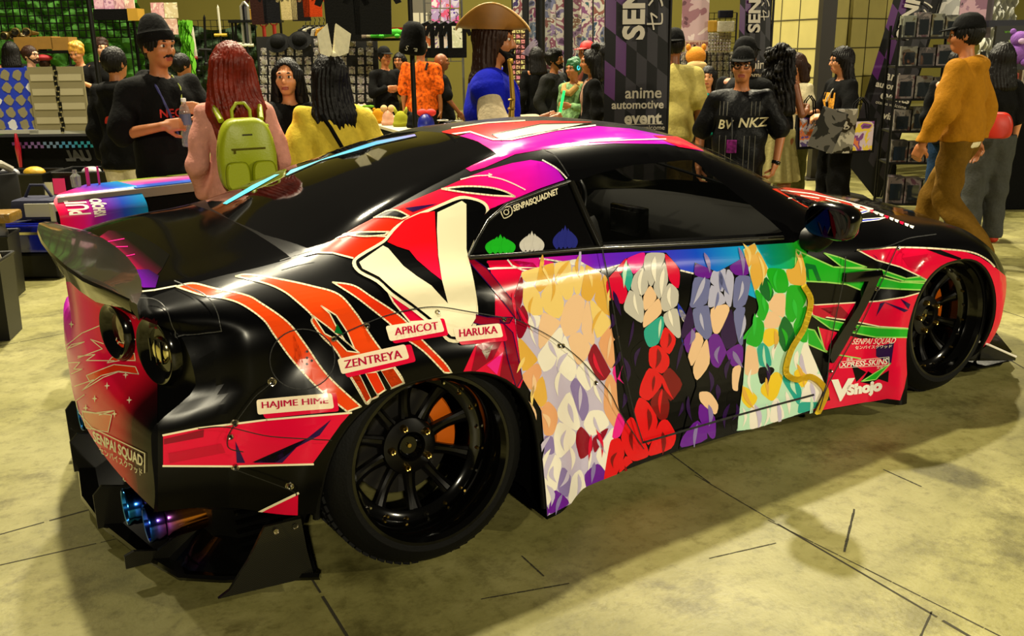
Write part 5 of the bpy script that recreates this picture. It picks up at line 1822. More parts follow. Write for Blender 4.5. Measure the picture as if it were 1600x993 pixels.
    if beard:
        kind, hm = beard
        g = Field(np.array(hp(.04, 0, 1.58)) - .17, np.array(hp(.04, 0, 1.58)) + .15, .006)
        if 'moustache' in kind:
            for sg in (1, -1): g.rc(hp(.110, sg * .004, 1.596), hp(.096, sg * .032, 1.586), .009, .006, .006)
        if 'full' in kind or 'goatee' in kind:
            g.rc(hp(.088, .012, 1.556), hp(.088, -.012, 1.556), .024, .024, .02)
            if 'full' in kind:
                for sg in (1, -1): g.rc(hp(.085, sg * .02, 1.555), hp(.03, sg * .062, 1.60), .024, .014, .02); g.rc(hp(.03, sg * .064, 1.60), hp(.015, sg * .074, 1.66), .014, .009, .01)
            if 'long' in kind: g.rc(hp(.085, 0, 1.55), hp(.07, 0, 1.44), .035, .012, .02)
            g.ell(hp(.104, 0, 1.573), (.016, .022, .010), .006, Ly, True)
        g.ripple(lambda P: .003 * np.sin(P[:, 2] * 140 + P[:, 1] * 190))
        g.mesh('beard' if 'moustache' != kind else 'moustache', hm, root)
    MR = Matrix([list(Ly[i]) + [0] for i in range(3)] + [[0, 0, 0, 1]])
    MH = Matrix.Translation(Vector(hc)) @ MR @ Matrix.Translation((0, 0, -1.52))
    if glasses:
        gm = mat('glasses_frame', '#0c0a09', .3)
        b = MB()
        for sg in (1, -1):
            b.tube([(.108 + .004 * math.cos(t), sg * .033 + .026 * math.cos(t), 1.648 + .021 * math.sin(t)) for t in [2 * PI * q / 16 for q in range(17)]], .0032, gm, 6, False, MH)
            b.tube([(.104, sg * .058, 1.652), (.04, sg * .083, 1.655), (-.01, sg * .086, 1.650)], .003, gm, 6, True, MH)
        b.tube([(.110, -.01, 1.652), (.114, 0, 1.655), (.110, .01, 1.652)], .003, gm, 6, True, MH)
        b.build('glasses', root, smooth=60)
    if hat:
        kind, hm = hat[0], hat[1]
        b = MB()
        if kind == 'cap':
            b.lathe([(.0, 1.785), (.05, 1.777), (.088, 1.748), (.107, 1.70), (.111, 1.672), (.108, 1.668)], hm, 28, M=MH @ Matrix.Translation((-.012, 0, .012)) @ Matrix.Diagonal((1.02, .84, 1, 1)))
            n_ = 14
            vs, fs = [], []
            back = -1 if len(hat) > 2 and hat[2] == 'back' else 1
            for q in range(n_ + 1):
                a_ = -1.15 + 2.3 * q / n_
                x0, y0 = .100 * math.cos(a_), .088 * math.sin(a_)
                x1, y1 = .100 * math.cos(a_) + .085 * max(0, math.cos(a_ * 1.2)) ** .6, .088 * math.sin(a_) * 1.02
                for x, y, z in ((x0, y0, 1.702), (x1, y1, 1.694 - .012 * math.cos(a_)), (x1, y1, 1.688 - .012 * math.cos(a_)), (x0, y0, 1.694)): vs.append((x * back, y, z))
            for q in range(n_):
                for w_ in range(4): fs.append((q * 4 + w_, q * 4 + (w_ + 1) % 4, q * 4 + 4 + (w_ + 1) % 4, q * 4 + 4 + w_))
            b.add(vs, fs, hat[3] if len(hat) > 3 else hm, MH)
            b.ell((-.012, 0, 1.788), (.009, .009, .006), hm, 8, 6, MH)
            b.build('cap', root, smooth=50)
        elif kind == 'beanie':
            b.lathe([(.0, 1.835), (.035, 1.832), (.068, 1.81), (.09, 1.77), (.103, 1.735), (.108, 1.72), (.116, 1.718), (.119, 1.70), (.117, 1.665), (.108, 1.66)], hm, 28, M=MH @ Matrix.Translation((-.012, 0, 0)) @ Matrix.Translation((0, 0, 1.69)) @ Matrix.Rotation(-.22, 4, 'Y') @ Matrix.Translation((0, 0, -1.69)) @ Matrix.Diagonal((1, .86, 1, 1)))
            b.build('beanie', root, smooth=60)
    ctx = dict(root=root, hp=hp, A=A, sh=sh, MH=MH, s=s, lean=lean, P=P, Lg=Lg)
    if extra: extra(ctx)
    PLIST.append((label, tuple(np.round(P, 2)), round(float(Ht), 2)))
    return root, ctx


def wpos(ctx, p):
    """from a person's own frame to the hall's"""
    o = ctx['root']
    a = o.rotation_euler.z
    return Vector(o.location) + Vector((p[0] * math.cos(a) - p[1] * math.sin(a), p[0] * math.sin(a) + p[1] * math.cos(a), p[2])) * ctx['s']


def front_decal(ctx, verts2, faces, m, name, x_front=.16, cz=1.25, sc=1.0, back=False, curve=.22):
    """a flat print (y, z) laid on the chest or the back, following its roundness; returns builder for the caller"""
    b = MB()
    sg = -1 if back else 1
    vs = []
    for y, z in verts2:
        y, z = y * sc, z * sc
        vs.append((sg * (x_front - curve * 4 * y * y) , (-y if not back else y) * -1 * (1 if not back else 1), cz + z))
    b.add(vs, faces, m)
    return b.build(name, ctx['root'])
# arms: (elbow from shoulder), (wrist from elbow), hand direction, palm normal, finger curl; y is outwards
HANG = ((-.03, .05, -.275), (.05, .0, -.25), (.12, -.05, -1), (0, -1, 0), .4)
WALK = ((.06, .06, -.265), (.10, .0, -.225), (.3, -.05, -1), (0, -1, 0), .8)
HOLD = ((.03, .07, -.26), (.20, -.13, .05), (.8, -.5, .15), (-.3, -.9, .1), .9)
UP = ((.06, .07, -.26), (.19, -.12, .10), (.7, -.6, .4), (-.3, -.9, .1), .9)
POCKET = ((-.06, .09, -.26), (.11, -.03, -.20), (.4, -.4, -.8), (0, -1, 0), .3)
FOLD = ((.05, .07, -.26), (.13, -.16, .06), (.3, -1, .1), (-1, -.2, 0), .4)
denim = cloth('denim', '#1f3550'); khaki = cloth('khaki', '#6b5212', fold=0) if False else cloth('khaki', '#7a5c16'); grey_d = cloth('dark_grey', '#1d1d1c'); white_c = cloth('white', '#cfc4a4')
chk = cloth('charcoal', '#232322')


from mathutils.bvhtree import BVHTree


def on_cloth(ctx, names, pts, back=False, lift=.004):
    """carry (y, z) points onto the front or the back of a person's clothing"""
    vs, fs = [], []
    for o in ctx['root'].children:
        if o.name.split('.')[0] in names:
            k_ = len(vs); vs += [v.co.copy() for v in o.data.vertices]; fs += [tuple(k_ + i for i in p.vertices) for p in o.data.polygons]
    T = BVHTree.FromPolygons(vs, fs)
    out, last = [], .17
    for y, z in pts:
        h = T.ray_cast(Vector((-1 if back else 1, y, z)), Vector((1 if back else -1, 0, 0)))
        if h[0] is not None: last = h[0].x + (-lift if back else lift)
        out.append((last, y, z))
    return out


GARM = ('hoodie', 'jersey', 'shirt', 'sweatshirt', 'jacket', 't_shirt')


def print_text(ctx, s, y, z, size, m, name='chest_print', x=.15, bold=.02, back=False, shear=0, curve=.3):
    vs, fs = text_mesh(s, size, 0, shear, 1.0, size * bold)
    pts = [((y + vx) if not back else (y - vx), z + vy) for vx, vy, _ in vs]
    b = MB(); b.add(on_cloth(ctx, GARM, pts, back), fs, m)
    return b.build(name, ctx['root'])


# ---- man in the black beanie with the water bottle
def ex_beanie(c):
    root = c['root']
    print_text(c, 'NECK', .0, 1.25, .07, mat('print_red', '#b01c10', .7))
    print_text(c, 'RECK', .0, 1.18, .055, mat('print_white', '#d8cdb0', .7))
    b = MB()
    b.tube([(.02, .07, 1.47), (.11, .075, 1.40), (.165, .05, 1.25), (.175, .02, 1.12)], .006, mat('lanyard_lime', '#8a9a20', .6), 6)
    b.tube([(.02, -.07, 1.47), (.11, -.07, 1.40), (.165, -.035, 1.25), (.175, .0, 1.12)], .008, mat('lanyard_navy', '#2a2a66', .6), 6)
    b.build('lanyard', root, smooth=60)


_, cb = person('man in black beanie and black hoodie holding a water bottle', 240, 42, 5.75, turn=24, skin='tan', head=(16, 4), vox=.008, fat=.02,
               arms={'R': ((.02, .10, -.26), (.23, -.16, .05), (.55, -.8, .1), (-.5, -.5, -.3), 1.1), 'L': ((.04, .10, -.25), (.20, -.15, .12), (.5, -.8, .2), (-.6, -.5, -.1), 1.1)},
               top=[dict(mat=white_c, name='undershirt', hem=.80, sleeve=.2, inf=.014, loose=.02), dict(mat=BLKC, name='hoodie', hem=.85, sleeve=.95, loose=.05, inf=.02, hood=True, fold=.009)],
               bottom=dict(mat=khaki, inf=.03), hair=('short', HK), hat=('beanie', BLKC), beard=('moustache', HK), extra=ex_beanie)
wb = MB()
hand = (np.array(wpos(cb, cb['A'][-1][2] + cb['A'][-1][3] * .08)) + np.array(wpos(cb, cb['A'][1][2] + cb['A'][1][3] * .08))) / 2
PLA = mat('bottle_plastic', '#b8c0c4', .08, alpha=.45, trans=.6)
wb.lathe([(0, -.20), (.030, -.20), (.034, -.19), (.034, -.09), (.031, -.08), (.034, -.07), (.034, .0), (.026, .035), (.013, .055), (.013, .07)], PLA, 20)
o = wb.build('water_bottle', None, smooth=50); o.location = hand + np.array([0, 0, .02])
tag(o, 'clear water bottle held by the man in black beanie', 'bottle')
cp = MB(); cp.lathe([(0, .088), (.014, .088), (.0155, .084), (.0155, .066), (.013, .066)], mat('bottle_cap_white', '#d8d8d4', .4), 16); cp.build('bottle_cap', o, smooth=40)
lb = MB(); lb.lathe([(.0346, -.07), (.0346, -.005)], mat('bottle_label', '#4a5068', .5), 20); lb.build('bottle_label', o, smooth=60)

# ---- red-haired woman with the lime backpack
_, cr = person('red-haired woman in pink jacket seen from behind', 357, 74, 4.85, turn=190, skin='pale', female=True, head=(20, 0), vox=.008, face=False, H=1.66,
               arms={'L': ((-.04, .08, -.26), (.14, -.04, -.18), (.6, -.4, -.5), (0, -1, 0), .6), 'R': ((-.02, .08, -.26), (.14, -.04, -.18), (.6, -.4, -.5), (0, -1, 0), .6)},
               top=dict(mat=cloth('pink_fleece', '#c98a7c'), name='jacket', hem=.70, sleeve=1.95, loose=.02, inf=.012, fold=.006), bottom=dict(mat=cloth('navy', '#0e1018')), hair=('long', HR, 1.25, '', 1.25))
LIME = mat('lime_leather', '#96a010', .42, bump=.08, bscale=120)
bp = empty('backpack', wpos(cr, (-.185, 0, 1.02)), cr['root'].rotation_euler.z + PI, 'lime green mini backpack on the red-haired woman in pink', 'backpack')


def pack_shape(w, h, d, r, m, name, M=None, parent=None, taper=.86):
    """rounded bag body: outline swept with soft edges"""
    b = MB(); n = 40
    prof = [(.0, .80), (.012, .93), (.03, 1.0), (d - .03, 1.0), (d - .012, .94), (d, .82)]
    vs, fs = [], []
    for x, sc in prof:
        for i in range(n):
            t = 2 * PI * i / n
            c, s = math.cos(t), math.sin(t)
            yy_ = w / 2 * math.copysign(abs(c) ** .45, c); zz_ = h / 2 * math.copysign(abs(s) ** (.5 if s < 0 else .8), s)
            yy_ *= 1 - (1 - taper) * max(0, zz_ / (h / 2))
            vs.append((x, yy_ * sc, zz_ * (sc * .5 + .5)))
    for j in range(len(prof) - 1):
        for i in range(n): fs.append((j * n + i, j * n + (i + 1) % n, (j + 1) * n + (i + 1) % n, (j + 1) * n + i))
    fs += [tuple(range(n)), tuple((len(prof) - 1) * n + i for i in range(n))]
    b.add(vs, fs, m, M)
    return b.build(name, parent, smooth=55)


pack_shape(.29, .37, .13, .04, LIME, 'bag_body', Matrix.Translation((-.01, 0, .16)), bp)
for y in (-.066, .066): pack_shape(.125, .14, .045, .02, LIME, 'front_pocket', Matrix.Translation((.112, y, .065)), bp, .97)
zp = MB(); zp.box((.121, 0, .195), (.004, .17, .010), mat('zip_brass', '#6c6618', .3, metal=.7), .001); zp.box((.125, -.07, .185), (.003, .012, .02), MATS['zip_brass']); zp.build('zip', bp)
zt = MB(); zt.tube([(.06, .142 * math.cos(t), .16 + .176 * math.sin(t) if math.sin(t) > 0 else .16) for t in [PI * q / 24 for q in range(25)]], .004, MATS['zip_brass'], 6); zt.build('top_zip', bp)
hd = MB(); hd.tube([(.0, -.045, .33), (-.0, -.045, .38), (.0, -.02, .415), (0, .02, .415), (0, .045, .38), (0, .045, .33)], .009, LIME, 8); hd.build('carry_handle', bp, smooth=60)
for y in (-.1, .1):
    st = MB(); st.tube([(-.01, y, .33), (-.10, y * 1.15, .40), (-.18, y * 1.2, .36)], .016, LIME, 8); st.build('shoulder_strap', bp, smooth=60)
tgm = MB(); tgm.prism([(-.025, -.004), (.025, -.004), (.025, .004), (-.025, .004)], .002, mat('zip_dark', '#3a3808', .4), M=Matrix.Translation((.121, 0, .265)) @ Matrix.Rotation(PI / 2, 4, 'Z') @ Matrix.Rotation(PI / 2, 4, 'X')); tgm.build('name_tag', bp)
kc = empty('bear_keychain', wpos(cr, (-.24, -.10, 1.26)), cr['root'].rotation_euler.z + PI, 'small lime plush bear charm hanging on the lime backpack', 'keychain')
b = MB(); FUZ = mat('lime_plush', '#a4b41c', .9, bump=.6, bscale=150)
b.ell((0, 0, 0), (.026, .028, .032), FUZ); b.ell((0, 0, .05), (.026, .028, .025), FUZ)
for q in (-1, 1): b.ell((0, q * .02, .072), (.008, .011, .011), FUZ); b.ell((.008, q * .03, .01), (.011, .016, .012), FUZ); b.ell((.01, q * .018, -.03), (.013, .012, .016), FUZ)
b.build('plush_body', kc, smooth=180)

# ---- woman in the black sweater facing us
person('dark-haired woman in black sweater facing the pink jacket', 447, 96, 5.95, turn=-8, skin='light', female=True, head=(-4, 0), vox=.008, fat=.02, arms={'L': HANG, 'R': HANG},
       top=dict(mat=BLKC, name='sweater', hem=.75, sleeve=1.95, loose=.06, inf=.02, fold=.008), bottom=dict(mat=BLKC), hair=('pony', HK, 1.47))


# ---- woman in the yellow shirt with a crossbody strap
def ex_yellow(c):
    b = MB()
    b.tube([(-.12, .10, 1.43), (-.155, .06, 1.36), (-.172, -.02, 1.20), (-.17, -.12, 1.02), (-.10, -.2, .92), (.05, -.2, .93)], [.012] * 6, BLKC, 8)
    b.build('crossbody_strap', c['root'], smooth=60)
    bow = MB()
    M = c['MH'] @ Matrix.Translation((-.06, 0, 1.75))
    for sg in (-1, 1):
        bow.add([(0, 0, 0), (-.01, sg * .10, .03), (-.02, sg * .12, .14), (0, sg * .03, .20), (.015, 0, .02), (.005, sg * .10, .04), (-.005, sg * .11, .14), (.012, sg * .03, .19)], [(0, 1, 2, 3), (4, 7, 6, 5), (0, 4, 5, 1), (1, 5, 6, 2), (2, 6, 7, 3), (3, 7, 4, 0)], cloth('bow_cream', '#d8d0ac'), M)
    bow.ell((0, 0, .02), (.02, .025, .02), MATS['cloth_bow_cream'], M=M)
    bow.build('hair_bow', c['root'], smooth=40)


person('long-haired woman in yellow shirt with black crossbody strap', 513, 90, 5.1, turn=196, skin='light', female=True, head=(18, 0), vox=.008, face=False, arms={'L': ((-.01, .10, -.25), (.16, -.06, .0), (.7, -.5, .2), (0, -1, 0), .7), 'R': ((-.02, .11, -.25), (.16, -.06, -.02), (.7, -.5, .2), (0, -1, 0), .7)},
       top=dict(mat=cloth('yellow', '#c8ae38'), name='shirt', hem=.80, sleeve=.85, loose=.075, inf=.022, fold=.011), bottom=dict(mat=BLKC), hair=('long', HK, 1.24), extra=ex_yellow)


# ---- pirate
def ex_pirate(c):
    root, MH = c['root'], c['MH']
    TAN = mat('leather_tan', '#8a5a1c', .5, noise=.18, nscale=12)
    b = MB()
    n = 48
    vs, fs = [], []
    rings = [(.0, 1.80), (.05, 1.80), (.09, 1.785), (.105, 1.74), (.112, 1.70)]
    for r, z in rings:
        for i in range(n):
            t = 2 * PI * i / n
            vs.append((-.005 + r * math.cos(t), .84 * r * math.sin(t), z))
    for q, (r, up) in enumerate(((.128, .0), (.152, .03), (.165, .09))):
        for i in range(n):
            t = 2 * PI * i / n
            # brim turned up at both sides, long front to back points
            lift = abs(math.sin(t)) ** 1.3
            rx = r * (1 + .25 * abs(math.cos(t)) ** 4)
            ry = r * (.86 - .20 * lift * (q / 2))
            z = 1.70 + up * 0 + [.0, .05, .135][q] * lift + [.0, .005, -.005][q] * (1 - lift)
            vs.append((-.005 + rx * math.cos(t), ry * math.sin(t), z))
    R = len(rings) + 3
    for j in range(R - 1):
        for i in range(n): fs.append((j * n + i, j * n + (i + 1) % n, (j + 1) * n + (i + 1) % n, (j + 1) * n + i))
    b.add(vs, fs, TAN, MH)
    top_ = [vs[(R - 1) * n + i] for i in range(n)] + [vs[(R - 1) * n]]
    b.tube(top_, .005, mat('leather_edge', '#b98a3c', .5), 6, False, MH)
    b.build('tricorn_hat', root, smooth=70)
    k_ = MB()
    k_.lathe([(.104, 1.70), (.107, 1.70), (.106, 1.655), (.102, 1.655)], mat('bandana_rust', '#8c3a18', .8), 28, M=MH @ Matrix.Translation((-.005, 0, 0)) @ Matrix.Diagonal((1, .82, 1, 1)))
    k_.build('bandana', root, smooth=40)


_, cp_ = person('bearded man in tan tricorn hat and blue vest costume', 768, 30, 5.3, turn=84, skin='tan', head=(0, 2), vox=.008, arms={'R': ((.05, .14, -.24), (.24, -.07, .03), (.9, -.2, .3), (0, -1, .2), 1.2), 'L': ((.05, .06, -.26), (.2, -.06, .04), (.9, -.3, .3), (0, -1, .2), 1.2)},
                top=[dict(mat=cloth('cream_linen', '#b8a888'), name='blouse', hem=.85, sleeve=1.9, loose=.06, inf=.02, fold=.010), dict(mat=cloth('royal_blue', '#0c18a8'), name='vest', hem=.72, sleeve=.08, loose=.03, inf=.055, front_open=.06, fold=.006)],
                bottom=dict(mat=BLKC), hair=('long', HB, 1.28), beard=('full moustache long', HK), extra=ex_pirate)
wpn = MB()
GOLDM = mat('antique_gold', '#b8923a', .35, metal=.7)
wpn.tube([(0, 0, -.10), (0, 0, -.02), (.01, 0, .06), (.0, 0, .20), (-.012, 0, .26)], [.018, .016, .014, .012, .009], GOLDM, 10)
wpn.lathe([(.016, .0), (.021, .008), (.016, .016)], GOLDM, 12); wpn.lathe([(.015, .05), (.019, .056), (.014, .062)], GOLDM, 12); wpn.lathe([(.012, .24), (.016, .25), (.012, .265), (0, .268)], GOLDM, 12)
o = wpn.build('prop_pistol', None, smooth=50); o.location = at(799, 172, 5.02); tag(o, 'golden prop pistol barrel held upright by the pirate costume man', 'prop')


# ---- man in the pinstriped jersey
def ex_jersey(c):
    cream = mat('jersey_cream', '#cfc39a', .6)
    print_text(c, 'BV', -.105, 1.21, .095, cream, shear=.2)
    print_text(c, 'NKZ', .10, 1.225, .10, cream, shear=.2)
    b = MB()
    for y in (-.14, -.09, -.045, .05, .09, .13):
        pts = on_cloth(c, GARM, [(y, 1.13 - .02 * q) for q in range(18)], lift=.001)
        b.tube(pts, .0022, mat('pinstripe_grey', '#7a7668', .7), 4)
    for y in (-.15, -.12, -.09, .09, .12, .15): b.tube(on_cloth(c, GARM, [(y, 1.28 + .015 * q) for q in range(8)], lift=.001), .0022, MATS['pinstripe_grey'], 4)
    b.build('pinstripes', c['root'])
    l = MB()
    l.tube([(.03, -.06, 1.46), (.12, -.06, 1.36), (.175, -.045, 1.20), (.18, -.04, 1.10)], .006, mat('lanyard_black', '#151515', .5), 6)
    l.build('lanyard', c['root'], smooth=60)
    g_ = MB(); g_.box((.188, -.04, 1.05), (.006, .075, .10), mat('badge_purple', '#7a1c6c', .3, noise=.8, nscale=40), .004); g_.build('badge', c['root'])
    w = c['A'][1][2]
    wt = MB(); d_ = c['A'][1][3]
    wt.tube([w - d_ * .012, w + d_ * .012], .034, mat('watch_black', '#0a0a0c', .2), 14); wt.ell(w + np.array([.03, .012, 0]), (.012, .016, .016), MATS['watch_black'], 10, 8)
    wt.build('wristwatch', c['root'], smooth=50)


person('man in black cap, glasses and pinstriped black baseball jersey', 1162, 80, 6.5, turn=-4, skin='tan', vox=.008, fat=.04, glasses=True, arms={'L': ((-.02, .13, -.26), (.12, -.02, -.21), (.25, -.25, -1), (0, -1, 0), 1.0), 'R': ((-.03, .12, -.27), (.06, -.0, -.24), (.2, -.1, -1), (0, -1, 0), .8)},
       top=dict(mat=cloth('jersey_black', '#0d0d0f', .45), name='jersey', hem=.72, sleeve=.9, loose=.035, inf=.022, fold=.006), bottom=dict(mat=BLKC), hair=('short', HK), hat=('cap', BLKC), extra=ex_jersey)
# ---- walking man in the mustard hoodie
MUST = cloth('mustard', '#96640e', noise=.08)
person('walking man in mustard hoodie and olive-brown trousers', 1524, 28, 6.7, turn=-108, skin='tan', head=(8, 4), vox=.009, lean=.03, legs={'L': ((.03, .10, .50), (-.26, .10, .13), 5), 'R': ((.18, .10, .50), (.28, .10, .085), 5)},
       arms={'L': ((.03, .08, -.27), (.12, .0, -.23), (.4, -.1, -.9), (0, -1, 0), .9), 'R': ((-.08, .08, -.26), (.02, 0, -.25), (.1, 0, -1), (0, -1, 0), .6)},
       top=[dict(mat=white_c, name='undershirt', hem=.862, sleeve=.2, inf=.026, loose=.02), dict(mat=MUST, name='hoodie', hem=.91, sleeve=1.92, loose=.045, inf=.032, hood=True, fold=.008)],
       bottom=dict(mat=cloth('olive_brown', '#5f430c'), inf=.018, fold=.010, flare=.035), hair=('short', HK), hat=('cap', BLKC), shoes={'mat': SHOE})


def ex_redbag(c):
    pass


_, crb = person('woman in black top and grey jeans behind the mustard hoodie', 1568, 70, 7.5, turn=-150, skin='light', female=True, face=False, arms={'L': HANG, 'R': HANG}, top=dict(mat=BLKC, name='top', hem=.92, sleeve=.95, loose=.03), bottom=dict(mat=cloth('grey_denim', '#3c3d3a'), inf=.04),
                hair=('long', HK, 1.40), shoes={'mat': mat('sneaker_red', '#b0280c', .5)}, vox=.010)
o = pack_shape(.24, .20, .09, .03, mat('red_bag_leather', '#b02008', .45), 'handbag'); o.location = at(1556, 195, 7.25); o.rotation_euler = (0, 0, crb['root'].rotation_euler.z + 2.6); tag(o, 'small red bag carried by the woman behind the mustard hoodie', 'bag')
person('person in blue jeans hidden behind the mustard hoodie', 1499, 78, 8.15, turn=165, skin='light', face=False, arms={'L': HANG, 'R': ((-.0, .14, -.25), (.08, .04, -.24), (.1, .1, -1), (0, -1, 0), .6)}, top=dict(mat=BLKC, name='shirt', hem=.85, sleeve=1.9, loose=.02), bottom=dict(mat=denim, inf=.02), hair=('short', HK), H=1.55, vox=.011)


# ---- woman with the shaved side and her prints
def ex_mohawk(c):
    y_ = mat('print_gold', '#c88a18', .7, noise=.5, nscale=50)
    b = MB(); vs = on_cloth(c, GARM, [(y, z) for z in (1.34, 1.26, 1.18) for y in (-.09, -.03, .03, .09)])
    b.add(vs, [(i, i + 1, i + 5, i + 4) for i in (0, 1, 2, 4, 5, 6)], y_); b.build('chest_print', c['root'])
    l = MB(); l.tube([(.02, .06, 1.46), (.13, .05, 1.36), (.165, .02, 1.25)], .006, mat('lanyard_white', '#b8b09a', .6), 6); l.build('lanyard', c['root'])


_, cm = person('woman with shaved side and long black hair holding prints', 1318, 90, 8.3, turn=-58, skin='light', female=True, head=(-12, 4), vox=.009, glasses=True, H=1.58, arms={'L': ((.05, .09, -.25), (.20, -.10, -.02), (.9, -.4, -.1), (0, -.6, -1), .9), 'R': ((.05, .08, -.25), (.20, -.08, -.02), (.9, -.3, -.1), (0, -.6, -1), .9)},
               top=dict(mat=BLKC, name='sweatshirt', hem=.88, sleeve=.95, loose=.05, inf=.02), bottom=dict(mat=BLKC, inf=.03, flare=.05), hair=('long', HK, 1.22), extra=ex_mohawk)
person('woman with long curly black hair in black top and pale skirt', 1222, 72, 7.95, turn=150, skin='brown', female=True, face=False, vox=.009, arms={'L': HANG, 'R': ((.02, .08, -.25), (.18, -.05, .02), (.8, -.3, .2), (0, -1, 0), .8)}, top=dict(mat=BLKC, name='tank_top', hem=.95, sleeve=.0, loose=.0, inf=.012),
       bottom=dict(mat=cloth('pale_khaki', '#8e8454'), kind='skirt', hem=.52, flare=.24), hair=('curly', HK, 1.18))
_, ct = person('ponytailed woman in white top carrying a tote bag', 1246, 86, 8.9, turn=-35, skin='light', female=True, head=(-10, 0), vox=.009, arms={'L': HOLD, 'R': HOLD}, top=dict(mat=cloth('white_lace', '#b9ae8c'), name='blouse', hem=.90, sleeve=.9, loose=.02), bottom=dict(mat=cloth('olive', '#3c3a12'), inf=.03), hair=('pony', HB, 1.5))
person('girl with long wavy black hair and teal print top', 1107, 106, 9.2, turn=-6, skin='light', female=True, vox=.010, arms={'L': HOLD, 'R': HANG}, top=[dict(mat=cloth('grey_blue', '#6a7480'), name='shirt', hem=.90, sleeve=.6, loose=.02), dict(mat=cloth('teal_print', '#0f8a80', noise=.6), name='vest', hem=.92, sleeve=.05, inf=.03)], bottom=dict(mat=BLKC, inf=.03), hair=('long', HK, 1.2, 'front'))
person('man in pale yellow t-shirt seen from behind beside banner', 1054, 50, 8.2, turn=176, skin='brown', face=False, vox=.010, arms={'L': HANG, 'R': HANG}, top=dict(mat=cloth('pale_yellow', '#b3a55c'), name='t_shirt', hem=.80, sleeve=.85, loose=.06, inf=.02, fold=.009), bottom=dict(mat=cloth('taupe', '#5c4f34'), inf=.03), hair=('short', HK), hat=('cap', BLKC, 'back'))
person('person in black t-shirt and cap standing behind jersey man', 1166, 64, 7.25, turn=150, skin='tan', face=False, vox=.010, arms={'L': FOLD, 'R': FOLD}, top=dict(mat=BLKC, name='t_shirt', hem=.86, sleeve=.85, loose=.04), bottom=dict(mat=BLKC, inf=.03), hair=('short', HK), hat=('cap', BLKC))
person('woman in long black cardigan and blue jeans facing left', 926, 80, 9.2, turn=-82, skin='tan', female=True, head=(0, 5), vox=.010, arms={'L': HANG, 'R': HANG}, top=[dict(mat=cloth('dusty_pink', '#8a6a58'), name='shirt', hem=.90, sleeve=.4), dict(mat=BLKC, name='cardigan', hem=.60, sleeve=1.7, loose=.04, inf=.024, front_open=.07)], bottom=dict(mat=denim), hair=('bun', HK, 1.48))
person('dark-haired person half hidden behind the tall black banner', 941, 70, 10.9, turn=160, skin='tan', face=False, vox=.012, top=dict(mat=BLKC, name='shirt', hem=.86, sleeve=.9), bottom=dict(mat=BLKC), hair=('long', HK, 1.42))
person('person in red cap looking at the art print wall', 917, 68, 12.0, turn=-60, skin='tan', vox=.011, top=dict(mat=cloth('wine', '#5a2a1c'), name='shirt', hem=.86, sleeve=.9), bottom=dict(mat=denim), hair=('short', HK), hat=('cap', mat('cap_red', '#b01008', .6)))


def ex_green(c):
    g = mat('glow_cyan', '#38c8d8', .4, emit=2.0)
    b = MB(); b.lathe([(.018, .0), (.03, .004), (.03, .008), (.018, .008)], g, 16, M=c['MH'] @ Matrix.Translation((.03, .10, 1.66)) @ Matrix.Rotation(-PI / 2, 4, 'X')); b.build('headphone_light', c['root'])
    s_ = MB(); s_.tube([(.05, .10, 1.42), (.14, .05, 1.34), (.15, -.05, 1.36), (.05, -.12, 1.42), (-.08, -.05, 1.45), (-.06, .08, 1.44), (.05, .10, 1.42)], .045, cloth('tan_scarf', '#a8844c'), 10); s_.build('scarf', c['root'], smooth=60)


_, cg = person('costumed person with cyan headphone light and tan scarf', 897, 94, 10.4, turn=-40, skin='tan', vox=.010, arms={'L': HOLD, 'R': HANG}, top=dict(mat=cloth('green_costume', '#6a8a5c', noise=.5), name='costume', hem=.60, sleeve=1.8, loose=.04), bottom=dict(mat=cloth('deep_green', '#0c2a18')), hair=('fluffy', mat('hair_green', '#1c5a30', .5)), extra=ex_green)
gs = MB(); gs.tube([(0, 0, -.16), (0, 0, .16)], .014, mat('glow_green', '#20e060', .4, emit=2.5), 10); o = gs.build('light_stick', None, smooth=60); o.location = at(877, 165, 10.0); o.rotation_euler = (.2, .1, 0); tag(o, 'green glowing stick held by the costumed person', 'light stick')
person('bearded man in charcoal zip jacket with lanyard', 866, 79, 10.9, turn=58, skin='tan', head=(10, 0), vox=.010, arms={'L': POCKET, 'R': POCKET}, top=dict(mat=chk, name='jacket', hem=.84, sleeve=1.95, loose=.04, inf=.022), bottom=dict(mat=cloth('ink', '#0e1218')), hair=('fluffy', HK), beard=('full moustache', HK),
       extra=lambda c: (lambda b: (b.tube([(.03, .06, 1.46), (.14, .05, 1.35), (.17, .02, 1.15)], .006, mat('lanyard_teal', '#5aa0a0', .6), 6), b.box((.172, .02, 1.10), (.006, .08, .11), mat('badge_pink', '#c0405a', .4), .003), b.build('lanyard', c['root'])))(MB()))
person('person with black hair behind the charcoal jacket man', 838, 76, 12.0, turn=-150, skin='tan', face=False, vox=.012, top=dict(mat=BLKC, name='shirt', hem=.84, sleeve=1.9), bottom=dict(mat=BLKC), hair=('long', HK, 1.44))
person('bald person in black shirt near the hanging t-shirts', 688, 84, 12.0, turn=100, skin='brown', vox=.010, arms={'R': ((.05, .05, -.26), (.15, 0, -.19), (.5, 0, -.7), (0, -1, 0), .6), 'L': HANG}, top=dict(mat=BLKC, name='t_shirt', hem=.80, sleeve=.85, loose=.05), bottom=dict(mat=BLKC))


def ex_orange(c):
    b = MB()
    for sg in (-1, 1): b.tube([(-.16, sg * .09, 1.38), (-.10, sg * .10, 1.46), (.06, sg * .10, 1.42), (.12, sg * .11, 1.30)], .014, BLKC, 6)
    b.build('pack_strap', c['root'], smooth=60)


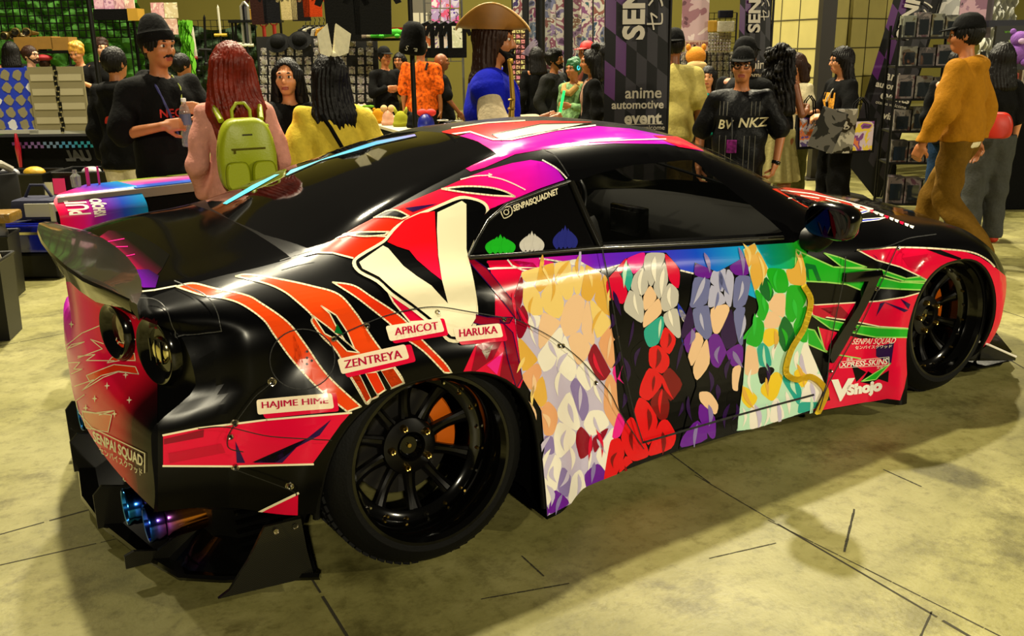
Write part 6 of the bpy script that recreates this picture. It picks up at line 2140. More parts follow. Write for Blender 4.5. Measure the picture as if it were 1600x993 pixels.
person('man in orange patterned shirt seen from behind the hats', 656, 62, 11.8, turn=170, skin='tan', face=False, vox=.010, H=1.74, arms={'L': HANG, 'R': HANG}, top=dict(mat=cloth('orange_floral', '#c0500c', noise=.7, nscale=26), name='shirt', hem=.84, sleeve=.9, loose=.05, inf=.02), bottom=dict(mat=grey_d, inf=.03), hair=('short', HK), extra=ex_orange)
person('person in dark cap and black clothes by accessory wall', 600, 76, 12.6, turn=30, skin='tan', vox=.011, top=dict(mat=BLKC, name='jacket', hem=.80, sleeve=1.9, loose=.03), bottom=dict(mat=BLKC), hair=('short', HK), hat=('cap', BLKC), arms={'L': FOLD, 'R': FOLD})
person('woman in black and gold patterned outfit beside dark cap', 624, 84, 13.2, turn=-20, skin='tan', female=True, vox=.011, top=dict(mat=cloth('black_gold', '#4a3c14', noise=.95, nscale=60), name='dress', hem=.55, sleeve=1.4, loose=.03), bottom=dict(mat=BLKC), hair=('long', HK, 1.35), arms={'L': HOLD, 'R': HANG})
person('bearded man with glasses and blue collar behind display panels', 44, 68, 12.8, turn=38, skin='pale', head=(15, 0), vox=.010, H=1.72, glasses=True, beard=('full moustache', HB), top=dict(mat=cloth('black_tee', '#131318'), name='shirt', hem=.85, sleeve=.9), bottom=dict(mat=BLKC), hair=('short', HB),
       extra=lambda c: (lambda b: (b.tube([(.10, .03, 1.42), (.04, .09, 1.46), (-.06, .06, 1.48), (-.06, -.06, 1.48), (.04, -.09, 1.46), (.10, -.03, 1.42)], .016, mat('collar_blue', '#1c48b0', .6), 8), b.build('collar', c['root'], smooth=60)))(MB()))
person('person with black hair at the far left behind panels', 14, 60, 13.4, turn=160, skin='tan', face=False, vox=.012, H=1.78, top=dict(mat=BLKC, name='shirt', hem=.85, sleeve=.9), bottom=dict(mat=BLKC), hair=('long', HK, 1.45))
person('person in cream jacket and dark red beret behind panels', 68, 86, 14.2, turn=170, skin='light', face=False, vox=.012, H=1.58, top=dict(mat=cloth('cream_jacket', '#b8a078'), name='jacket', hem=.85, sleeve=1.9, loose=.04), bottom=dict(mat=BLKC), hair=('short', HB),
       extra=lambda c: (lambda b: (b.ell((-.02, 0, 1.74), (.15, .14, .06), mat('beret_red', '#8a0a18', .7), M=c['MH']), b.build('beret', c['root'], smooth=180)))(MB()))
person('blonde person looking down at a phone', 119, 52, 12.9, turn=-30, skin='light', head=(0, 22), vox=.010, H=1.76, arms={'L': UP, 'R': UP}, top=dict(mat=BLKC, name='shirt', hem=.85, sleeve=1.4), bottom=dict(mat=BLKC), hair=('fluffy', HY))
person('smiling young person with brown fringe', 156, 51, 13.4, turn=10, skin='pale', vox=.010, H=1.80, top=dict(mat=BLKC, name='shirt', hem=.85, sleeve=.9), bottom=dict(mat=BLKC), hair=('fluffy', HB), arms={'L': HANG, 'R': HANG})


def ex_hood(c):
    b = MB(); m = mat('print_sun_red', '#b81010', .7)
    b.add(on_cloth(c, GARM, [(.0, 1.17)] + [(.0 + .06 * math.cos(t), 1.17 + .06 * math.sin(t)) for t in [PI * q / 14 for q in range(15)]], True), [(0, i + 1, i + 2) for i in range(14)], m); b.build('back_print', c['root'])
    print_text(c, 'MV', .0, 1.13, .06, mat('print_white', '#d8cdb0', .7), x=.172, back=True, name='back_lettering')


person('person in black hoodie with a red sun print on back', 176, 80, 7.2, turn=140, skin='tan', face=False, vox=.010, H=1.66, arms={'L': HANG, 'R': HOLD}, top=dict(mat=BLKC, name='hoodie', hem=.80, sleeve=1.9, loose=.05, inf=.022, hood=True), bottom=dict(mat=white_c, inf=.03), hair=('short', HK), extra=ex_hood)
person('dark-haired person behind the man in black beanie', 281, 82, 9.5, turn=120, skin='tan', face=False, vox=.012, H=1.60, top=dict(mat=BLKC, name='shirt', hem=.85, sleeve=.9), bottom=dict(mat=BLKC), hair=('short', HK))
person('person in cream shirt behind the black figure rack', 1405, 72, 11.0, turn=-70, skin='brown', vox=.011, arms={'L': HOLD, 'R': HOLD}, top=dict(mat=cloth('cream_shirt', '#b9ac82'), name='shirt', hem=.80, sleeve=1.4, loose=.05), bottom=dict(mat=BLKC), hair=('short', HK))
for p_ in PLIST: print('PERSON', p_)


# ================================================================== STALLS
def plate(name, u0, v0, u1, v1, hd, th, m, label=None, cat=None, group=None, bevel=0.0, yaw=0.0, parent=None, link=True):
    """a slab facing the viewer that covers a rectangle of the photograph at distance hd"""
    a, b, c = W((u0 + u1) / 2, v0, hd), W((u0 + u1) / 2, v1, hd), None
    l, r = W(u0, (v0 + v1) / 2, hd), W(u1, (v0 + v1) / 2, hd)
    w, h = abs((r - l) @ HR_), abs(a[2] - b[2])
    mb = MB()
    mb.box((0, th / 2, 0), (w, th, h), m, bevel)
    o = mb.build(name, parent)
    P = (a + b) / 2
    o.location = P; o.rotation_euler = (0, 0, RZ + yaw)
    if label: tag(o, label, cat, group)
    return o


def size_px(px, hd): return px * hd / FPX


def art(name, hues, sat=1.0, sc=9.0, dark=.25):
    """blotchy printed colours, different on every copy"""
    if name in MATS: return MATS[name]
    m = mat(name, '#808080', .45)
    nt, b = nodes_of(m)
    oi = nt.nodes.new('ShaderNodeObjectInfo'); tc = nt.nodes.new('ShaderNodeTexCoord'); ad = nt.nodes.new('ShaderNodeVectorMath'); ad.operation = 'ADD'
    ml = nt.nodes.new('ShaderNodeMath'); ml.operation = 'MULTIPLY'; ml.inputs[1].default_value = 57.0
    nt.links.new(oi.outputs['Random'], ml.inputs[0]); nt.links.new(tc.outputs['Object'], ad.inputs[0]); nt.links.new(ml.outputs[0], ad.inputs[1])
    vo = nt.nodes.new('ShaderNodeTexNoise'); vo.inputs['Scale'].default_value = sc; vo.inputs['Detail'].default_value = 3; vo.inputs['Distortion'].default_value = .5
    nt.links.new(ad.outputs[0], vo.inputs['Vector'])
    r = nt.nodes.new('ShaderNodeValToRGB'); r.color_ramp.interpolation = 'CONSTANT'
    e = r.color_ramp.elements
    n = len(hues)
    e[0].position, e[0].color = 0, srgb(hues[0]); e[1].position, e[1].color = .30, srgb(hues[1])
    for i, h in enumerate(hues[2:]):
        q = e.new(.36 + .34 * i / max(1, n - 2)); q.color = srgb(h)
    nt.links.new(vo.outputs['Fac'], r.inputs['Fac'])
    hs = nt.nodes.new('ShaderNodeHueSaturation'); mr = nt.nodes.new('ShaderNodeMapRange')
    mr.inputs[3].default_value = .38; mr.inputs[4].default_value = .62
    ml2 = nt.nodes.new('ShaderNodeMath'); ml2.operation = 'FRACT'; ml3 = nt.nodes.new('ShaderNodeMath'); ml3.operation = 'MULTIPLY'; ml3.inputs[1].default_value = 7.3
    nt.links.new(oi.outputs['Random'], ml3.inputs[0]); nt.links.new(ml3.outputs[0], ml2.inputs[0]); nt.links.new(ml2.outputs[0], mr.inputs[0])
    nt.links.new(mr.outputs[0], hs.inputs['Hue']); hs.inputs['Saturation'].default_value = sat
    nt.links.new(r.outputs[0], hs.inputs['Color']); nt.links.new(hs.outputs[0], b.inputs['Base Color'])
    return m


ART = art('art_print_ink', ['#0c0a10', '#2a2650', '#6a648c', '#b8b0ac', '#7a3c58', '#c8c0ba', '#1c2a60'], 1.0, 5)
PINKART = art('poster_ink_pink', ['#3a1a22', '#a06a70', '#d8b0a8', '#c89088', '#e8d0c0'], .9, 7)
PURART = art('poster_ink_violet', ['#1c1230', '#7a3aa0', '#e0d0e8', '#c8a0d0', '#e06a7a', '#f0e8f0'], 1.1, 6)
SMALL = art('packet_print', ['#060506', '#1e1a1c', '#6e646a', '#a89e98', '#4a2426'], .7, 22)
BOXP = art('figure_box_print', ['#070708', '#14110f', '#3a3632', '#6a645a', '#4a2810'], .8, 9)
METK = mat('black_metal_tube', '#070707', .45, metal=.2, spec=.3)
KRAFT = mat('cardboard', '#8a6420', .85, noise=.1, nscale=8)
BCL = cloth('stall_black', '#040404')
PLAS = mat('clear_sleeve', '#8a867c', .12)
ORD = ['first', 'second', 'third', 'fourth', 'fifth', 'sixth', 'seventh', 'eighth', 'ninth', 'tenth', 'eleventh', 'twelfth', 'thirteenth', 'fourteenth']


def gridwall(name, u0, v0, u1, v1, hd, m, step, label, cat='grid panel', r=.004, legs=True):
    o = MB()
    l, rr_ = W(u0, (v0 + v1) / 2, hd), W(u1, (v0 + v1) / 2, hd)
    zt, zb = W((u0 + u1) / 2, v0, hd)[2], W((u0 + u1) / 2, v1, hd)[2]
    w = (rr_ - l) @ HR_
    c = (l + rr_) / 2
    n = max(1, round(w / step)); k_ = max(1, round((zt - zb) / step))
    for i in range(n + 1): o.tube([(-w / 2 + w * i / n, 0, zb), (-w / 2 + w * i / n, 0, zt)], r, m, 4, False)
    for i in range(k_ + 1): o.tube([(-w / 2, 0, zb + (zt - zb) * i / k_), (w / 2, 0, zb + (zt - zb) * i / k_)], r, m, 4, False)
    if legs:
        for x in (-w / 2, w / 2): o.tube([(x, 0, 0), (x, 0, zt)], r * 2.2, m, 6)
    ob = o.build(name)
    ob.location = (c[0], c[1], 0); ob.rotation_euler = (0, 0, RZ)
    return tag(ob, label, cat)


# ---- green net drape at the left
GNET = mat('green_drape', '#347010', .8, noise=.3, nscale=4)
GNET2 = mat('dark_green_drape', '#16300a', .85, noise=.3, nscale=4)


def drape(name, u0, v0, u1, v1, hd, m, label, swag=.14, to_floor=True):
    l, r = W(u0, v0, hd), W(u1, v0, hd)
    zt = W((u0 + u1) / 2, v0, hd)[2]; zb = 0.02 if to_floor else W((u0 + u1) / 2, v1, hd)[2]
    w = (r - l) @ HR_; n, k_ = 70, 36
    vs, fs = [], []
    for j in range(k_ + 1):
        t = j / k_
        for i in range(n + 1):
            s = i / n
            x = (s - .5) * w
            z = zt + (zb - zt) * t
            sag = swag * abs(math.sin(s * PI * 2.2)) * (1 - t)
            y = .05 * math.sin(s * 60 + 2 * math.sin(t * 5)) + .09 * math.sin((z - .35 * abs(math.sin(s * PI * 2.2))) * 24) * (1 - t * .6)
            vs.append((x, y, max(.01, z - sag)))
    for j in range(k_):
        for i in range(n): fs.append((j * (n + 1) + i, j * (n + 1) + i + 1, (j + 1) * (n + 1) + i + 1, (j + 1) * (n + 1) + i))
    b = MB(); b.add(vs, fs, m)
    o = b.build(name, smooth=70, fixn=False)
    c = (l + r) / 2
    o.location = (c[0], c[1], 0); o.rotation_euler = (0, 0, RZ)
    return tag(o, label, 'drape')


drape('green_drape', -60, -60, 210, 70, 16.2, GNET, 'bright green sagging drape behind the black grid at far left')
drape('green_drape', 200, 34, 400, 130, 16.4, GNET2, 'dark green drape behind the hanging swords')
gridwall('grid_panel', -60, -60, 205, 60, 15.9, METK, .115, 'black wire grid in front of the bright green drape', r=.012)
gridwall('grid_panel', 206, 32, 402, 130, 15.8, METK, .10, 'black wire grid behind the hanging swords', r=.006)
for i, (u0, v0, u1, v1) in enumerate(((22, 58, 58, 80), (57, 57, 82, 77), (80, 58, 108, 80))):
    plate('cardboard_box', u0, v0, u1, v1, 14.8, .3, KRAFT, 'cardboard box on the high shelf, ' + ('leftmost of the row', 'middle of the row', 'rightmost of the row')[i] + ' below the green drape', 'box', bevel=.004)
o = plate('shelf', 2, 79, 112, 84, 14.7, .45, METK, 'dark shelf carrying the cardboard boxes below green drape', 'shelf')
for u in (6, 108):
    p = W(u, 84, 14.9); b = MB(); b.tube([(0, .2, 0), (0, .2, p[2] + .02)], .02, METK, 8); q = b.build('shelf_post', o)
    q.matrix_local = o.matrix_world.inverted() if False else Matrix.Identity(4)
    q.location = ((p - np.array(o.location)) @ HR_, 0, -o.location.z)
for i in range(2):                                   # goggles on the boxes
    b = MB(); GM = mat('goggle_brown', '#5a4a20', .35, metal=.3)
    for sg in (-1, 1):
        b.lathe([(.05, 0), (.062, .01), (.062, .07), (.05, .09)], GM, 18, M=Matrix.Translation((sg * .075, 0, 0)) @ Matrix.Rotation(PI / 2, 4, 'X')); b.lathe([(0, .07), (.05, .075)], mat('goggle_lens', '#1a1812', .06, coat=1), 16, M=Matrix.Translation((sg * .075, 0, 0)) @ Matrix.Rotation(PI / 2, 4, 'X'))
    b.tube([(-.13, .0, 0), (-.2, .1, -.02), (-.1, .2, -.03), (.1, .2, -.03), (.2, .1, -.02), (.13, 0, 0)], .025, GM, 8)
    o = b.build('goggles', smooth=50); o.location = W((18, 34)[i], (56, 50)[i], 14.9); o.rotation_euler = (0, 0, RZ + .3 * i)
    tag(o, ('brass round-lens goggles at the left end of the box row', 'brass round-lens goggles lying on the cardboard boxes')[i], 'goggles')
# art strips above
for i in range(4): plate('poster', 146 + i * 16, -14, 161 + i * 16, 14, 15.6, .02, PINKART, f'pinkish art poster above the dark shelf board, {ORD[i]} from the left', 'poster')
plate('shelf_board', 146, 14, 199, 31, 15.5, .3, BCL, 'black covered shelf board under the pinkish posters', 'shelf')
plate('storage_crate', 199, 13, 215, 32, 15.4, .3, mat('crate_yellow', '#a8801c', .7), 'yellow crate at the right end of black shelf board', 'crate')
for i, (u0, v0, u1, v1) in enumerate(((236, 4, 256, 28), (257, 4, 277, 28), (236, 29, 256, 54), (257, 29, 277, 54))):
    plate('poster', u0, v0, u1, v1, 15.4, .02, PINKART, ('upper left', 'upper right', 'lower left', 'lower right')[i] + ' pink poster of four beside the black beanie', 'poster')
drape('lime_cloth', 280, 31, 297, 118, 14.8, mat('lime_cloth', '#5fae10', .8), 'narrow lime green cloth hanging beside the swords', .02)
# ---- swords
def sword(u0, v0, u1, v1, w, hd, label, blade, guard=None, hilt=True, edge=None):
    a, b = W(u0, v0, hd), W(u1, v1, hd)
    L = np.linalg.norm(b - a)
    root = empty('replica_sword', a, 0, label, 'sword', 'replica swords on the dark green wall')
    z = (b - a) / L; M = Matrix.Identity(4)
    y = HF; x = np.cross(y, z); x /= np.linalg.norm(x); y = np.cross(z, x)
    for i in range(3): M[i][0], M[i][1], M[i][2], M[i][3] = x[i], y[i], z[i], a[i]
    root.matrix_world = M
    q = MB(); n = 8
    q.add([(-w / 2, 0, L * .3), (0, -.012, L * .3), (w / 2, 0, L * .3), (0, .012, L * .3), (-w / 2, 0, L * .93), (0, -.012, L * .93), (w / 2, 0, L * .93), (0, .012, L * .93), (0, 0, L)], [(0, 1, 5, 4), (1, 2, 6, 5), (2, 3, 7, 6), (3, 0, 4, 7), (4, 5, 8), (5, 6, 8), (6, 7, 8), (7, 4, 8), (0, 3, 2, 1)], blade)
    if edge:
        for sg in (-1, 1): q.tube([(sg * w / 2, 0, L * .3), (sg * w / 2, 0, L * .93), (0, 0, L)], .022, edge, 6)
        q.tube([(-w / 2, 0, L * .3), (w / 2, 0, L * .3)], .022, edge, 6)
    q.build('blade', root)
    g = MB(); g.tube([(-max(.10, w * .8), 0, L * .29), (max(.10, w * .8), 0, L * .29)], .025, guard or METK, 8); g.build('guard', root)
    h = MB(); h.tube([(0, 0, 0), (0, 0, L * .29)], .022, METK, 8); h.ell((0, 0, 0), (.035, .035, .035), guard or METK, 10, 8); h.build('grip', root)
    return root


SIL = mat('sword_silver', '#b8b49c', .35, metal=.4); GLD = mat('sword_gold', '#a88a1c', .4, metal=.3); REDW = mat('sword_red', '#7c140c', .4); WHB = mat('sword_white', '#c8c4b0', .4)
sword(389, 98, 381, 3, .11, 15.4, 'broad dark blade with silver edges, largest of the swords', mat('sword_dark', '#0a0a10', .3), SIL, edge=mat('sword_edge', '#8f8c80', .35, metal=.4))
sword(347, 74, 340, 7, .035, 15.4, 'white blade with wide golden guard between the swords', WHB, GLD)
sword(310, 112, 299, 38, .05, 15.4, 'pale long blade hanging next to the red sheath', WHB, METK)
sword(300, 112, 294, 36, .04, 15.3, 'dark red sheath beside the narrow lime cloth', REDW, REDW)
sword(322, 100, 319, 22, .04, 15.4, 'black narrow sword left of the golden guard', METK, METK)
sword(369, 84, 368, 30, .04, 15.4, 'short black sword left of the broad dark blade', METK, SIL)
plate('wooden_crate', 388, 14, 428, 31, 15.4, .24, mat('crate_ochre', '#96700f', .7, noise=.1), 'open ochre crate on top of the sword wall', 'crate', bevel=.01)
p0, p1 = W(360, 31, 15.5), W(440, 31, 15.5)
b = MB(); b.box((0, 0, 0), (float((p1 - p0) @ HR_), .28, .04), METK); 
for sx in (-1, 1): b.tube([(sx * float((p1 - p0) @ HR_) / 2 * .95, 0, -p0[2]), (sx * float((p1 - p0) @ HR_) / 2 * .95, 0, 0)], .02, METK, 8)
o = b.build('top_shelf'); o.location = (p0 + p1) / 2 - np.array([0, 0, .022]); o.rotation_euler = (0, 0, RZ); tag(o, 'dark shelf on posts carrying the ochre crate', 'shelf')

# ---- accessory wall with its packets
bw = plate('display_board', 405, 56, 592, 175, 14.2, .05, mat('display_board_black', '#060506', .8), 'black display board covered with small packets', 'display board')
bl = MB(); bl.box((0, .03, -1.0), (2.2, .05, 1.2), MATS['display_board_black']); q = bl.build('board_foot', bw); q.location = (0, 0, 0)
proto = None
cnt = 0
for r_ in range(7):
    for c_ in range(13):
        if (r_ * 7 + c_ * 3) % 11 == 0: continue
        u = 412 + c_ * 13.8; v = 66 + r_ * 14.6
        P = W(u, v, 14.12)
        if proto is None:
            b = MB(); b.box((0, 0, 0), (.10, .012, .115), SMALL, .004); b.ell((0, -.008, -.012), (.034, .008, .036), PLAS, 10, 6); b.box((0, -.002, .062), (.03, .01, .012), PLAS)
            o = proto = b.build('accessory_packet')
        else:
            o = proto.copy(); C.objects.link(o)
        o.location = P; o.rotation_euler = (0, RNG.uniform(-.06, .06), RZ); sc_ = RNG.uniform(.8, 1.05); o.scale = (sc_, 1, sc_)
        tag(o, 'small clear blister packet on the black accessory display board', 'packet', 'packets on the accessory display board')
# red masks and dark hats hung above
for i, (u, v, m_, nm) in enumerate(((413, 52, 'mask_red', 'red hanging band with ring'), (429, 50, 'mask_red', 'red hanging strap with ring'))):
    b = MB(); mm = mat(m_, '#9a2010', .5)
    b.tube([(0, 0, .12), (0, 0, -.06)], .03, mm, 8); b.lathe([(.05, -.02), (.07, 0), (.05, .02), (.05, -.02)], mm, 16, M=Matrix.Translation((0, 0, .16)) @ Matrix.Rotation(PI / 2, 4, 'X')); b.lathe([(.06, -.02), (.08, 0), (.06, .02), (.06, -.02)], mm, 16, M=Matrix.Translation((0, 0, -.14)) @ Matrix.Rotation(PI / 2, 4, 'X'))
    o = b.build('hanging_harness', smooth=50); o.location = W(u, v, 15.75); o.rotation_euler = (0, 0, RZ); tag(o, nm + (' nearest the broad sword' if i == 0 else ' right of the first red band'), 'harness')
for i, (u, v) in enumerate(((434, 66), (468, 62), (531, 56))):
    b = MB(); b.lathe([(0, .10), (.06, .095), (.10, .05), (.11, 0), (.17, -.012), (.17, -.02), (.10, -.01)], BLKC, 24)
    o = b.build('black_hat', smooth=60); o.location = W(u, v, 14.0); o.rotation_euler = (.9, 0, RZ); tag(o, ('black hat above the left end of the packets', 'black hat in the middle above the packets', 'black round hat right of the white bow')[i], 'hat')
gridwall('garment_rail', 474, 40, 530, 60, 14.9, METK, 2.0, 'black clothes rail above the packets', 'clothes rail', .012, False)


def garment(u, v, w, h, hd, m, label, name='shirt_on_hanger', group=None, yaw=0.0, printm=None, thick=.05):
    root = empty(name, W(u, v, hd), RZ + yaw, label, 'shirt', group)
    b = MB()
    n = 18
    out = [(-.10, 0), (-.5, -.10), (-.62, -.36), (-.50, -.40), (-.40, -.24), (-.38, -1.0), (.38, -1.0), (.40, -.24), (.50, -.40), (.62, -.36), (.5, -.10), (.10, 0), (0, -.05)]
    poly = [(x * w, z * h) for x, z in out]
    b.prism(poly, thick, m, M=Matrix.Rotation(PI / 2, 4, 'X') @ Matrix.Translation((0, 0, -thick / 2)))
    b.build('garment', root)
    hk = MB(); hk.tube([(-.35 * w, 0, -.06 * h), (0, 0, .02), (.35 * w, 0, -.06 * h)], .008, METK, 6); hk.tube([(0, 0, .02), (0, 0, .07), (.03, 0, .10), (.0, 0, .13)], .006, METK, 6); hk.build('hanger', root)
    if printm:
        p = MB(); p.box((0, -thick / 2 - .004, -.42 * h), (.42 * w, .006, .6 * h), printm); p.build('chest_print', root)
    return root


for i, cc in enumerate(('#141414', '#b8b29a', '#101010', '#9a9484', '#b07a1c', '#181818', '#8a8a80', '#121212')):
    garment(478 + i * 7, 42, .34, .42, 14.8, cloth('rail_%d' % i, cc), f'narrow shirt on the clothes rail above the packets, {ORD[i]} from left', yaw=1.1, thick=.04)
for i, (u, v, w, h, cc) in enumerate(((402, -18, .30, .5, '#2a1410'), (422, -18, .3, .48, '#101014'), (450, -14, .3, .40, '#b0a070'), (468, -18, .34, .45, '#14100e'), (487, -12, .34, .34, '#a83408'))):
    garment(u, v, w, h, 14.4, cloth('upper_%d' % i, cc), ('dark brown shirt hanging above the ochre crate', 'black shirt hanging second above the ochre crate', 'tan shirt hanging high above the packets', 'black narrow shirt right of the tan shirt', 'orange graphic shirt hanging high above the packets')[i])
gridwall('garment_rail', 396, -20, 625, -8, 14.45, METK, 3.0, 'high black rail of hanging shirts above the packets', 'clothes rail', .012, False)
garment(533, -25, .52, .62, 11.5, BLKC, 'large black hanging shirt left of the plain wall'); garment(580, -25, .55, .56, 11.5, BLKC, 'large black hanging shirt next to the plain wall')
gridwall('garment_rail', 500, -34, 626, -20, 11.5, METK, 3.0, 'black rail with the two large black shirts', 'clothes rail', .012, False)
plate('ledge', 515, 60, 645, 64, 13.82, .28, METK, 'dark ledge carrying the plush toys', 'ledge')
for i, (u, cc, r_) in enumerate(((548, '#b09a98', .09), (566, '#a89890', .08), (578, '#d8d0b0', .07), (592, '#d0c8a8', .075))):
    b = MB(); mm = mat('plush_%d' % i, cc, .9, bump=.5, bscale=90)
    b.ell((0, 0, 0), (r_ * 1.3, r_, r_ * .8), mm); b.ell((r_ * .9, -.02, r_ * .4), (r_ * .6, r_ * .6, r_ * .55), mm); b.ell((-r_, 0, r_ * .1), (r_ * .5, r_ * .5, r_ * .4), mm)
    o = b.build('plush_toy', smooth=180); o.location = W(u, 55, 13.9); o.rotation_euler = (0, 0, RZ); tag(o, f'{("dusty pink", "greyish pink", "cream", "pale cream")[i]} plush toy on the ledge, {ORD[i]} from the left', 'plush toy')
b = MB(); mm = mat('plush_green', '#2f9a18', .9, bump=.4)
b.tube([(-.28, 0, -.02), (-.1, 0, .01), (.1, 0, .03), (.28, 0, .0)], [.02, .055, .05, .02], mm, 12)
for x in (-.12, .1): b.ell((x, -.05, -.02), (.04, .06, .03), mm)
o = b.build('plush_toy', smooth=180); o.location = W(610, 54, 13.8); o.rotation_euler = (0, 0, RZ); tag(o, 'long bright green plush toy lying on the ledge', 'plush toy')
plate('red_cloth', 610, 43, 642, 54, 15.0, .03, cloth('stall_red', '#8a1010'), 'red cloth strip under the plain olive wall', 'cloth')
plate('wall_board', 644, -20, 700, 40, 17.5, .1, mat('grey_board', '#5a554a', .8), 'grey-brown wall board behind the rack of t-shirts', 'board')
for i, (u0, u1) in enumerate(((641, 655), (657, 668))): plate('notice', u0, 20, u1, 42, 17.3, .01, mat('notice_paper', '#b0aa98', .8), ('larger', 'smaller')[i] + ' pale notice sheet on the grey board', 'notice')
for r_ in range(2):
    for c_ in range(3): plate('poster', 674 + c_ * 15, -12 + r_ * 26, 687 + c_ * 15, 12 + r_ * 26, 14.0, .02, PURART, f'violet poster beside the tricorn hat, {ORD[c_]} in the {("upper", "lower")[r_]} row', 'poster')
gridwall('grid_panel', 664, -14, 722, 96, 14.1, mat('grid_grey', '#4a4a46', .5), .16, 'grey wire grid carrying violet posters and t-shirts', r=.008)
for i, (u, pm) in enumerate(((672, '#b04020'), (686, '#6a4a9a'), (700, '#8a90c8'), (713, '#c8c0a8'))):
    garment(u, 34, .34, .48, 13.6, BLKC, f'black t-shirt with printed front, {ORD[i]} from the left behind the tricorn hat', 't_shirt_on_hanger', yaw=.25, printm=art('tee_print_%d' % i, ['#100c10', pm, '#d8d0c0', pm], 1.0, 14))
# dark poles of the hat stall
for i, (u, v0, v1, hd, lb) in enumerate(((643, -20, 212, 8.6, 'black upright pole at the front corner of the hat table'), (146, -20, 250, 9.2, 'black upright pole in front of the display panels'), (845, -10, 190, 13.8, 'black upright post between the columns of art prints'))):
    p, q = W(u, 60, hd), None
    b = MB(); b.tube([(0, 0, 0), (0, 0, 3.2)], .022 if i < 2 else .05, METK, 12); b.lathe([(0, .03), (.05, .03), (.14, .012), (.14, 0), (0, 0)], METK, 20)
    o = b.build('pole', smooth=40); o.location = (p[0], p[1], 0); tag(o, lb, 'pole')
b = MB()
b.lathe([(0, .16), (.05, .155), (.09, .12), (.105, .05), (.11, -.02), (.114, -.03), (.116, -.10), (.10, -.115)], BLKC, 26)
o = b.build('beanie', smooth=60); o.location = W(645, 63, 8.5); o.rotation_euler = (.1, .12, RZ); tag(o, 'black beanie hung on the upright pole above the hat table', 'beanie')
vs, fs = text_mesh('Sora', .06, 0, .3); b = MB(); b.add([(x, -.112 - 0 * z, y - .06) for x, y, z in vs], fs, mat('stitch_white', '#c8c4b8', .7)); b.build('stitched_word', o)

# ---- hat table
TB = MB()
p0, p1, p2 = un(556, 186, z=.78), un(652, 213, z=.78), un(742, 196, z=.78)
p2 = p1 + (p2 - p1) / np.linalg.norm(p2 - p1) * .85
p3 = p0 + (p2 - p1)
root = empty('display_table', tuple((p0 + p2) / 2 * np.array([1, 1, 0])), 0, 'black-skirted table with white top edge carrying knitted hats', 'table')
ce = (p0 + p2) / 2
rel = [np.array(p) - np.array([ce[0], ce[1], 0]) for p in (p0, p1, p2, p3)]
b = MB(); b.prism([(r_[0], r_[1]) for r_ in rel], .03, mat('table_white', '#b8ae90', .5), z0=.75); b.build('table_top', root)
b = MB(); b.prism([(r_[0] * .985, r_[1] * .985) for r_ in rel], .74, BCL, z0=.01); b.build('table_skirt', root)


def knit(u, v, m, label, r=.085, kind='ears', m2=None, hgt=1.0):
    P = un(u, v, z=.782)
    o_ = empty('knitted_hat', P, RZ, label, 'hat', 'knitted hats on the display table')
    b = MB()
    b.lathe([(r * 1.02, 0), (r * 1.12, .008), (r * 1.14, .03), (r * 1.08, .042), (r, .048), (r * .98, .075 * hgt), (r * .85, .12 * hgt), (r * .55, .155 * hgt), (r * .2, .168 * hgt), (0, .17 * hgt)], m, 24)
    b.build('crown', o_, smooth=60)
    q = m2 or m
    for sg in (-1, 1):
        e = MB()
        if kind == 'ears': e.ell((sg * r * .55, 0, .155 * hgt), (.022, .018, .024), q)
        elif kind == 'horns': e.tube([(sg * r * .5, 0, .14 * hgt), (sg * r * .75, 0, .18 * hgt), (sg * r * .8, 0, .215 * hgt)], [.024, .018, .006], q, 10)
        elif kind == 'pompoms': e.ell((sg * r * .6, 0, .185 * hgt), (.042, .042, .042), q)
        elif kind == 'leaf': e.ell((sg * r * .35 + r * .3, 0, .175 * hgt), (.045, .025, .016), q)
        elif kind == 'bow': e.ell((sg * .045 + .01, 0, .175 * hgt), (.06, .035, .04), q)
        e.build({'ears': 'ear', 'horns': 'horn', 'pompoms': 'pompom', 'leaf': 'leaf', 'bow': 'bow_loop'}[kind], o_, smooth=180)


knm = lambda n, c: mat('knit_' + n, c, .9, bump=.5, bscale=140, spec=.1)
knit(573, 189, knm('cream', '#cfc070'), 'cream knitted hat with green leaf on the white-edged table', .088, 'leaf', knm('leaf', '#5a8a1c'))
knit(592, 192, knm('ochre', '#b0760c'), 'ochre knitted hat with small round ears', .085, 'ears', None)
knit(607, 195, knm('pink', '#d09a80'), 'pale pink knitted hat with two pompoms', .072, 'pompoms', knm('peach', '#c8a070'))
knit(627, 197, knm('olive', '#8a8a20'), 'olive knitted hat with two little horns', .085, 'horns', knm('olive2', '#9a9a30'))
knit(566, 184, knm('blush', '#c8a08a'), 'blush pink knitted hat behind the cream hat', .065, 'ears')
knit(666, 203, mat('hat_blue', '#0a1470', .4), 'shiny blue hat with a red bow on top', .092, 'bow', mat('bow_red', '#c01810', .7), 1.05)
knit(646, 199, BLKC, 'small black hat behind the upright pole', .07, 'ears')
for i, (u, v, cc) in enumerate(((692, 189, '#b8b4a4'), (704, 191, '#26242a'), (716, 190, '#a8a090'), (700, 195, '#8a84a0'), (722, 194, '#b09a30'))):
    b = MB(); b.box((0, 0, .008), (.12, .08, .014), mat('flat_goods_%d' % i, cc, .5), .004, rz=.4 * i); b.box((.01, 0, .018), (.05, .05, .008), mat('flat_goods_dark', '#17171a', .5), .002, rz=.2)
    o = b.build('folded_item'); o.location = un(u, v, z=.7805); tag(o, ('pale grey', 'black', 'beige', 'lilac', 'yellow')[i] + ' flat folded item on the hat table beside the blue hat', 'folded item')
